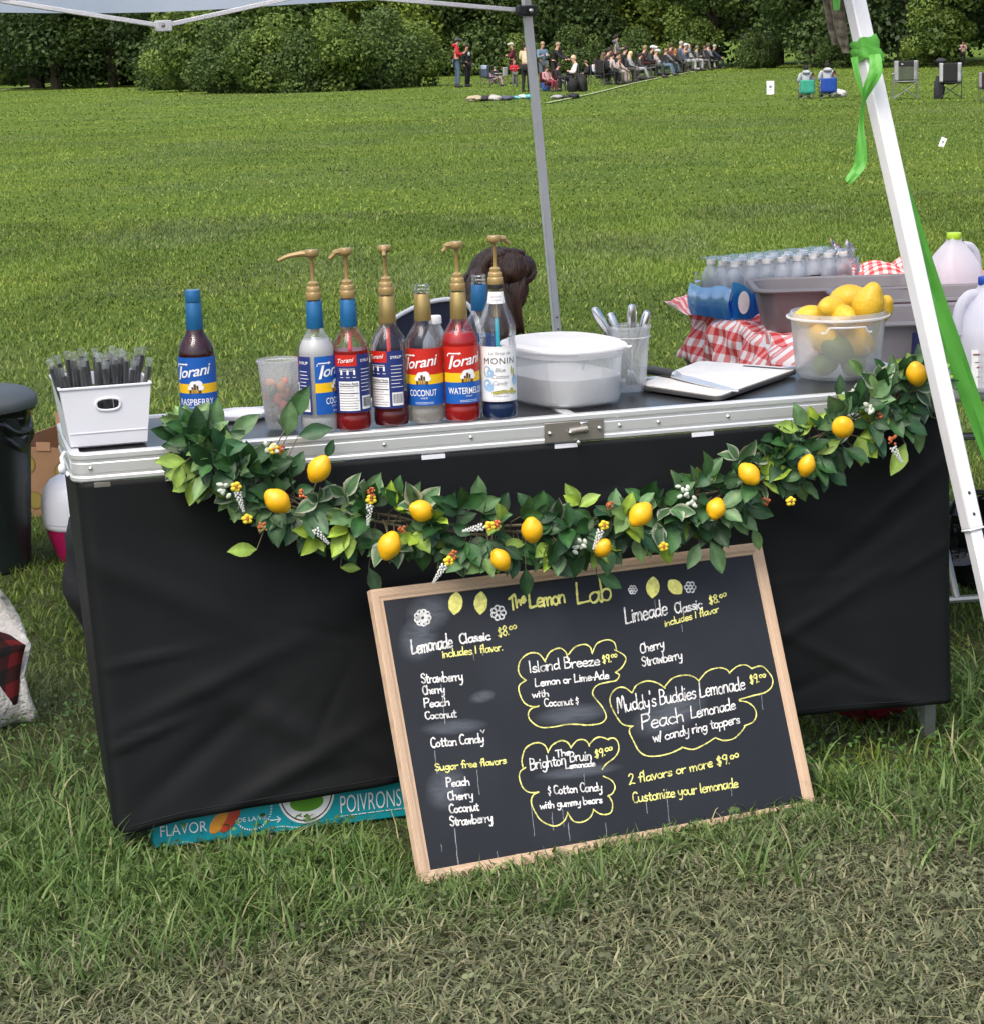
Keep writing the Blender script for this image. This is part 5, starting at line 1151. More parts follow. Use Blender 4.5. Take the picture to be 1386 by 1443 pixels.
# knife lying across the board
k0 = at_z(903, 521, TH + .019); k1 = at_z(950, 529, TH + .019); k2 = at_z(1040, 551, TH + .0145)
kn = thing('knife', 'kitchen knife with black handle lying across the white cutting board', 'knife', k1); ax = (k1 - k0); 
m = MB(); P = [k0 - k1 + Vector((0, 0, .002)), (k0 - k1) * .6 + Vector((0, 0, .003)), (k0 - k1) * .2 + Vector((0, 0, .002)), Vector((0, 0, .001))]
m.tube(smoothpath(P, 4), [.009, .010, .0105, .0105, .0105, .0105, .0108, .011, .0108, .0105, .010, .0098, .0095], 10); m.build('handle', MT['black_plastic'], kn)
bx = (k2 - k1); L_ = bx.length; bx.normalize(); by = Vector((0, 0, 1)).cross(bx).normalized()
m = MB(); prof_k = [(0, -.011, .011), (.04, -.016, .013), (L_ * .5, -.017, .011), (L_ * .85, -.012, .006), (L_, -.001, 0)]
vs = []; 
for d, a, b_ in prof_k: vs += [bx * d + by * a + Vector((0, 0, -.0022)), bx * d + by * b_ + Vector((0, 0, .0002))]
vs += [q + Vector((0, 0, .0018)) for q in vs]; n = len(prof_k); fs = []
for i in range(n - 1): a = i * 2; fs += [(a, a + 1, a + 3, a + 2), (a + 2 * n, a + 2 + 2 * n, a + 3 + 2 * n, a + 1 + 2 * n), (a, a + 2, a + 2 + 2 * n, a + 2 * n), (a + 1, a + 1 + 2 * n, a + 3 + 2 * n, a + 3)]
m.add(vs, fs); m.build('blade', MT['knife_steel'], kn, smooth=False)
m = MB(); m.tube([Vector((0, 0, .001)), bx * .012], .0098, 10); m.build('bolster', MT['steel'], kn)

# ------------------------------------------------------------------ bucket of lemons
p = on_table(1180, 537, .088)
bk = thing('lemon_bucket', 'round frosted bucket heaped with lemons at the right end of the table', 'bucket', p)
m = MB(); m.lathe([(.0, .002), (.086, .0), (.091, .004), (.094, .012), (.1045, .128), (.105, .131), (.1125, .132), (.1125, .136), (.108, .140), (.106, .146), (.1035, .146), (.1035, .13), (.0925, .012), (.088, .006), (.0, .005)], 56); m.build('bucket_wall', MT['frosted'], bk)
m = MB(); m.lathe([(.1125, .1315), (.1150, .133), (.1150, .136), (.1125, .1372)], 56); m.build('rim_band', MT['frosted_dense'], bk)
for a0, a1 in ((-2.05, -1.05),):
    m = MB(); m.tube([(.1145 * math.cos(a), .1145 * math.sin(a), .121 + .012 * (0 if .12 < (a - a0) / (a1 - a0) < .88 else -1)) for a in np.linspace(a0, a1, 14)], .0022, 6); m.build('handle_lug', MT['frosted_dense'], bk)
def lemon_fn(d):
    t = abs(d.z); return 1 + .20 * max(0, t - .80) / .20 * (1 if d.z > 0 else .7) + .012 * math.sin(d.x * 7) * math.cos(d.y * 6 + d.z * 3)
LM = MB(); LM.ball((0, 0, 0), .0315, .0315, .041, 24, 18, fn=lemon_fn)
lem0 = None
def lemon(pos, rot, s, label, group, mat='lemon', cat='lemon'):
    global lem0
    if lem0 is None: o = LM.build('lemon', MT['lemon']); lem0 = o
    else:
        o = lem0.copy(); COL.objects.link(o)
    if mat != 'lemon': o.data = lem0.data.copy(); o.data.materials[0] = MT[mat]; o.name = 'lime'
    o.location = pos; o.rotation_euler = rot; o.scale = (s, s, s); tag(o, label, cat, group); return o
gl = 'lemons heaped in the bucket'
yb = p.y
for (x, y, dy, rot, s, lab) in [(1193, 421, .035, (1.3, .1, 1.1), 1.02, 'lemon at the back of the heap in the bucket'), (1222, 430, -.025, (.25, .3, 0), 1.12, 'largest lemon on the right of the heap, standing on end'), (1172, 437, -.035, (1.25, .5, -.75), 1.0, 'lemon on the left of the heap with its stem scar towards the viewer'),
        (1187, 446, -.062, (1.4, 1.2, .2), .86, 'lemon at the front of the heap, half below the rim'), (1141, 446, -.01, (1.5, .2, 1.4), .82, 'small lemon with a green blotch at the left rim of the bucket'), (1240, 437, .01, (.5, .5, 0), .85, 'lemon half hidden behind the largest lemon')]:
    q = at_y(x, y, yb + dy); lemon(q, rot, s, lab, gl)
for (x, y, dy, s, mt_, lab) in [(1145, 478, -.045, 1.05, 'lemon', 'lemon blurred by the left bucket wall'), (1217, 482, -.045, 1.1, 'lemon', 'lemon blurred by the right bucket wall'), (1183, 494, -.06, 1.0, 'lime', 'lime in the middle of the bucket seen through its wall'), (1152, 514, -.05, .85, 'lime', 'lime at the lower left inside the bucket'), (1207, 513, -.045, .9, 'lime', 'lime at the lower right inside the bucket')]:
    q = at_y(x, y, yb + dy); dv = q - p; dv.z = 0; q = q - dv * max(0, 1 - .046 / max(.001, dv.length)); lemon(q, (1.2, .3, x * .7), s, lab, 'limes in the bucket' if mt_ == 'lime' else gl, mt_, 'lime' if mt_ == 'lime' else 'lemon')
# ------------------------------------------------------------------ lemon garland
gpx = [(258, 622, .02), (278, 645, -.035), (310, 655, -.05), (380, 692, -.06), (460, 722, -.07), (560, 735, -.11), (650, 746, -.15), (750, 746, -.14), (850, 734, -.12), (930, 715, -.10), (1010, 698, -.08), (1090, 655, -.06), (1160, 615, -.055), (1230, 580, -.045), (1275, 552, .00), (1303, 534, .03)]
def at_t(x, y, t):
    """point in the upright plane parallel to the table front, t metres behind it"""
    d = ray(x, y); o = Vector((0, 0, EYE)); return o + d * ((TO + TB * t - o).dot(TB) / d.dot(TB))
GP = smoothpath([at_t(*q) for q in gpx], 10)
base = GP[0].copy(); base.z = TH
gar = thing('lemon_garland', 'artificial lemon and leaf garland draped across the front of the table', 'garland', base)
def gpt(u):
    f = u * (len(GP) - 1); i = min(int(f), len(GP) - 2); return GP[i].lerp(GP[i + 1], f - i)
TOC = -TB   # towards the viewer
stem = MB(); rr = random.Random(21)
for k in range(3):
    stem.tube([q + Vector((0, 0, .010 * math.sin(i * .21 + k * 2))) + TOC * (.008 * math.cos(i * .3 + k)) for i, q in enumerate(GP)], .0028, 6)
LF = {'v': [], 'f': [], 'c': []}
def leaf(base_p, d, up, L_, W_, col, edge=None, curl=.25):
    """pointed oval leaf, folded along its rib; edge = colour of a pale margin"""
    d = d.normalized(); s = d.cross(up).normalized(); n = s.cross(d)
    prof = [(0, .05), (.12, .34), (.28, .78), (.45, 1.0), (.62, .92), (.78, .64), (.9, .30), (1.0, .0)]
    b = len(LF['v']); rows = []
    for t, w_ in prof:
        c = base_p + d * (t * L_) - n * (curl * L_ * t * t) ; hw = W_ / 2 * w_
        wav = .05 * W_ * math.sin(t * 14 + L_ * 400)
        rows.append([c + s * hw + n * (hw * .32 + wav), c + s * hw * .5 + n * hw * .10, c, c - s * hw * .5 + n * hw * .10, c - s * hw + n * (hw * .32 - wav)])
    c0 = Vector(col); ce = Vector(edge) if edge else c0 * .88; cm = c0 * 1.25
    for r_ in rows:
        LF['v'] += [tuple(q) for q in r_]; LF['c'] += [tuple(ce), tuple(c0), tuple(cm), tuple(c0), tuple(ce)]
    for i in range(len(rows) - 1):
        for j in range(4): LF['f'].append((b + i * 5 + j, b + i * 5 + j + 1, b + (i + 1) * 5 + j + 1, b + (i + 1) * 5 + j))
DK = [(.020, .070, .018), (.030, .092, .026), (.016, .055, .016), (.044, .115, .036), (.026, .080, .032), (.050, .105, .050)]
PALE = [(.13, .23, .075), (.10, .19, .08)]; LIME = [(.27, .40, .045), (.22, .34, .06)]
nspr = 275
for k in range(nspr):
    u = (k + rr.uniform(.1, .9)) / nspr; c = gpt(u)
    a = rr.uniform(0, 6.283); rad_ = rr.uniform(.004, .033) if .05 < u < .95 else rr.uniform(0, .012)
    c = c + Vector((0, 0, 1)) * rad_ * math.sin(a) + TOC * (rad_ * .8 * abs(math.cos(a)) - .004)
    tang = (gpt(min(1, u + .01)) - gpt(max(0, u - .01))).normalized()
    vs_ = rr.choice((-1, 1)) if u < .9 else 1
    out = (Vector((0, 0, math.sin(a) * 1.0 + .15 * vs_)) + TOC * rr.uniform(.25, .9) + tang * rr.uniform(-1.0, 1.0)).normalized()
    sl_ = rr.uniform(.012, .040); tip = c + out * sl_; stem.tube([gpt(u), c, tip], [.0016, .0014, .001], 5)
    nl = rr.choice((2, 3, 3, 4))
    typ = rr.random()
    for j in range(nl):
        col = rr.choice(DK); edge = None
        if typ < .22: col = rr.choice(PALE)
        elif typ < .32: col = rr.choice(LIME)
        elif typ < .41: col = (.05, .11, .045); edge = (.42, .46, .34)
        f = rr.uniform(.7, 1.35); col = tuple(q * f for q in col)
        spread = (j - (nl - 1) / 2) * rr.uniform(.65, .95)
        sdir = out.cross(TOC + Vector((0, 0, .2))).normalized()
        d = (out * math.cos(spread) + sdir * math.sin(spread) + Vector((rr.uniform(-.2, .2), rr.uniform(-.2, .2), rr.uniform(-.3, .15)))).normalized()
        up = (TOC * rr.uniform(.5, 1.1) + Vector((rr.uniform(-.5, .5), 0, rr.uniform(.0, 1.0)))).normalized()
        L_ = rr.uniform(.040, .067); leaf(tip - out * sl_ * .3 * j / nl, d, up, L_, L_ * rr.uniform(.50, .62), col, edge, rr.uniform(.05, .35))
# particular leaves that stand out
for (x, y, t, dx, dz, L_, ty) in [(300, 612, -.02, .15, 1, .075, 'p'), (325, 615, -.02, .75, .6, .072, 'p'), (262, 650, -.07, -1, .15, .062, 'l'), (255, 655, -.075, -.3, -1, .05, 'l'), (362, 774, -.08, -1, .1, .060, 'l'), (480, 800, -.10, .9, -.05, .040, 'l'), (612, 735, -.16, .2, -1, .062, 'l'), (900, 770, -.13, .6, .6, .058, 'l'), (925, 745, -.13, -.7, -.5, .06, 'l'),
        (1000, 762, -.12, .35, -1, .075, 'p'), (985, 765, -.12, -.5, -.8, .06, 'p'), (1125, 605, -.09, -1, .3, .06, 'l'), (1150, 640, -.09, .8, .5, .058, 'l'), (1275, 625, -.07, -.5, -.8, .075, 'l'), (1290, 600, -.05, .1, -1, .06, 'p'), (410, 590, -.04, .5, .9, .075, 'd'), (405, 615, -.04, .1, 1, .075, 'p'), (420, 615, -.05, 1, .25, .07, 'd'), (460, 645, -.05, .35, .9, .04, 'd'), (244, 615, .02, -.3, .8, .05, 'd'),
        (1180, 560, -.02, .05, 1, .05, 'd'), (1245, 530, .02, -.4, .7, .05, 'd'), (1215, 530, .02, -.6, .7, .055, 'p'), (1275, 560, -.02, .6, .25, .06, 'p'), (740, 800, -.16, -.05, -1, .06, 'd'), (770, 790, -.16, .8, -.5, .065, 'd'), (520, 800, -.10, .3, -1, .06, 'd'), (840, 810, -.14, .9, -.5, .06, 'd'), (1060, 745, -.08, .3, -1, .05, 'p')]:
    q = at_t(x, y, t); col = {'p': rr.choice(PALE), 'l': rr.choice(LIME), 'd': rr.choice(DK)}[ty]
    k_ = min(range(len(GP)), key=lambda i: (GP[i] - q).length); stem.tube([GP[k_], GP[k_].lerp(q, .55) + Vector((0, 0, .006)), q], [.0016, .0014, .001], 5)
    leaf(q, TA * dx + Vector((0, 0, dz)) + TOC * .25, (TOC + Vector((0, 0, .5))).normalized(), L_, L_ * .5, col, None, .15)
lv = MB(); lv.v = LF['v']; lv.f = LF['f']; lv.m = [0] * len(LF['f'])
c4 = np.ones((len(LF['v']), 4), np.float32); c4[:, :3] = np.array(LF['c'])
fo = lv.build('foliage', MT['faux_leaf'], gar, origin=base, cols=c4, angle=180)
stem.build('stem', pm('wire_stem', (.11, .095, .05), .7, var=.35, scale=40), gar, origin=base)
FL = MB(); FL.ball((0, 0, 0), .0245, .0245, .0285, 20, 14, fn=lambda d: 1 + .16 * max(0, abs(d.z) - .8) / .2)
fl0 = None
for k, (x, y, t, s) in enumerate([(450, 661, -.10, 1.0), (391, 706, -.11, 1.02), (549, 769, -.155, 1.02), (594, 720, -.15, .95), (749, 747, -.195, .95), (705, 789, -.19, .85), (902, 725, -.165, 1.0), (848, 772, -.165, .82), (1008, 717, -.115, .9), (1055, 668, -.11, .95), (1136, 656, -.095, .8), (1187, 602, -.10, 1.02), (1291, 527, -.035, 1.0)]):
    q = at_t(x, y, t - .035) - base
    if fl0 is None: o = FL.build('lemon', MT['lemon_faux'], gar); fl0 = o
    else: o = fl0.copy(); COL.objects.link(o); o.parent = gar
    o.location = q; o.rotation_euler = (rr.uniform(-.6, 1.2), rr.uniform(-.8, .8), rr.uniform(0, 6)); s *= .92; o.scale = (s, s, s * rr.uniform(.88, 1.04))
def sprig(x, y, t, dx, dz, kind):
    q = at_t(x, y, t - .03) - base; m = MB(); d = (TA * dx + Vector((0, 0, dz))).normalized()
    if 's' in kind:     # white spike
        for i in range(34):
            f = i / 34; r_ = .0062 * (1 - f * .8); a = i * 2.4; sd_ = d.cross(TOC).normalized()
            m.ball(q + d * (.008 + f * .042) + (TOC * math.cos(a) + sd_ * math.sin(a)) * r_, .0026 * (1 - .4 * f), nu=6, nv=4, m=0)
    if 'y' in kind:
        c = q - d * .004 + TOC * .006
        for i in range(5): a = i * 1.257; sd_ = d.cross(TOC).normalized(); m.ball(c + (d * math.cos(a) + sd_ * math.sin(a)) * .0062, .0055, .003, .0045, 8, 5, m=1)
        m.ball(c + TOC * .003, .003, nu=6, nv=4, m=2)
    if 'o' in kind:
        c = q - d * .018 + TOC * .004
        for i in range(12): m.ball(c + Vector((rr.uniform(-.007, .007), rr.uniform(-.006, .006), rr.uniform(-.008, .008))), rr.uniform(.0022, .0036), nu=7, nv=5, m=2)
    if 'w' in kind:
        c = q
        for i in range(7): m.ball(c + Vector((rr.uniform(-.012, .012), rr.uniform(-.008, .004), rr.uniform(-.012, .012))), .0065, .003, .0042, 8, 5, rot=Matrix.Rotation(rr.uniform(0, 3), 3, 'Y'), m=3)
    m.build('flower_sprig', [MT['petal_w'], MT['petal_y'], MT['petal_o'], MT['petal_g']], gar)
MT['petal_w'] = pm('petal_white', (.66, .68, .66), .7, var=.1, scale=60); MT['petal_y'] = pm('petal_yellow', (.68, .52, .03), .6, var=.15); MT['petal_o'] = pm('petal_orange', (.40, .10, .03), .6, var=.35, scale=60); MT['petal_g'] = pm('petal_variegated', (.48, .53, .44), .6, var=.3, scale=50)
for q in [(333, 688, -.11, .25, -1, 'sy'), (318, 690, -.11, -.8, .3, 'w'), (382, 632, -.08, -1, .1, 'ywo'), (425, 682, -.11, 0, 1, 'o'), (345, 730, -.10, -.8, .2, 'y'), (372, 730, -.10, .2, .8, 'o'), (522, 706, -.12, -.15, -1, 'syo'), (568, 735, -.15, .3, 1, 'o'), (686, 741, -.20, -1, -.12, 'syo'), (630, 792, -.19, -.6, -.8, 'syo'), (855, 725, -.175, -.3, -1, 'o'), (848, 742, -.175, -.4, -.9, 'sy'), (815, 770, -.18, .5, .2, 'w'), (962, 694, -.12, .4, .6, 'w'), (975, 706, -.12, 0, 1, 'w'), (935, 768, -.14, .4, .2, 'y'), (1112, 703, -.09, 0, 1, 'y'), (1078, 694, -.09, 0, 1, 'o'),
          (1213, 545, -.005, .2, .8, 'w'), (1205, 555, -.01, -.4, .5, 'w'), (1240, 572, -.05, .2, .9, 'o'), (1257, 608, -.09, .1, .9, 'o'), (1255, 626, -.09, .55, -.9, 's'), (440, 742, -.11, .5, -.6, 's'), (1222, 575, -.07, .5, .4, 'w')]: sprig(*q)
# ------------------------------------------------------------------ pop-up canopy
TA_ = rad(21); E1 = Vector((math.cos(TA_), math.sin(TA_), 0)); E2 = Vector((-math.sin(TA_), math.cos(TA_), 0))
def line_z(a, b, z): return a + (b - a) * ((z - a.z) / (b.z - a.z))
fr_hi, fr_lo = at_y(1204, 0, 4.48), at_y(1342, 620, 4.30)
br_hi, br_lo = at_y(743, 25, 7.15), at_y(782, 445, 7.42)
tent = thing('canopy_tent', 'white pop-up canopy with slanted square steel legs over the table', 'canopy', (0, 5.5, 0))
EAVE = 1.93
def mirror(p, q):   # opposite corner legs, mirrored across the middle of each side
    return p
fr_f, fr_t = line_z(fr_hi, fr_lo, 0), line_z(fr_hi, fr_lo, EAVE); br_f, br_t = line_z(br_hi, br_lo, 0), line_z(br_hi, br_lo, EAVE)
SP = 2.35
fl_t = fr_t - E1 * SP; bl_t = br_t - E1 * SP
refl = lambda v: v - E1 * (2 * v.dot(E1))
fl_f = fl_t + refl(fr_f - fr_t); bl_f = bl_t + refl(br_f - br_t)
O_ = Vector((0, 5.5, 0))
def sq_leg(foot, top, sz, name='leg'):
    d = (top - foot).normalized(); joint = foot + (top - foot) * (.555 / top.z)
    m = MB()
    def sqt(p0, p1, w_):
        a = (E1 - d * E1.dot(d)).normalized(); b_ = d.cross(a); m.box((p0 + p1) / 2, (w_, w_, (p1 - p0).length), Matrix((a, b_, d)).transposed())
    sqt(joint, top, sz)
    lo = m.build(name, MT['white_steel'], tent, origin=O_, bevel=.003)
    m = MB(); sqt(foot, joint, sz * .80); sqt(joint - d * .004, joint + d * .001, sz * 1.04); m.build('inner_tube', MT['white_steel'], lo, origin=O_, bevel=.002)
    m = MB(); a = (E1 - d * E1.dot(d)).normalized(); b_ = d.cross(a); m.box(foot + d * .004, (sz * 2.2, sz * 2.2, .008), Matrix((a, b_, d)).transposed()); m.build('foot_plate', MT['white_steel'], lo, origin=O_, bevel=.002)
    m = MB()
    for zz in (.03, .075): m.ball(joint + d * zz - b_ * sz * .5, .0035, nu=8, nv=6)
    m.build('pin_hole', MT['black_plastic'], lo, origin=O_)
    return lo
sq_leg(fr_f, fr_t, .034); sq_leg(br_f, br_t, .0265); sq_leg(fl_f, fl_t, .034); sq_leg(bl_f, bl_t, .0265)
# scissor trusses
TZb, TZt = 1.675, 1.86
def truss(a, b_, lift=0.0):
    mid = (a + b_) / 2 + Vector((0, 0, lift)); TZb, TZt = 1.675 + lift, 1.86 + lift; lo = lambda p, z: Vector((p.x, p.y, z))
    mb_z = EYE + (62 - 32) / FOC * 6.8 + .03
    for p, q in ((lo(a, TZb), lo(mid, TZt - .06)), (lo(mid, TZb - .015), lo(a, TZt + .02)), (lo(mid, TZb - .015), lo(b_, TZt + .02)), (lo(b_, TZb), lo(mid, TZt - .06))):
        off = (b_ - a).normalized().cross(Vector((0, 0, 1))) * (.011 if p.z < q.z else -.011)
        m = MB(); m.bar(p + off, q + off, .026, .014); m.build('truss_bar', MT['white_steel'], tent, origin=O_, bevel=.002)
    m = MB(); m.box((mid.x, mid.y, TZb - .015), (.05, .034, .034), rz_m(TA_)); jo = m.build('truss_joint', MT['white_steel'], tent, origin=O_, bevel=.004)
    m = MB(); m.ball((mid.x + .004, mid.y - .02, TZb - .013), .006, nu=8, nv=6); m.build('truss_bolt', MT['hinge_steel'], jo, origin=O_)
at_leg = lambda f, t, z: line_z(t, f, z)
truss(at_leg(br_f, br_t, TZb), at_leg(bl_f, bl_t, TZb)); truss(at_leg(br_f, br_t, TZb) + E1 * .01, at_leg(fr_f, fr_t, TZb), .06); truss(at_leg(fr_f, fr_t, TZb), at_leg(fl_f, fl_t, TZb), .12); truss(at_leg(fl_f, fl_t, TZb), at_leg(bl_f, bl_t, TZb), .06)
for f, t in ((br_f, br_t), (bl_f, bl_t), (fl_f, fl_t)):
    c = at_leg(f, t, TZb); m = MB(); m.box(c, (.052, .050, .034), rz_m(TA_)); m.box(c + E1 * -.03 - E2 * .02, (.03, .03, .03), rz_m(TA_)); bo = m.build('slider_bracket', MT['black_plastic'], tent, origin=O_, bevel=.004)
    m = MB(); m.ball(c - E2 * .033, .008, .006, .008, 8, 6); m.build('bracket_pin', MT['rivet_steel'], bo, origin=O_)
# cloth roof with a drooping valance
tops = [fl_t, fr_t, br_t, bl_t]; apex = sum(tops, Vector()) / 4 + Vector((0, 0, .72))
m = MB(); nE = 14
for k in range(4):
    a, b_ = tops[k], tops[(k + 1) % 4]
    def rf(u, v): q = a.lerp(b_, u).lerp(apex, v); return q + Vector((0, 0, -.10 * math.sin(math.pi * u) * (1 - v) - .06 * math.sin(math.pi * v)))
    m.grid(rf, nE, 10)
m.build('roof_cloth', MT['canopy_cloth'], tent, origin=O_, angle=50)
m = MB()
cen = sum(tops, Vector()) / 4
for k in range(4):
    a, b_ = tops[k], tops[(k + 1) % 4]; nn = ((a + b_) / 2 - cen); nn.z = 0; nn.normalize()
    m.grid(lambda u, v: a.lerp(b_, u) + nn * (.13 + .06 * v + .008 * math.sin(u * 19) * v) + Vector((0, 0, -.10 * math.sin(math.pi * u) * (1 - v) - v * (.215 - .01 * math.sin(u * 9)) + (.0))), 40, 5)
m.build('valance', MT['canopy_cloth'], tent, origin=O_, angle=180)

# camouflage patterned strap hung on the front leg
q = at_y(1186, 28, 4.50); d = (fr_t - fr_f).normalized()
st = thing('camouflage_strap', 'mottled grey brown strap with rounded end hanging behind the front canopy leg', 'strap', q)
m = MB(); dn = -d
for w_, o0, o1, off in ((.028, -.30, .070, Vector((-.004, 0, 0))), (.020, -.30, .052, Vector((-.020, .012, 0)))):
    a = E1; P = []
    for t in np.linspace(o0, o1, 16): P.append(dn * t + off + E2 * .004 * math.sin(t * 30))
    for k in range(len(P) - 1):
        wa = w_ / 2 * (1 if k < 14 else .8); wb = w_ / 2 * (1 if k + 1 < 14 else .5 if k + 1 == 15 else .8); th = E2 * .005
        m.add([P[k] - a * wa, P[k] + a * wa, P[k + 1] + a * wb, P[k + 1] - a * wb, P[k] - a * wa + th, P[k] + a * wa + th, P[k + 1] + a * wb + th, P[k + 1] - a * wb + th], [(0, 1, 2, 3), (7, 6, 5, 4), (0, 3, 7, 4), (1, 5, 6, 2), (2, 6, 7, 3), (0, 4, 5, 1)])
m.build('webbing', MT['camo'], st, smooth=False)
# green ribbon knotted round the front leg
q = at_y(1216, 78, 4.45)
rb = thing('green_ribbon', 'bright green ribbon knotted round the front canopy leg, its long tail trailing right', 'ribbon', q)
def strap_sheet(name, P, Wd, nrm=None, tw=None):
    P = smoothpath(P, 6); n = len(P); m = MB()
    wd = np.interp(np.linspace(0, 1, n), np.linspace(0, 1, len(Wd)), Wd); tws = np.interp(np.linspace(0, 1, n), np.linspace(0, 1, len(tw)), tw) if tw else [0] * n
    L_ = []
    for i in range(n):
        t = (P[min(i + 1, n - 1)] - P[max(i - 1, 0)]).normalized(); toc = Vector((-P[i].x, -P[i].y, .2)).normalized(); s = t.cross(toc).normalized()
        s = (s * math.cos(tws[i]) + toc * math.sin(tws[i])).normalized(); wv = toc * (.10 * wd[i]); L_.append(tuple(P[i] + s * (wd[i] * (j / 4 - .5)) + wv * math.sin(j * 2.1 + i * .35) for j in range(5)))
    m.add([tuple(q_) for r_ in L_ for q_ in r_], [(i * 5 + j, i * 5 + j + 1, (i + 1) * 5 + j + 1, (i + 1) * 5 + j) for i in range(n - 1) for j in range(4)])
    m.build(name, MT['green_ribbon'], rb, origin=q, angle=50)
# wrap: slightly loose square bands round the leg
def band(c, tilt, h, off, dz=0.0):
    a = (E1 - d * E1.dot(d)).normalized(); b_ = d.cross(a); r = .0190 + off; m = MB(); P = []
    for k in range(33):
        t = 2 * math.pi * k / 32; x = math.copysign(min(1, abs(math.cos(t)) * 1.32), math.cos(t)); y = math.copysign(min(1, abs(math.sin(t)) * 1.32), math.sin(t)); P.append(c + a * x * r + b_ * y * r + d * (tilt * x * r + .002 * math.sin(t * 5)))
    m.grid(lambda u, v: P[min(32, int(round(u * 32)))] + d * (h * (v - .5)) + (P[min(32, int(round(u * 32)))] - c).normalized() * .002 * math.sin(v * 6 + u * 20), 32, 4)
    m.build('wrap_band', MT['green_ribbon'], rb, origin=q, angle=50)
def legc(y): x = 1204 + (1342 - 1204) * y / 620; return line_z(fr_hi, fr_lo, at_y(x, y, 4.45).z)
band(legc(66), .10, .034, .0035); band(legc(80), -.30, .026, .0060)
strap_sheet('ribbon_tail', [at_y(1232, 76, 4.40), at_y(1233, 100, 4.38), at_y(1222, 125, 4.38), at_y(1216, 145, 4.385), at_y(1213, 175, 4.39), at_y(1213, 205, 4.38), at_y(1212, 228, 4.375), at_y(1205, 242, 4.37), at_y(1193, 256, 4.365)], [.022, .028, .022, .012, .012, .022, .026, .022, .015], tw=[.2, .0, .5, 1.0, .6, .3, .1, -.4, .2])
strap_sheet('ribbon_tail', [at_y(1203, 80, 4.41), at_y(1208, 108, 4.40), at_y(1217, 142, 4.392)], [.016, .012, .006], tw=[.3, .6, .9])
strap_sheet('ribbon_tail', [at_y(1176, -40, 4.47), at_y(1178, -5, 4.47), at_y(1178, 14, 4.465)], [.018, .018, .012], tw=[.2, .4, .2])
strap_sheet('long_tail', [at_y(1222, 90, 4.50), at_y(1252, 200, 4.56), at_y(1276, 280, 4.60), at_y(1306, 385, 4.63), at_y(1345, 500, 4.65), at_y(1390, 625, 4.66), at_y(1440, 760, 4.66), at_y(1490, 900, 4.66)], [.012, .018, .030, .042, .045, .040, .034, .03], tw=[.6, .5, .25, .05, .1, .3, .2, .2])
# ------------------------------------------------------------------ second table, behind on the right
H2 = .74
n0 = at_z(1192, 548, H2); f0 = at_z(985, 430, H2); dir2 = (f0 - n0); dir2.z = 0; L2 = dir2.length; dir2.normalize(); rgt = Vector((dir2.y, -dir2.x, 0))
az2 = math.atan2(rgt.y, rgt.x)
t2 = thing('folding_table', 'white plastic folding table behind the stall, holding tubs and jugs', 'table', (n0.x, n0.y, 0), az2)
def A2(x, y, z=0.0): return Vector((n0.x, n0.y, 0)) + rgt * x + dir2 * y + Vector((0, 0, z))
W2 = .76
def on2(px, py, dz=0.0): p = at_z(px, py, H2); return Vector((p.x, p.y, H2 + dz))
m = MB(); m.box((W2 / 2, L2 / 2, H2 - .0255), (W2, L2, .045)); m.build('tabletop', MT['table_white'], t2, bevel=.012)
for x in (.10, W2 - .10):
    for y in (.30, L2 - .30):
        m = MB(); m.tube([(x, y, 0), (x, y, H2 - .05)], .013, 10); m.build('leg', MT['leg_steel'], t2)
m = MB(); m.tube([(.10, .30, .12), (W2 - .10, .30, .12)], .010, 8); m.tube([(.10, .30, .55), (W2 - .10, .30, .55)], .010, 8); m.build('leg_brace', MT['leg_steel'], t2)
m = MB(); m.tube([(W2 / 2, .30, .12), (W2 / 2, .80, H2 - .06)], .010, 8); m.build('folding_strut', MT['leg_steel'], t2)
# gingham cloth
gc = thing('tablecloth', 'red and white gingham cloth crumpled over the far part of the white folding table', 'tablecloth', A2(0, 0, 0), az2)
m = MB(); rr = random.Random(4)
def cl(u, v):
    x = -.17 + u * (W2 + .34); y = .34 + v * (L2 - .34 + .16); z = H2 + .004
    over = 0
    if x < 0: over = -x
    if x > W2: over = x - W2
    k = (.008 * math.sin(x * 23 + y * 9) + .004 * math.sin(x * 50 - y * 37)) + .010 * math.sin(y * 17 - x * 8 + 1) + .005 * math.sin(x * 41 + y * 33)
    z += abs(k) * 1.2 if over == 0 else 0
    if over: z -= over * .92; x = (-.012 - over * .25 + k * 1.5) if x < 0 else (W2 + .012 + over * .25 + k)
    ov = y - L2
    if ov > 0: z -= ov * .9; y = L2 + .012 + ov * .3 + k
    yn = y - .34; 
    if yn < .10 and over == 0: z += .012 * (1 - yn / .10) * (1 + math.sin(x * 30)) * .5
    return (x, y + (.10 * math.sin(u * 7) if v < .02 else 0), z)
m.grid(cl, 70, 90); m.build('cloth', MT['gingham'], gc, solid=.0015, angle=180)
# bunched cloth at the far left corner and at the back
m = MB()
def bunch(cx, cy, rx, ry, h):
    def fb(u, v):
        x = -1 + 2 * u; y = -1 + 2 * v; r = max(0, 1 - (x * x * x * x + y * y * y * y)); 
        return (cx + x * rx, cy + y * ry, H2 + .008 + h * r ** .6 * (1 + .30 * math.sin(x * 6 + y * 4) + .22 * math.sin(y * 9 - x * 3)))
    m.grid(fb, 34, 34)
bunch(.05, L2 - .10, .15, .18, .030); bunch(W2 * .80, L2 - .22, .30, .15, .10)
m.build('cloth_fold', MT['gingham'], gc, solid=.0015, angle=180)
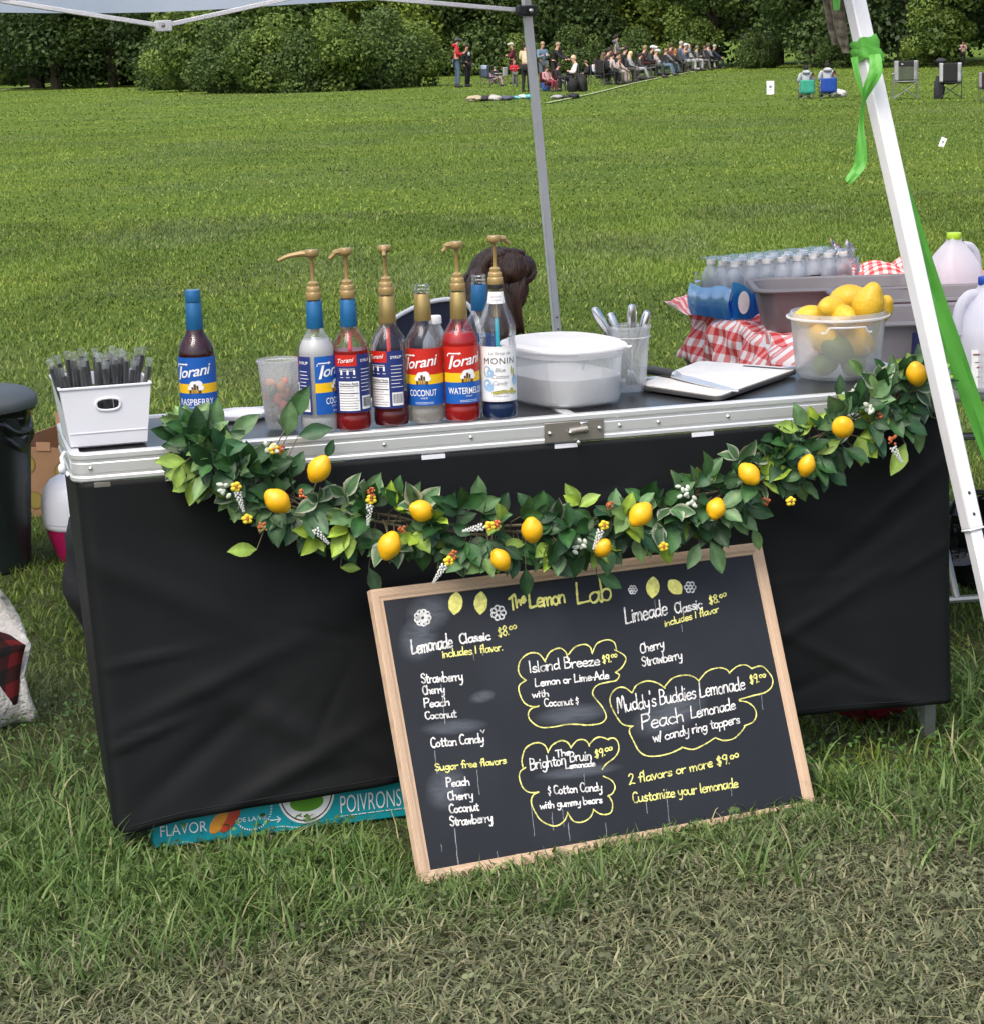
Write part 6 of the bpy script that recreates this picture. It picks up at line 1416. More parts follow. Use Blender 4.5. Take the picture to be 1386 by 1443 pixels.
# case of water bottles
c0 = on2(1032, 457); c1 = on2(1222, 435)
pw = thing('water_case', 'shrink wrapped case of clear water bottles with blue printed film', 'water case', c0 + Vector((0, 0, .012)))
ex = (c1 - c0); ex.z = 0; ex.normalize(); ey = Vector((-ex.y, ex.x, 0)); pw.rotation_euler = (0, 0, math.atan2(ex.y, ex.x))
NX, NY, DI = 8, 3, .0585
WB2 = [(.001, .0), (.026, 0), (.0285, .004), (.0285, .02), (.027, .024), (.0285, .03), (.0285, .06), (.0272, .064), (.0285, .07), (.0285, .105), (.027, .118), (.019, .138), (.0125, .150), (.0125, .155)]
bt = MB(); bt.lathe(WB2, 16); cp = MB(); cp.lathe([(.0138, .153), (.014, .154), (.0138, .166), (.0128, .168), (.0, .1682)], 14)
b0 = None
for j in range(NY):
    for i in range(NX):
        px_, py_ = .03 + i * DI, .03 + j * DI
        if b0 is None: b0 = bt.build('bottle', MT['pack_pet'], pw); c0_ = cp.build('cap', MT['cap_white'], b0); o = b0
        else: o = copy_tree(b0, pw)
        o.location = (px_, py_, 0)
wl, dl = NX * DI + .006, NY * DI + .006
def film(name, x0, x1, y0, y1, z0, z1, mat, bul=.006, wav=.004):
    m = MB()
    per = [(x0, y0), (x1, y0), (x1, y1), (x0, y1)]
    for k in range(4):
        a, b_ = per[k], per[(k + 1) % 4]; nx_, ny_ = (b_[1] - a[1]), -(b_[0] - a[0]); l_ = math.hypot(nx_, ny_)
        m.grid(lambda u, v: (a[0] + (b_[0] - a[0]) * u + nx_ / l_ * (bul * math.sin(math.pi * u) + wav * math.sin(u * 23 + v * 5)), a[1] + (b_[1] - a[1]) * u + ny_ / l_ * (bul * math.sin(math.pi * u) + wav * math.sin(u * 23 + v * 5)), z0 + (z1 - z0) * v + (.010 * math.sin(u * 9 + k) + .005 * math.sin(u * 31) if v > .5 else 0)), 28, 6)
    m.build(name, mat, pw, angle=180)
film('film_print', 0, wl, 0, dl, .0, .070, MT['pack_blue']); film('film_clear', -.003, wl + .003, -.003, dl + .003, .060, .142, MT['film'])
m = MB(); m.grid(lambda u, v: (wl * u, dl * v, .172 + .004 * math.sin(u * 40) * math.sin(v * 25)), 30, 16); m.build('film_top', MT['film'], pw, angle=180)
m = MB(); m.grid(lambda u, v: (-.012 - .012 * math.sin(v * 3.1) - .003 * math.sin(u * 21), -.012 + (dl + .024) * u, .002 + (.092 + .006 * math.sin(u * 7)) * v), 14, 10); m.grid(lambda u, v: (-.012 + .078 * u, -.016 + .002 * math.sin(u * 8), .002 + (.112 - .045 * u * u) * v), 10, 10); fe = m.build('film_end', MT['pack_cyan'], pw, angle=180)
m = MB(); m.add([(.026 + .021 * math.cos(t), -.0195, .052 + .034 * math.sin(t)) for t in np.linspace(0, 6.28, 25)[:-1]], [tuple(range(24))]); m.build('printed_oval', MT['lab_white'], fe, smooth=False)
m = MB(); m.grid(lambda u, v: (wl + .006 + .045 * u, .04 + (dl - .08) * v, .08 + .09 * (1 - u) * 1.0 + .03 * math.sin(v * 8 + u * 9)), 10, 10); m.build('film_end', MT['film'], pw, angle=180)
m = MB(); m.box((.275, -.014, .101), (.082, .0012, .020)); sg = m.build('name_strip', MT['ink_black'], pw, smooth=False)
m = MB(); text_flat(m, 'KIRKLAND', (.275, -.0152, .095), (1, 0, 0), (0, 0, 1), .017, width=.072, bold=.03); m.build('strip_lettering', MT['ink_white'], sg, smooth=False)
# grey bus tubs
def bus_tub(label, ctr, az, lx, ly, h, first=[None]):
    t = thing('bus_tub', label, 'tub', ctr, az, 'grey plastic bus tubs on the folding table')
    m = MB()
    def ring(ix, iy, z, n=9, r=.05):
        P = []
        for cx, cy, a0 in ((lx / 2 - ix - r, -(ly / 2 - iy - r), -90), (lx / 2 - ix - r, ly / 2 - iy - r, 0), (-(lx / 2 - ix - r), ly / 2 - iy - r, 90), (-(lx / 2 - ix - r), -(ly / 2 - iy - r), 180)):
            for k in range(n): a = rad(a0 + 90 * k / (n - 1)); P.append((cx + r * math.cos(a), cy + r * math.sin(a), z))
        return P
    R_ = [ring(.032, .032, 0), ring(.03, .03, .004), ring(.010, .010, h - .012), ring(.008, .008, h - .010), ring(-.008, -.008, h - .010), ring(-.010, -.010, h - .006), ring(-.008, -.008, h), ring(.006, .006, h), ring(.011, .011, h - .004), ring(.033, .033, .008)]
    n = len(R_[0]); m.add([q for r_ in R_ for q in r_], [(i * n + k, i * n + (k + 1) % n, (i + 1) * n + (k + 1) % n, (i + 1) * n + k) for i in range(len(R_) - 1) for k in range(n)] + [tuple(range(n - 1, -1, -1)), tuple(range((len(R_) - 1) * n, len(R_) * n))])
    m.build('tub_shell', MT['tray_grey'], t, angle=35); return t
q = on2(1180, 470); bus_tub('grey bus tub nearest the water case', A2(.265, 1.02, H2 + .012), az2 + rad(-8), .50, .30, .125)
bus_tub('grey bus tub in the middle, behind the lemon bucket', A2(.42, .70, H2 + .012), az2 + rad(-6), .50, .30, .125)
bus_tub('grey bus tub nearest the front edge, right of the lemon bucket', A2(.36, .26, H2 + .004), az2 + rad(-6), .52, .34, .135)
# jugs
def jug(label, pos, az, body, cap_mat, drink, level):
    t = thing('milk_jug', label, 'jug', pos, az, 'plastic gallon jugs on the folding table'); m = MB(); sec = []
    prof_j = [(.068, .0), (.074, .006), (.075, .02), (.075, .12), (.074, .145), (.066, .175), (.048, .205), (.030, .228), (.020, .240), (.0185, .252)]
    m.lathe(prof_j, 40, ex=3.2); m.lathe([(.0, .001), (.068, .0)], 40, ex=3.2); m.build('jug_body', body, t, angle=60)
    m = MB(); hp_ = [(.030, 0, .226), (.052, 0, .222), (.072, 0, .200), (.079, 0, .165), (.076, 0, .135)]; m.tube(smoothpath(hp_, 5), .0125, 10); m.build('handle', body, t)
    m = MB(); lv_ = cut([(r_ * .965, z) for r_, z in prof_j], level, 1.0); m.lathe(lv_, 36, ex=3.2); m.build('drink', drink, t)
    m = MB(); m.lathe([(.0205, .246), (.0212, .247), (.0212, .262), (.020, .2645), (.0, .265)], 26); m.build('cap', cap_mat, t); return t
p1 = on2(1342, 458); j1 = jug('pink lemonade jug with lime green cap standing behind the ribbon', p1, rad(20), MT['milk_plastic'], MT['cap_lime'], MT['pink_drink'], .10)
p2 = on2(1388, 548); j2 = jug('milk jug with blue cap and printed paper label at the right edge', p2, rad(200), MT['milk_plastic'], MT['cap_blue'], MT['white_drink'], .15)
m = MB(); m.box((0, 0, 0), (.10, .0012, .09)); lb = m.build('paper_label', MT['lab_white'], j2, smooth=False); lb.rotation_euler = (0, 0, rad(-200)); lb.location = (math.cos(rad(-200)) * -.005 + math.sin(rad(-200)) * .0765 * 1, 0, .060)
lb.location = Matrix.Rotation(rad(-200), 3, 'Z') @ Vector((-.002, -.0768, .060))
m = MB()
for k, z in enumerate((.034, .016, .004, -.006, -.018, -.030)): m.box((-.01 + .004 * (k % 2), -.0012, z), (.072 if k < 2 else .055, .0006, .0035 if k in (0, 2) else .0014))
m.build('label_print', pm('ink_maroon', (.25, .06, .07), .6), lb, smooth=False)
# dark blue drink case behind the leg
cs = thing('drink_case', 'dark blue drink carton with white capitals standing behind the canopy leg', 'carton', on2(1342, 533), az2 + rad(4))
m = MB(); m.box((0, .06, .055), (.17, .12, .11)); m.build('carton_body', MT['case_navy'], cs, bevel=.002)
m = MB(); m.box((.066, .059, .045), (.036, .1205, .085)); m.build('blue_panel', MT['case_blue'], cs, smooth=False)
m = MB(); text_flat(m, 'PEPSI', (-.012, -.0015, .070), (1, 0, 0), (0, 0, 1), .038, width=.125, bold=.02); m.build('carton_lettering', MT['ink_white'], cs, smooth=False)
# black bags and gear under the right table
p = at_z(1362, 832, 0)
bb = thing('black_bag', 'black glossy bag and bundle lying under the white folding table', 'bag', (p.x + .04, p.y + .12, 0))
m = MB(); m.ball((0, 0, .10), .15, .13, .13, 30, 18, fn=lambda d: 1 + .13 * math.sin(d.x * 7 + d.z * 6) + .07 * math.sin(d.y * 13 - d.z * 9)); m.build('bag_body', MT['bag_film'], bb)
m = MB(); m.tube(smoothpath([(-.08, -.05, .20), (-.05, -.08, .27), (.03, -.08, .27), (.06, -.05, .2)], 5), .008, 8); m.build('bag_strap', MT['black_plastic'], bb)
p = at_z(1345, 700, .1)
bb = thing('equipment_case', 'tall black case standing under the white folding table behind the canopy leg', 'case', A2(.20, .62, 0), az2)
m = MB(); m.box((0, 0, .25), (.22, .30, .44)); m.build('case_body', MT['black_cloth'], bb, bevel=.03)
m = MB(); m.tube(smoothpath([(-.05, -.15, .44), (-.05, -.17, .50), (.05, -.17, .50), (.05, -.15, .44)], 5), .008, 8); m.build('case_handle', MT['black_plastic'], bb)
for x in (-.08, .08):
    m = MB(); m.tube([(x - .012, -.13, .022), (x + .012, -.13, .022)], .022, 14); m.build('castor', MT['black_plastic'], bb)

# ------------------------------------------------------------------ left side: bin, carton, jug, bag, blanket
p = at_z(-22, 800, 0)
tc_ = thing('trash_can', 'dark green round trash can with grey lid and black liner bag', 'trash can', p); tc_.scale = (1.1, 1.1, 1.06)
m = MB(); m.lathe([(.0, .0), (.128, .0), (.134, .006), (.136, .03), (.168, .48), (.172, .485)], 44); m.build('can_body', MT['bin_green'], tc_)
m = MB(); m.lathe([(.186, .487), (.189, .492), (.189, .512), (.182, .521), (.165, .533), (.13, .541), (.075, .543), (.070, .549), (.0, .551)], 48); m.build('can_lid', MT['bin_lid'], tc_)
m = MB(); m.lathe([(.1835, .486)] + [(.172 - .010 * k / 9 + .007 * math.sin(k * 1.7), .486 - .012 * k) for k in range(10)], 64)
rr = random.Random(8); m.v = [(x * (1 + .028 * math.sin(9 * math.atan2(y, x) + z * 50)), y * (1 + .028 * math.sin(9 * math.atan2(y, x) + z * 50)), z + (.022 * math.sin(5 * math.atan2(y, x)) if z < .45 else 0)) for x, y, z in m.v]; m.build('liner_bag', MT['bag_film'], tc_, angle=180)
# lemon printed carton
p = at_z(62, 738, 0)
fb = thing('fruit_carton', 'open brown cardboard fruit carton printed with yellow lemons behind the trash can', 'carton', (p.x, p.y + .1, 0), rad(-20))
W_, D_, H_ = .26, .30, .27
for name, c, dd, mt_ in (('front_panel', (0, 0, H_ / 2 - .01), (W_, .004, H_ - .02), 'cardboard'), ('back_panel', (0, D_, H_ / 2 + .025), (W_, .004, H_ + .05), 'card_inside'), ('side_panel', (-W_ / 2, D_ / 2, H_ / 2), (.004, D_ - .006, H_), 'cardboard'), ('side_panel', (W_ / 2, D_ / 2, H_ / 2), (.004, D_ - .006, H_), 'cardboard'), ('base_panel', (0, D_ / 2, .004), (W_ - .006, D_ - .006, .004), 'cardboard')):
    m = MB(); m.box(c, dd); m.build(name, MT[mt_], fb, smooth=False)
m = MB(); m.box((.0, -.0035, H_ - .016), (.055, .004, .030)); m.build('grip_notch', MT['card_inside'], fb, smooth=False)
PY = pm('print_yellow', (.22, .17, .03), .8)
for x, z, r_ in ((.075, .16, .040), (-.07, .19, .032), (.05, .04, .036), (-.05, .06, .03)):
    m = MB()
    m.add([(x + r_ * math.cos(t), -.0032, z + r_ * 1.08 * math.sin(t)) for t in np.linspace(0, 6.28, 25)[:-1]], [tuple(range(23, -1, -1))], 1)
    m.add([(x + r_ * .90 * math.cos(t), -.0038, z + r_ * .98 * math.sin(t)) for t in np.linspace(0, 6.28, 25)[:-1]], [tuple(range(23, -1, -1))], 0)
    m.build('printed_lemon', [PY, MT['ink_brown']], fb, smooth=False)
m = MB(); text_flat(m, 'un', (.035, -.0035, .095), (1, 0, 0), (0, 0, 1), .05, bold=.02); m.build('carton_lettering', MT['ink_black'], fb, smooth=False)
# white and magenta drinks dispenser
p = at_z(116, 786, 0)
dj = thing('drink_cooler', 'rounded white drink cooler with magenta base standing beside the table end', 'cooler', (p.x, p.y, 0))
m = MB(); m.lathe([(.0, .0), (.072, .0), (.078, .01), (.098, .075), (.108, .110)], 40); m.build('cooler_base', MT['magenta'], dj)
m = MB(); m.lathe([(.1085, .109), (.112, .112), (.114, .122), (.1135, .128), (.1165, .130), (.1175, .150), (.116, .200), (.106, .235), (.085, .262), (.05, .280), (.0, .285)], 44); m.build('cooler_top', MT['white_plastic'], dj)
m = MB(); m.tube([(.02, -.118, .15), (.022, -.125, .19), (.02, -.108, .24)], .003, 6); m.build('cooler_bail', MT['leg_steel'], dj)
# black cloth bag behind the table's left end
p = at_z(118, 915, 0)
kb = thing('cloth_bag', 'black cloth bag slumped behind the left end of the table', 'bag', (p.x + .03, p.y + .1, 0))
m = MB(); m.ball((.05, 0, .19), .135, .12, .235, 30, 20, fn=lambda d: 1 + .06 * math.sin(d.z * 9 + d.x * 4) + .05 * math.sin(d.y * 11)); m.build('bag_body', MT['black_cloth'], kb)
m = MB(); m.tube(smoothpath([(-.03, -.08, .36), (-.02, -.10, .43), (.06, -.10, .43), (.09, -.08, .36)], 5), .008, 8); m.build('bag_strap', MT['black_plastic'], kb)
# plaid blanket hanging into view at the left, over a folding stool
p = at_z(8, 1035, 0); Yb = p.y + .05
bk_ = thing('blanket', 'red and black plaid blanket with white fleece lining hanging at the left edge', 'blanket', (p.x - .12, Yb, 0))
m = MB(); m2_ = MB()
E_ = [(0.0, 838), (10, 850), (24, 872), (35, 896), (43, 912), (38, 935), (33, 955), (40, 985), (49, 1008), (50, 1024), (42, 1028)]
def edge_pt(v): f = v * (len(E_) - 1); i = min(int(f), len(E_) - 2); t = f - i; return (E_[i][0] * (1 - t) + E_[i + 1][0] * t, E_[i][1] * (1 - t) + E_[i + 1][1] * t)
def bk_pt(u, v, off=0.0):
    ex_, ey_ = edge_pt(v); q = at_y(ex_, ey_, Yb + .03 * math.sin(v * 7)); x = q.x - u * .42; y = q.y + .05 * math.sin(u * 9 + v * 3) * min(1, u * 5) + off; z = q.z + u * (.10 + .18 * (1 - v)) + .01 * math.sin(u * 20); return Vector((x, y, max(.015, z)))
m.grid(lambda u, v: bk_pt(u, v, .008) - bk_.location, 30, 40); m.build('fleece_lining', MT['sherpa'], bk_, solid=.012, angle=180)
PL = [(0, 892), (14, 898), (30, 911), (37, 916), (33, 930), (29, 952), (27, 975), (24, 993), (8, 992), (0, 998)]
def pl_pt(u, v):
    f = v * (len(PL) - 1); i = min(int(f), len(PL) - 2); t = f - i; ex_, ey_ = PL[i][0] * (1 - t) + PL[i + 1][0] * t, PL[i][1] * (1 - t) + PL[i + 1][1] * t
    q = at_y(ex_, ey_, Yb - .022); return Vector((q.x - u * .45, q.y - .02 * math.sin(u * 8), q.z + u * .06 * (1 - v) + .012 * math.sin(u * 15 + v * 4)))
m2_.grid(lambda u, v: pl_pt(u, v) - bk_.location, 26, 30); m2_.build('plaid_face', MT['plaid'], bk_, solid=.004, angle=180)
# ------------------------------------------------------------------ people
def skinned(name, J, E, Rd, mat, parent, sub=2, root=0):
    """one continuous body surface grown round a skeleton: joints, bones, radius per joint"""
    names = list(J); idx = {k: i for i, k in enumerate(names)}
    me = bpy.data.meshes.new(name); me.from_pydata([tuple(J[k]) for k in names], [(idx[a], idx[b]) for a, b in E], [])
    me.materials.append(mat)
    ob = bpy.data.objects.new(name, me); COL.objects.link(ob); ob.parent = parent
    sk = ob.modifiers.new('skin', 'SKIN'); sk.use_smooth_shade = True; sk.branch_smoothing = .4
    lay = me.skin_vertices[0].data
    for k in names: r_ = Rd[k]; lay[idx[k]].radius = r_ if isinstance(r_, tuple) else (r_, r_); lay[idx[k]].use_root = (idx[k] == root)
    s = ob.modifiers.new('smooth', 'SUBSURF'); s.levels = sub; s.render_levels = sub
    return ob
def skel(pose, arms='down', lean=0.0, foot_gap=.09, legs_out=0.0):
    J = {}
    if pose == 'stand':
        J['pelvis'] = (0, 0, .95); ln = lean
        J['belly'] = (.17 * math.sin(ln), 0, .95 + .17 * math.cos(ln)); J['chest'] = (.37 * math.sin(ln), 0, .95 + .37 * math.cos(ln)); J['neckbase'] = (.52 * math.sin(ln), 0, .95 + .52 * math.cos(ln))
        J['head'] = (.52 * math.sin(ln) + .03 + .05 * math.sin(ln), 0, .95 + .52 * math.cos(ln) + .10); J['crown'] = (J['head'][0] + .02, 0, J['head'][2] + .10)
        for s, n in ((1, 'l'), (-1, 'r')):
            J['hip' + n] = (0, s * .085, .90); J['knee' + n] = (.03 - .02 * s, s * (foot_gap + .01), .49); J['ankle' + n] = (-.02 - .03 * s, s * (foot_gap + .015), .08); J['toe' + n] = (.13 - .03 * s, s * (foot_gap + .035), .035)
    else:
        J['pelvis'] = (0, 0, .44); ln = lean - .28
        J['belly'] = (.16 * math.sin(ln), 0, .44 + .16 * math.cos(ln)); J['chest'] = (.35 * math.sin(ln), 0, .44 + .35 * math.cos(ln)); J['neckbase'] = (.49 * math.sin(ln) + .02, 0, .44 + .49 * math.cos(ln))
        J['head'] = (J['neckbase'][0] + .06, 0, J['neckbase'][2] + .09); J['crown'] = (J['head'][0] + .03, 0, J['head'][2] + .10)
        for s, n in ((1, 'l'), (-1, 'r')):
            J['hip' + n] = (.05, s * .095, .43); J['knee' + n] = (.43 + legs_out * .1, s * .11, .47); J['ankle' + n] = (.42 + legs_out * .35, s * .12, .08); J['toe' + n] = (.56 + legs_out * .35, s * .135, .04)
    cx, cy, cz = J['chest']; tl = ln
    for s, n in ((1, 'l'), (-1, 'r')):
        sh = (cx + .11 * math.sin(tl), s * .175, cz + .10 * math.cos(tl)); J['shoulder' + n] = sh
        if arms == 'down': el, wr, ha = (-.01, s * .06, -.28), (.05, s * .07, -.51), (.08, s * .06, -.60)
        elif arms == 'front': el, wr, ha = (.03, s * .05, -.27), (.22, s * -.03, -.22), (.30, s * -.06, -.19)
        elif arms == 'lap': el, wr, ha = (.05, s * .06, -.26), (.26, s * -.01, -.33), (.34, s * -.03, -.34)
        elif arms == 'reach': el, wr, ha = (.20, s * .05, -.22), (.40, s * .02, -.34), (.48, s * .01, -.38)
        else: el, wr, ha = (.16, s * .10, -.08), (.16, s * .05, .14), (.15, s * .03, .22)
        for k, d in (('elbow', el), ('wrist', wr), ('hand', ha)): J[k + n] = (sh[0] + d[0], sh[1] + d[1], sh[2] + d[2])
    return J
RB = {'pelvis': (.125, .15), 'belly': (.11, .13), 'chest': (.12, .16), 'neckbase': (.062, .065), 'head': (.078, .072), 'crown': (.074, .068), 'hip': .095, 'knee': .060, 'ankle': .043, 'toe': .036, 'shoulder': .062, 'elbow': .043, 'wrist': .030, 'hand': .038}
BE_ = [('pelvis', 'belly'), ('belly', 'chest'), ('chest', 'neckbase'), ('neckbase', 'head'), ('head', 'crown')] + [e for n in 'lr' for e in (('pelvis', 'hip' + n), ('hip' + n, 'knee' + n), ('knee' + n, 'ankle' + n), ('ankle' + n, 'toe' + n), ('chest', 'shoulder' + n), ('shoulder' + n, 'elbow' + n), ('elbow' + n, 'wrist' + n), ('wrist' + n, 'hand' + n))]
def radf(k, g=0.0, mul=1.0):
    b = k if k in RB else k[:-1]; r_ = RB[b]
    return tuple((q * mul + g) for q in r_) if isinstance(r_, tuple) else r_ * mul + g
def person(label, pos, H, rz, top, bottom, hair, pose='stand', arms='down', lean=0.0, hat=None, hair_len=0.0, shoes=(.03, .03, .03), skin='skin', group=None, hood=None, sleeves=True, legs_out=0.0, badge=None, held=None, wide=1.0):
    t = thing('person', label, 'person', pos, rz, group); k = H / 1.75; t.scale = (k, k * wide, k)
    J = skel(pose, arms, lean, legs_out=legs_out); skinned('body', J, BE_, {q: radf(q) for q in J}, MT[skin], t)
    up = ['pelvis', 'belly', 'chest', 'neckbase', 'shoulderl', 'shoulderr', 'elbowl', 'elbowr'] + (['wristl', 'wristr'] if sleeves else [])
    Et = [e for e in BE_ if e[0] in up and e[1] in up]; Jt = {q: J[q] for q in up}; nb = J['neckbase']; Jt['neckbase'] = (nb[0], nb[1], nb[2] - .03)
    skinned('top_clothing', Jt, Et, {q: radf(q, .022) for q in up}, cloth(top), t)
    lo = ['pelvis', 'hipl', 'hipr', 'kneel', 'kneer', 'anklel', 'ankler']; El = [e for e in BE_ if e[0] in lo and e[1] in lo]
    skinned('trousers', {q: J[q] for q in lo}, El, {q: radf(q, .016) for q in lo}, cloth(bottom), t)
    for n in 'lr':
        m = MB(); a, b_ = Vector(J['ankle' + n]), Vector(J['toe' + n]); d = (b_ - a); d.z = 0; d.normalize()
        m.tube([a - d * .05 + Vector((0, 0, -.045)), a + Vector((0, 0, -.02)), (a + b_) / 2 + Vector((0, 0, -.005)), b_, b_ + d * .04 + Vector((0, 0, -.005))], [.040, .058, .050, .044, .02], 10); m.build('shoe', cloth(shoes), t)
    hc = (Vector(J['head']) + Vector(J['crown'])) / 2 + Vector((0, 0, .01))
    if hair is not None:
        m = MB(); m.ball(hc + Vector((-.018, 0, .028)), .098, .088, .108, 18, 12, fn=lambda d: (1 if d.z > -.25 or d.x < 0 else .8) * (1 + .05 * math.sin(d.y * 14 + d.z * 6)))
        if hair_len: m.tube([hc + Vector((-.05, 0, .02)), hc + Vector((-.075, 0, -.10)), hc + Vector((-.085, 0, -.10 - hair_len))], [.07, .085, .055], 12)
        m.build('hair', cloth(hair), t)
    if hat is not None:
        m = MB(); m.ball(hc + Vector((-.005, 0, .055)), .106, .098, .085, 18, 10, fn=lambda d: 1 if d.z > -.1 else .9); m.tube([hc + Vector((.06, 0, .05)), hc + Vector((.17, 0, .035))], [.075, .05], 12); m.build('hat', cloth(hat), t)
    if hood is not None:
        m = MB(); nb = Vector(J['neckbase']); m.ball(nb + Vector((-.06, 0, .02)), .09, .13, .075, 16, 10); m.build('hood', cloth(hood), t)
    m = MB(); f = Vector(J['head']) + Vector((.072, 0, .035)); m.ball(f, .022, .013, .018, 8, 6); m.build('nose', MT[skin], t)
    if badge: m = MB(); c = Vector(J['chest']) + Vector((.135, 0, .02)); m.ball(c, .02, .075, .085, 12, 8); m.build('shirt_print', cloth(badge), t)
    if held: m = MB(); c = (Vector(J['handl']) + Vector(J['handr'])) / 2; m.lathe([(.0, -.05), (.032, -.05), (.042, .06), (.0, .06)], 14, c=c + Vector((.03, 0, .03))); m.build('cup', cloth(held), t)
    return t

# folding camp chairs -------------------------------------------------
def camp_chair(name, label, pos, rz, back_m, seat_m, frame_m, sc_=1.0, group=None, low=False, pocket=None, logo=None, side_m=None, arm_m=None):
    t = thing(name, label, 'camp chair', pos, rz, group); t.scale = (sc_,) * 3
    h = .22 if low else .43; bt = h + .52
    fm = MB()
    for s in (-1, 1):
        fm.tube([(-.24, s * .30, 0), (-.26, s * .29, bt)], .011, 7); fm.tube([(.24, s * .30, 0), (.24, s * .30, h + .20)], .011, 7)
    fm.tube([(-.25, -.30, h + .1), (-.25, .30, h + .1)], .009, 6)
    fm.tube([(.24, -.30, h + .01), (.24, .30, h + .01)], .009, 6); fm.tube([(-.25, -.295, h), (.24, -.30, h)], .009, 6)
    fm.build('frame', frame_m, t)
    for s in (-1, 1):
        m = MB(); m.tube([(-.24, s * .30, .02), (-.24, -s * .30, h)], .009, 6); m.build('rear_brace', frame_m, t)
        m = MB(); m.tube([(.24, s * .30, .02), (.24, -s * .30, h)], .009, 6); m.build('front_brace', frame_m, t)
        m = MB(); m.grid(lambda u, v: (-.26 + .54 * u, s * (.30 + .05 * (v - .5)), h + .205 - .02 * math.sin(u * 3.1)), 8, 3); m.build('armrest', arm_m or back_m, t, solid=.018)
    m = MB(); m.grid(lambda u, v: (-.24 + .48 * u, -.29 + .58 * v, h - .05 * math.sin(math.pi * v) * math.sin(math.pi * u) + (.02 if u > .9 else 0)), 10, 10); m.build('seat', seat_m, t, solid=.01)
    m = MB(); m.grid(lambda u, v: (-.25 - .05 * math.sin(math.pi * u) - .02 * v, -.285 + .57 * u, h + .02 + (bt - h - .02) * v), 12, 10, mfn=(lambda u, v: 1 if (side_m and (u < .14 or u > .86)) else 2 if (pocket and v > .68) else 0)); m.build('backrest', [back_m, side_m or back_m, pocket or back_m], t, solid=.012)
    if logo:
        m = MB(); y0 = .02
        m.add([(-.318, -.07, bt - .10), (-.318, -.005, bt - .10), (-.318, -.03, bt - .06)], [(0, 2, 1)]); m.add([(-.318, .01 + .03 * 0, bt - .095), (-.318, .12, bt - .095), (-.318, .12, bt - .070), (-.318, .01, bt - .070)], [(0, 1, 2, 3)])
        m.build('chair_logo', logo, t, smooth=False)
    return t
GREY_FR = pm('chair_steel', (.10, .10, .105), .4, metal=.5)
def gp(x, y):
    p = at_z(x, y, 0)
    if p.y > 111 and x < 1200: p = at_y(x, y, 111); p.z = 0
    return p
S_ = lambda x, y, px: px / FOC * (gp(x, y) - Vector((0, 0, EYE))).dot(fwd)      # metres covered by px at that spot

# the woman sitting behind the serving table, seen from the back
Yw = 6.0
hx = at_y(702, 400, Yw)
wt = thing('person', 'person with dark brown hair in a bun sitting with back turned behind the syrup bottles', 'person', (hx.x - .02, Yw, -.13), rad(98)); kk = .84; wt.scale = (kk, kk, kk)
Jw = skel('sit', 'lap', .20); dz = .0
skinned('body', Jw, BE_, {q: radf(q) for q in Jw}, MT['skin'], wt)
up = ['pelvis', 'belly', 'chest', 'neckbase', 'shoulderl', 'shoulderr', 'elbowl', 'elbowr', 'wristl', 'wristr']
skinned('sweatshirt', {q: Jw[q] for q in up}, [e for e in BE_ if e[0] in up and e[1] in up], {q: radf(q, .022) for q in up}, MT['navy_cloth'], wt)
lo_ = ['pelvis', 'hipl', 'hipr', 'kneel', 'kneer', 'anklel', 'ankler']; skinned('trousers', {q: Jw[q] for q in lo_}, [e for e in BE_ if e[0] in lo_ and e[1] in lo_], {q: radf(q, .016) for q in lo_}, cloth((.03, .035, .05)), wt)
hp = MB(); L0 = Vector((0, 0, 0))
def wpt(x, y, dy=0.0): return Matrix.Rotation(-rad(98), 3, 'Z') @ ((at_y(x, y, Yw + dy) - Vector((hx.x - .02, Yw, -.13))) / kk)
def strands(d): return 1 + .035 * math.sin(d.x * 16 + d.y * 20 + d.z * 3) + .025 * math.sin(d.y * 33 - d.z * 9)
hp.ball(wpt(700, 402), .100, .104, .128, 40, 28, fn=strands)
hp.tube([wpt(692, 385, -.02), wpt(690, 420, -.05), wpt(690, 455, -.055), wpt(690, 490, -.04)], [.07, .100, .108, .080], 24)
hp.ball(wpt(717, 379, -.045), .082, .060, .070, 24, 16, fn=strands)
# bun of loosely coiled hair at the upper right
for k in range(9):
    pts = []; rr = random.Random(k + 50); r0_ = .030 + .004 * k
    for i in range(15):
        a = i / 14 * 5.2 + k * .8; pts.append(wpt(718 + math.cos(a) * r0_ * 620 * .9, 378 + math.sin(a) * r0_ * 620 * .62, -.045 - .03 * math.cos(a * .5 + k)))
    hp.tube(pts, .013, 8)
for k in range(16):
    x0 = 664 + k * 4.8; rr = random.Random(k); hp.tube(smoothpath([wpt(x0 + 12 - k * .9, 366 + abs(k - 8) * 2.2, -.03), wpt(x0 - 2 + rr.uniform(-2, 2), 395, -.085), wpt(x0 - 4 + rr.uniform(-3, 3), 430, -.095), wpt(x0 - 2 + rr.uniform(-5, 5), 470, -.085)], 4), [.0125] * 10 + [.010, .008, .005], 8)
for k in range(10):
    rr = random.Random(k + 9); x0 = 628 + k * 3.0; hp.tube(smoothpath([wpt(662 + k, 385 + k * 2, -.02), wpt(x0 + 12, 412 + rr.uniform(-6, 6), -.05), wpt(x0, 440, -.055), wpt(x0 + rr.uniform(-3, 3), 475, -.05)], 4), [.011] * 10 + [.009, .007, .004], 7)
hp.build('hair', MT['hair_brown'], wt, angle=180)
ch = camp_chair('camp_chair', 'navy camp chair with white piping behind the syrup bottles', (hx.x - .12, Yw - .06, 0), rad(86), MT['navy_cloth'], MT['navy_cloth'], GREY_FR, 1.0, low=True)
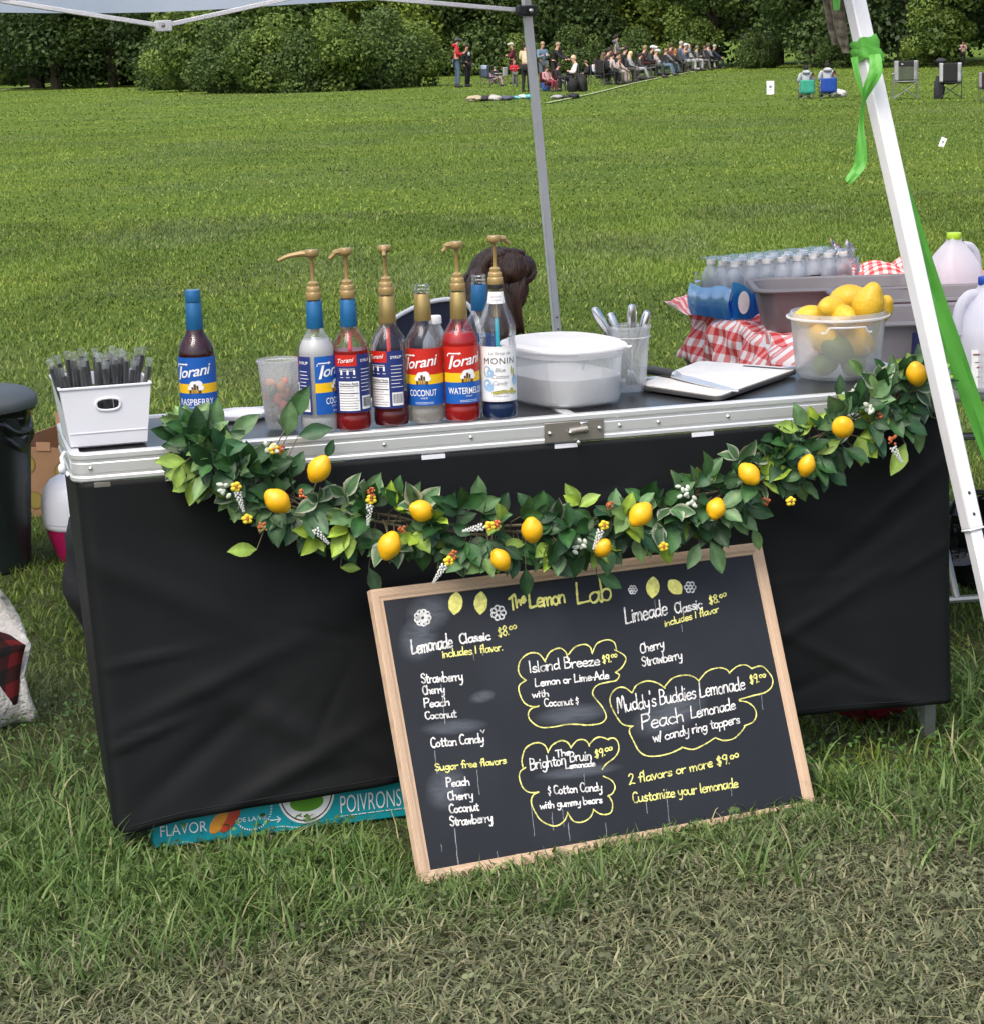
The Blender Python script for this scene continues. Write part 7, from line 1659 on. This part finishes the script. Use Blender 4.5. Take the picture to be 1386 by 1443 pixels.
for c_ in list(ch.children):
    if c_.name.startswith('backrest') or c_.name.startswith('rear'):
        pass
wb0 = Matrix.Rotation(-rad(86), 3, 'Z')
def cpt(x, y, dy=0.0): return wb0 @ (at_y(x, y, Yw - .16 + dy) - Vector((hx.x - .12, Yw - .06, 0)))
bkp = smoothpath([(523, 560), (523, 520), (530, 482), (548, 455), (575, 437), (605, 425), (640, 420), (665, 430), (680, 470), (684, 560)] and [Vector((a, b_, 0)) for a, b_ in [(526, 575), (523, 520), (530, 482), (548, 455), (575, 437), (605, 425), (640, 421), (662, 432), (676, 470), (680, 560)]], 5)
m = MB(); P = [cpt(q.x, q.y) for q in bkp]; cc0 = cpt(600, 530); m.add([cc0] + P, [(0, i, i + 1) for i in range(1, len(P))] + [(0, len(P), 1)]); m.build('back_wing', MT['navy_cloth'], ch, solid=.02, smooth=False)
m = MB(); m.tube([q + (wb0 @ Vector((0, -.012, 0))) for q in P], .0065, 8); m.build('piping', MT['piping'], ch)

# spectators, left group ----------------------------------------------
def P_at(x, y, px, H0=None): pos = gp(x, y); return pos, S_(x, y, px)
blk, wht = (.012, .012, .014), (.6, .6, .6)
def stand(label, x, y, px, rz, **kw): pos, H = P_at(x, y, px); return person(label, pos, H, rad(rz), **kw)
stand('person in red hoodie, jeans, cap and dark boots at the left of the group', 645, 123, 68, 5, top=(.45, .012, .025), bottom=(.075, .11, .17), hair=(.03, .02, .015), hat=(.05, .06, .05), arms='front', hood=(.42, .012, .025), wide=1.35)
stand('person in black clothes with a white shirt print, next to the red hoodie', 659, 122, 59, -40, top=blk, bottom=blk, hair=(.025, .015, .01), badge=wht)
stand('person in maroon sweater with pale hat, standing behind the toddler', 723, 118, 57, 170, top=(.12, .006, .025), bottom=(.06, .008, .02), hair=(.4, .33, .22), hat=(.42, .40, .30), arms='front')
stand('small child in red top and grey patterned trousers', 725, 122, 36, -80, top=(.42, .015, .03), bottom=(.12, .13, .11), hair=(.35, .2, .1), arms='front', wide=1.25)
stand('person in cream jacket and black trousers standing half behind the canopy pole', 741, 129, 68, 60, top=(.55, .45, .30), bottom=(.012, .011, .012), hair=(.05, .03, .02), arms='front')
stand('person in blue denim jacket holding a white cup', 765, 122, 62, -60, top=(.12, .18, .26), bottom=(.09, .11, .13), hair=(.30, .22, .13), arms='front', held=wht)
stand('person in black jacket bending forward with hand reached out', 780, 122, 62, -20, top=blk, bottom=blk, hair=(.3, .22, .15), arms='reach', lean=.32)
stand('person in grey hoodie standing behind the row of seated spectators', 868, 112, 62, 10, top=(.12, .13, .14), bottom=(.03, .03, .035), hair=(.02, .015, .01), arms='front', hood=(.11, .12, .13))
def sit(label, x, y, px, rz, chair_c, chair_lab, **kw):
    pos, H = P_at(x, y, px); k = H / 1.13; kw.setdefault('group', None)
    o = person(label, pos, k * 1.75 / 1.0, rad(rz), pose='sit', **kw)
    if chair_c is not None: camp_chair('camp_chair', chair_lab, (pos.x - .02 * k, pos.y + .0, 0), rad(rz), cloth(chair_c), cloth(chair_c), GREY_FR, k * .95, 'camp chairs of the spectators')
    return o
navy = (.02, .03, .08)
# chairs and things of the left group
camp_chair('camp_chair', 'blue grey camp chair with white patch turned away, right of the black shirt', gp(690, 123), rad(40), cloth((.05, .065, .09)), cloth(navy), GREY_FR, S_(690, 123, 31) / .95, 'camp chairs of the spectators', side_m=cloth((.015, .03, .10)), pocket=cloth((.3, .35, .45)))
sit('person in pink and white lying back in the blue grey camp chair', 692, 122, 30, 20, None, '', top=(.55, .33, .36), bottom=(.5, .34, .36), hair=(.45, .38, .3), arms='lap', lean=-.3, legs_out=.5)
camp_chair('camp_chair', 'pale camp chair behind the pink and white person', gp(706, 119), rad(150), cloth((.55, .5, .5)), cloth((.45, .42, .42)), GREY_FR, S_(706, 119, 24) / .95, 'camp chairs of the spectators')
sit('person with dark hair and dark top seated in front of the bending person', 789, 127, 36, -30, (.14, .012, .025), 'dark red camp chair below the bending person', top=blk, bottom=(.5, .5, .5), hair=(.03, .02, .012), arms='lap')
sit('person in patterned red top seated right of the canopy pole', 772, 129, 34, -50, (.16, .012, .025), 'dark red camp chair next to the canopy pole', top=(.40, .22, .22), bottom=(.18, .02, .035), hair=(.06, .035, .02), arms='lap')
sit('person with fair hair in white shirt seated on a black chair', 806, 128, 47, 175, (.01, .01, .012), 'black camp chair below the person in the white shirt', top=(.62, .58, .56), bottom=blk, hair=(.5, .38, .25), arms='front')
sit('person in black seated alone between the two groups', 824, 118, 31, 190, (.012, .012, .014), 'small black camp chair between the two groups', top=blk, bottom=blk, hair=(.14, .09, .05), arms='lap')
sit('person with pale face seated far behind the pale camp chair', 697, 117, 22, 100, (.03, .03, .03), 'dark camp chair far behind the pale one', top=(.10, .11, .13), bottom=blk, hair=(.2, .17, .14), arms='lap')
def bundle(name, label, cat, x, y, w_px, h_px, cols, seed, group=None):
    pos = gp(x, y); k = S_(x, y, 1); t = thing(name, label, cat, pos, 0, group); rr = random.Random(seed)
    for i, c in enumerate(cols):
        m = MB(); cx = (i / max(1, len(cols) - 1) - .5) * w_px * k * .7; f1 = rr.uniform(4, 8); f2 = rr.uniform(3, 7)
        hh = h_px * k * rr.uniform(.6, 1.0); m.ball((cx, rr.uniform(-.1, .1), hh * .42), w_px * k / len(cols) * .75, .28, hh * .6, 18, 12, fn=lambda d: 1 + .18 * math.sin(d.x * f1 + d.z * f2) * math.cos(d.y * f2)); m.build('fold', cloth(c), t)
    return t
bundle('picnic_pile', 'dark and pale blankets lying on the grass in front of the group', 'blanket pile', 690, 142, 62, 9, [(.40, .34, .22), (.02, .02, .025), (.35, .34, .30), (.07, .08, .11)], 1)
bundle('towel', 'turquoise towel lying on the grass left of the canopy pole', 'towel', 735, 139, 28, 7, [(.12, .42, .40), (.5, .6, .58), (.10, .40, .42)], 2)
bundle('bag_pile', 'black bags and coats lying on the grass right of the canopy pole', 'bags', 796, 139, 34, 8, [(.3, .3, .3), (.02, .02, .022), (.015, .015, .017)], 3)
bundle('backpack', 'black backpack standing in front of the person in white', 'backpack', 813, 129, 20, 26, [(.01, .01, .011), (.012, .012, .013)], 4)
bundle('cooler_bag', 'bright blue bag with yellow top held at the denim jacket', 'bag', 772, 128, 9, 17, [(.03, .10, .38)], 5)
# long row of seated spectators -----------------------------------------
row = [(843, 119, 38, (.5, .5, .5), blk, (.03, .02, .012), None, .05, 'person in pale top seated at the near end of the row', navy), (853, 120, 44, blk, blk, (.11, .075, .05), None, .12, 'person with long brown hair and black top in the row', (.012, .012, .014)), (863, 119, 40, (.48, .44, .42), (.40, .36, .34), (.05, .03, .02), None, 0, 'person in pale patterned clothes in the row', (.03, .03, .03)),
    (871, 117, 36, (.50, .40, .36), (.45, .30, .26), (.2, .12, .07), None, 0, 'child in pale pink clothes in the row', (.05, .04, .04)), (877, 116, 42, (.07, .03, .025), (.05, .055, .045), (.06, .035, .02), None, 0, 'person in brown top and olive trousers in the row', (.03, .03, .03)), (891, 113, 41, (.30, .31, .33), (.28, .29, .31), (.62, .47, .28), None, .16, 'person with long blond hair wrapped in a grey blanket', (.04, .04, .045)),
    (903, 111, 34, (.05, .05, .055), (.04, .045, .05), (.03, .02, .015), None, 0, 'person in dark grey half hidden behind the blond person', (.02, .02, .02)), (917, 110, 40, (.03, .03, .035), (.04, .055, .045), (.05, .03, .02), (.6, .6, .6), 0, 'person in dark top with white cap in the row', (.16, .02, .03)), (929, 107, 38, (.38, .39, .42), (.09, .14, .20), (.3, .22, .15), (.5, .5, .5), 0, 'person in pale hoodie, jeans and pale cap in the row', (.03, .03, .04)),
    (940, 104, 33, (.25, .26, .28), (.11, .16, .22), (.2, .14, .09), None, 0, 'person in grey top and light jeans in the row', (.02, .02, .02)), (952, 103, 34, (.05, .035, .03), (.04, .035, .03), (.30, .13, .05), None, .05, 'person with reddish hair and dark coat in the row', (.02, .02, .02)), (964, 101, 37, (.12, .15, .22), (.5, .5, .52), (.35, .3, .25), (.55, .55, .55), 0, 'person with white cap and white trousers in the row', (.05, .06, .08)),
    (975, 100, 34, (.45, .44, .46), (.4, .4, .43), (.25, .15, .08), None, 0, 'person in white and grey top in the row', (.03, .03, .03)), (984, 99, 34, (.14, .15, .15), (.12, .12, .13), (.16, .13, .1), None, 0, 'person in mid grey jacket in the row', (.02, .02, .02)), (993, 97, 30, (.10, .11, .12), (.5, .5, .5), (.09, .07, .05), None, 0, 'person in charcoal jacket near the far end of the row', (.02, .02, .02)), (1005, 97, 34, (.015, .02, .05), (.02, .022, .04), (.36, .34, .32), None, 0, 'grey haired person in navy jacket at the far end of the row', (.02, .02, .03))]
for i, (x, y, px, tp, bt_, hr, hat, hl, lab, cc_) in enumerate(row):
    sit(lab, x, y, px * (.94 + .12 * ((i * 7) % 5) / 4), 5 + (i * 53) % 60 - 28, cc_, 'camp chair under the ' + ' '.join(lab.split()[:12]), top=tp, bottom=bt_, hair=hr, hat=hat, hair_len=hl, arms=['lap', 'front', 'lap', 'reach', 'lap', 'up'][i % 6] if i != 5 else 'lap', legs_out=.6 if i in (5, 8, 9) else .3 * ((i * 3) % 4) / 3, group='seated spectators along the touch line', lean=-.18 + .14 * ((i * 5) % 4))
for x, y, px, tp, hr, lab in [(859, 114, 44, (.05, .03, .03), (.04, .025, .02), 'person in dark brown top leaning out behind the long haired spectator'), (882, 111, 43, (.02, .02, .025), (.03, .02, .015), 'person in black sitting behind the olive trousers'), (909, 107, 40, (.03, .03, .035), (.25, .18, .1), 'person in dark coat behind the white capped spectator'), (946, 100, 36, (.16, .05, .04), (.05, .03, .02), 'person in rust coloured top behind the light jeans'), (960, 98, 38, (.1, .12, .16), (.4, .36, .3), 'person in slate jacket behind the reddish haired spectator'), (998, 96, 34, (.3, .3, .32), (.1, .07, .05), 'person in pale grey hunched near the far end of the row')]:
    sit(lab, x, y, px, 20 + (x * 7) % 50 - 25, (.02, .02, .025), 'dark chair under the ' + ' '.join(lab.split()[:9]), top=tp, bottom=(.04, .045, .05), hair=hr, arms='front' if x % 2 else 'lap', lean=.1, group='seated spectators along the touch line')
for k, (x, y, w_, c) in enumerate([(905, 113, 12, (.02, .02, .02)), (938, 106, 14, (.03, .03, .035)), (985, 99, 10, (.5, .5, .48))]): bundle('bag', ['black bag on the grass by the blond person', 'dark bag on the grass by the person in jeans', 'white bag on the grass near the far end of the row'][k], 'bag', x, y, w_, 7, [c], 20 + k)
# two people in low chairs, backs turned --------------------------------
for x, y, px, cc_, lab, clab, tp in ((1136, 139, 44, (.035, .30, .21), 'person with black hair in pale grey hoodie seated in the green chair', 'green low folding chair seen from behind', (.36, .40, .44)), (1166, 138, 47, (.008, .055, .32), 'person with hair tied up in pale grey hoodie seated in the blue chair', 'blue low folding chair seen from behind', (.38, .41, .45))):
    pos, H = P_at(x, y, px); k = H / 1.0
    o = person(lab, (pos.x, pos.y + .12, 0), k * 1.5, rad(88), pose='sit', top=tp, bottom=(.4, .39, .38), hair=(.012, .010, .010), arms='lap', hood=tp, lean=.14, wide=1.18); o.location.z = .02
    if x > 1150:
        hc = Vector(skel('sit', 'lap', .14)['crown']); m = MB(); m.ball(hc + Vector((-.06, 0, .10)), .055, .055, .05, 12, 8); m.build('hair_bun', cloth((.03, .018, .012)), o)
    camp_chair('camp_chair', clab, (pos.x, pos.y, 0), rad(88), cloth(cc_), cloth(cc_), GREY_FR, k * .80, low=True, group='chairs on the right of the field')
bundle('blanket', 'pale blanket bunched on the grass right of the blue chair', 'blanket', 1188, 136, 12, 14, [(.5, .48, .46)], 31)
# empty camp chairs ---------------------------------------------------
pos = gp(1275, 139); camp_chair('camp_chair', 'empty grey and olive camp chair with black headrest', pos, rad(82), cloth((.07, .085, .055)), cloth((.30, .31, .32)), pm('chair_frame_grey', (.22, .22, .225), .4, metal=.4), S_(1275, 139, 53) / .95, 'empty camp chairs on the right of the field', pocket=cloth((.012, .012, .013)), logo=cloth((.7, .7, .7)), side_m=cloth((.28, .285, .29)), arm_m=cloth((.40, .40, .40)))
pos = gp(1338, 139); c_ = camp_chair('camp_chair', 'black camp chair with pale trim and dark coats hung over it', pos, rad(78), cloth((.012, .012, .014)), cloth((.02, .02, .022)), pm('chair_frame_dark', (.03, .03, .032), .4, metal=.3), S_(1338, 139, 50) / .95, 'empty camp chairs on the right of the field', side_m=cloth((.36, .37, .39)), arm_m=cloth((.35, .35, .36)))
bundle('coat', 'dark coat hanging from the arm of the black camp chair', 'coat', 1325, 139, 9, 34, [(.03, .03, .034)], 33)
k_ = S_(1338, 139, 1); m = MB(); m.ball((-.22, .0, .87), .12, .21, .07, 18, 12, fn=lambda d: 1 + .08 * math.sin(d.y * 11)); tag(m.build('cap', cloth((.02, .021, .022)), origin=None), 'dark round hat resting on top of the black camp chair', 'hat').location = (pos.x, pos.y, 0)
o_ = bpy.data.objects['cap'] if 'cap' in bpy.data.objects else None
pos = gp(1392, 142); camp_chair('camp_chair', 'camp chair cut off by the right edge of the picture', pos, rad(70), cloth((.02, .02, .022)), cloth((.03, .03, .03)), GREY_FR, S_(1392, 142, 40) / .95, 'empty camp chairs on the right of the field', side_m=cloth((.25, .25, .26)), arm_m=cloth((.40, .40, .40)))
stand('person in pink and white top standing far off in front of the dark wood', 1356, 94, 37, -95, top=(.58, .38, .38), bottom=(.02, .02, .022), hair=(.03, .02, .015), arms='front', badge=(.3, .04, .06))
# white paper bags on the field ------------------------------------------
def paper_bag(label, x, y, px, tilt):
    pos = gp(x, y); h = S_(x, y, px); t = thing('paper_bag', label, 'bag', pos, rad(-8)); w_ = h * .56; m = MB()
    V = [(-w_ / 2, -w_ * .22, 0), (w_ / 2, -w_ * .22, 0), (w_ / 2, w_ * .22, 0), (-w_ / 2, w_ * .22, 0), (-w_ * .5, -w_ * .16, h * .96), (w_ * .5, -w_ * .16, h), (w_ * .5, w_ * .16, h * .98), (-w_ * .5, w_ * .16, h)]
    m.add(V, [(0, 3, 2, 1), (0, 1, 5, 4), (1, 2, 6, 5), (2, 3, 7, 6), (3, 0, 4, 7), (4, 5, 6, 7)]); m.build('bag_body', MT['lab_white'], t, bevel=h * .02)
    m = MB(); m.ball((0, -w_ * .21, h * .58), w_ * .22, .004, h * .10, 12, 8); m.box((0, -w_ * .215, h * .38), (w_ * .4, .004, h * .03)); m.build('bag_print', MT['ink_grey'], t)
    t.rotation_euler = (0, rad(tilt), rad(-8)); return t
paper_bag('white paper bag with grey print standing on the grass left of the green chair', 1085, 133, 19, 0)
paper_bag('small white paper bag leaning on the grass right of the canopy leg', 1325, 207, 14, 22)
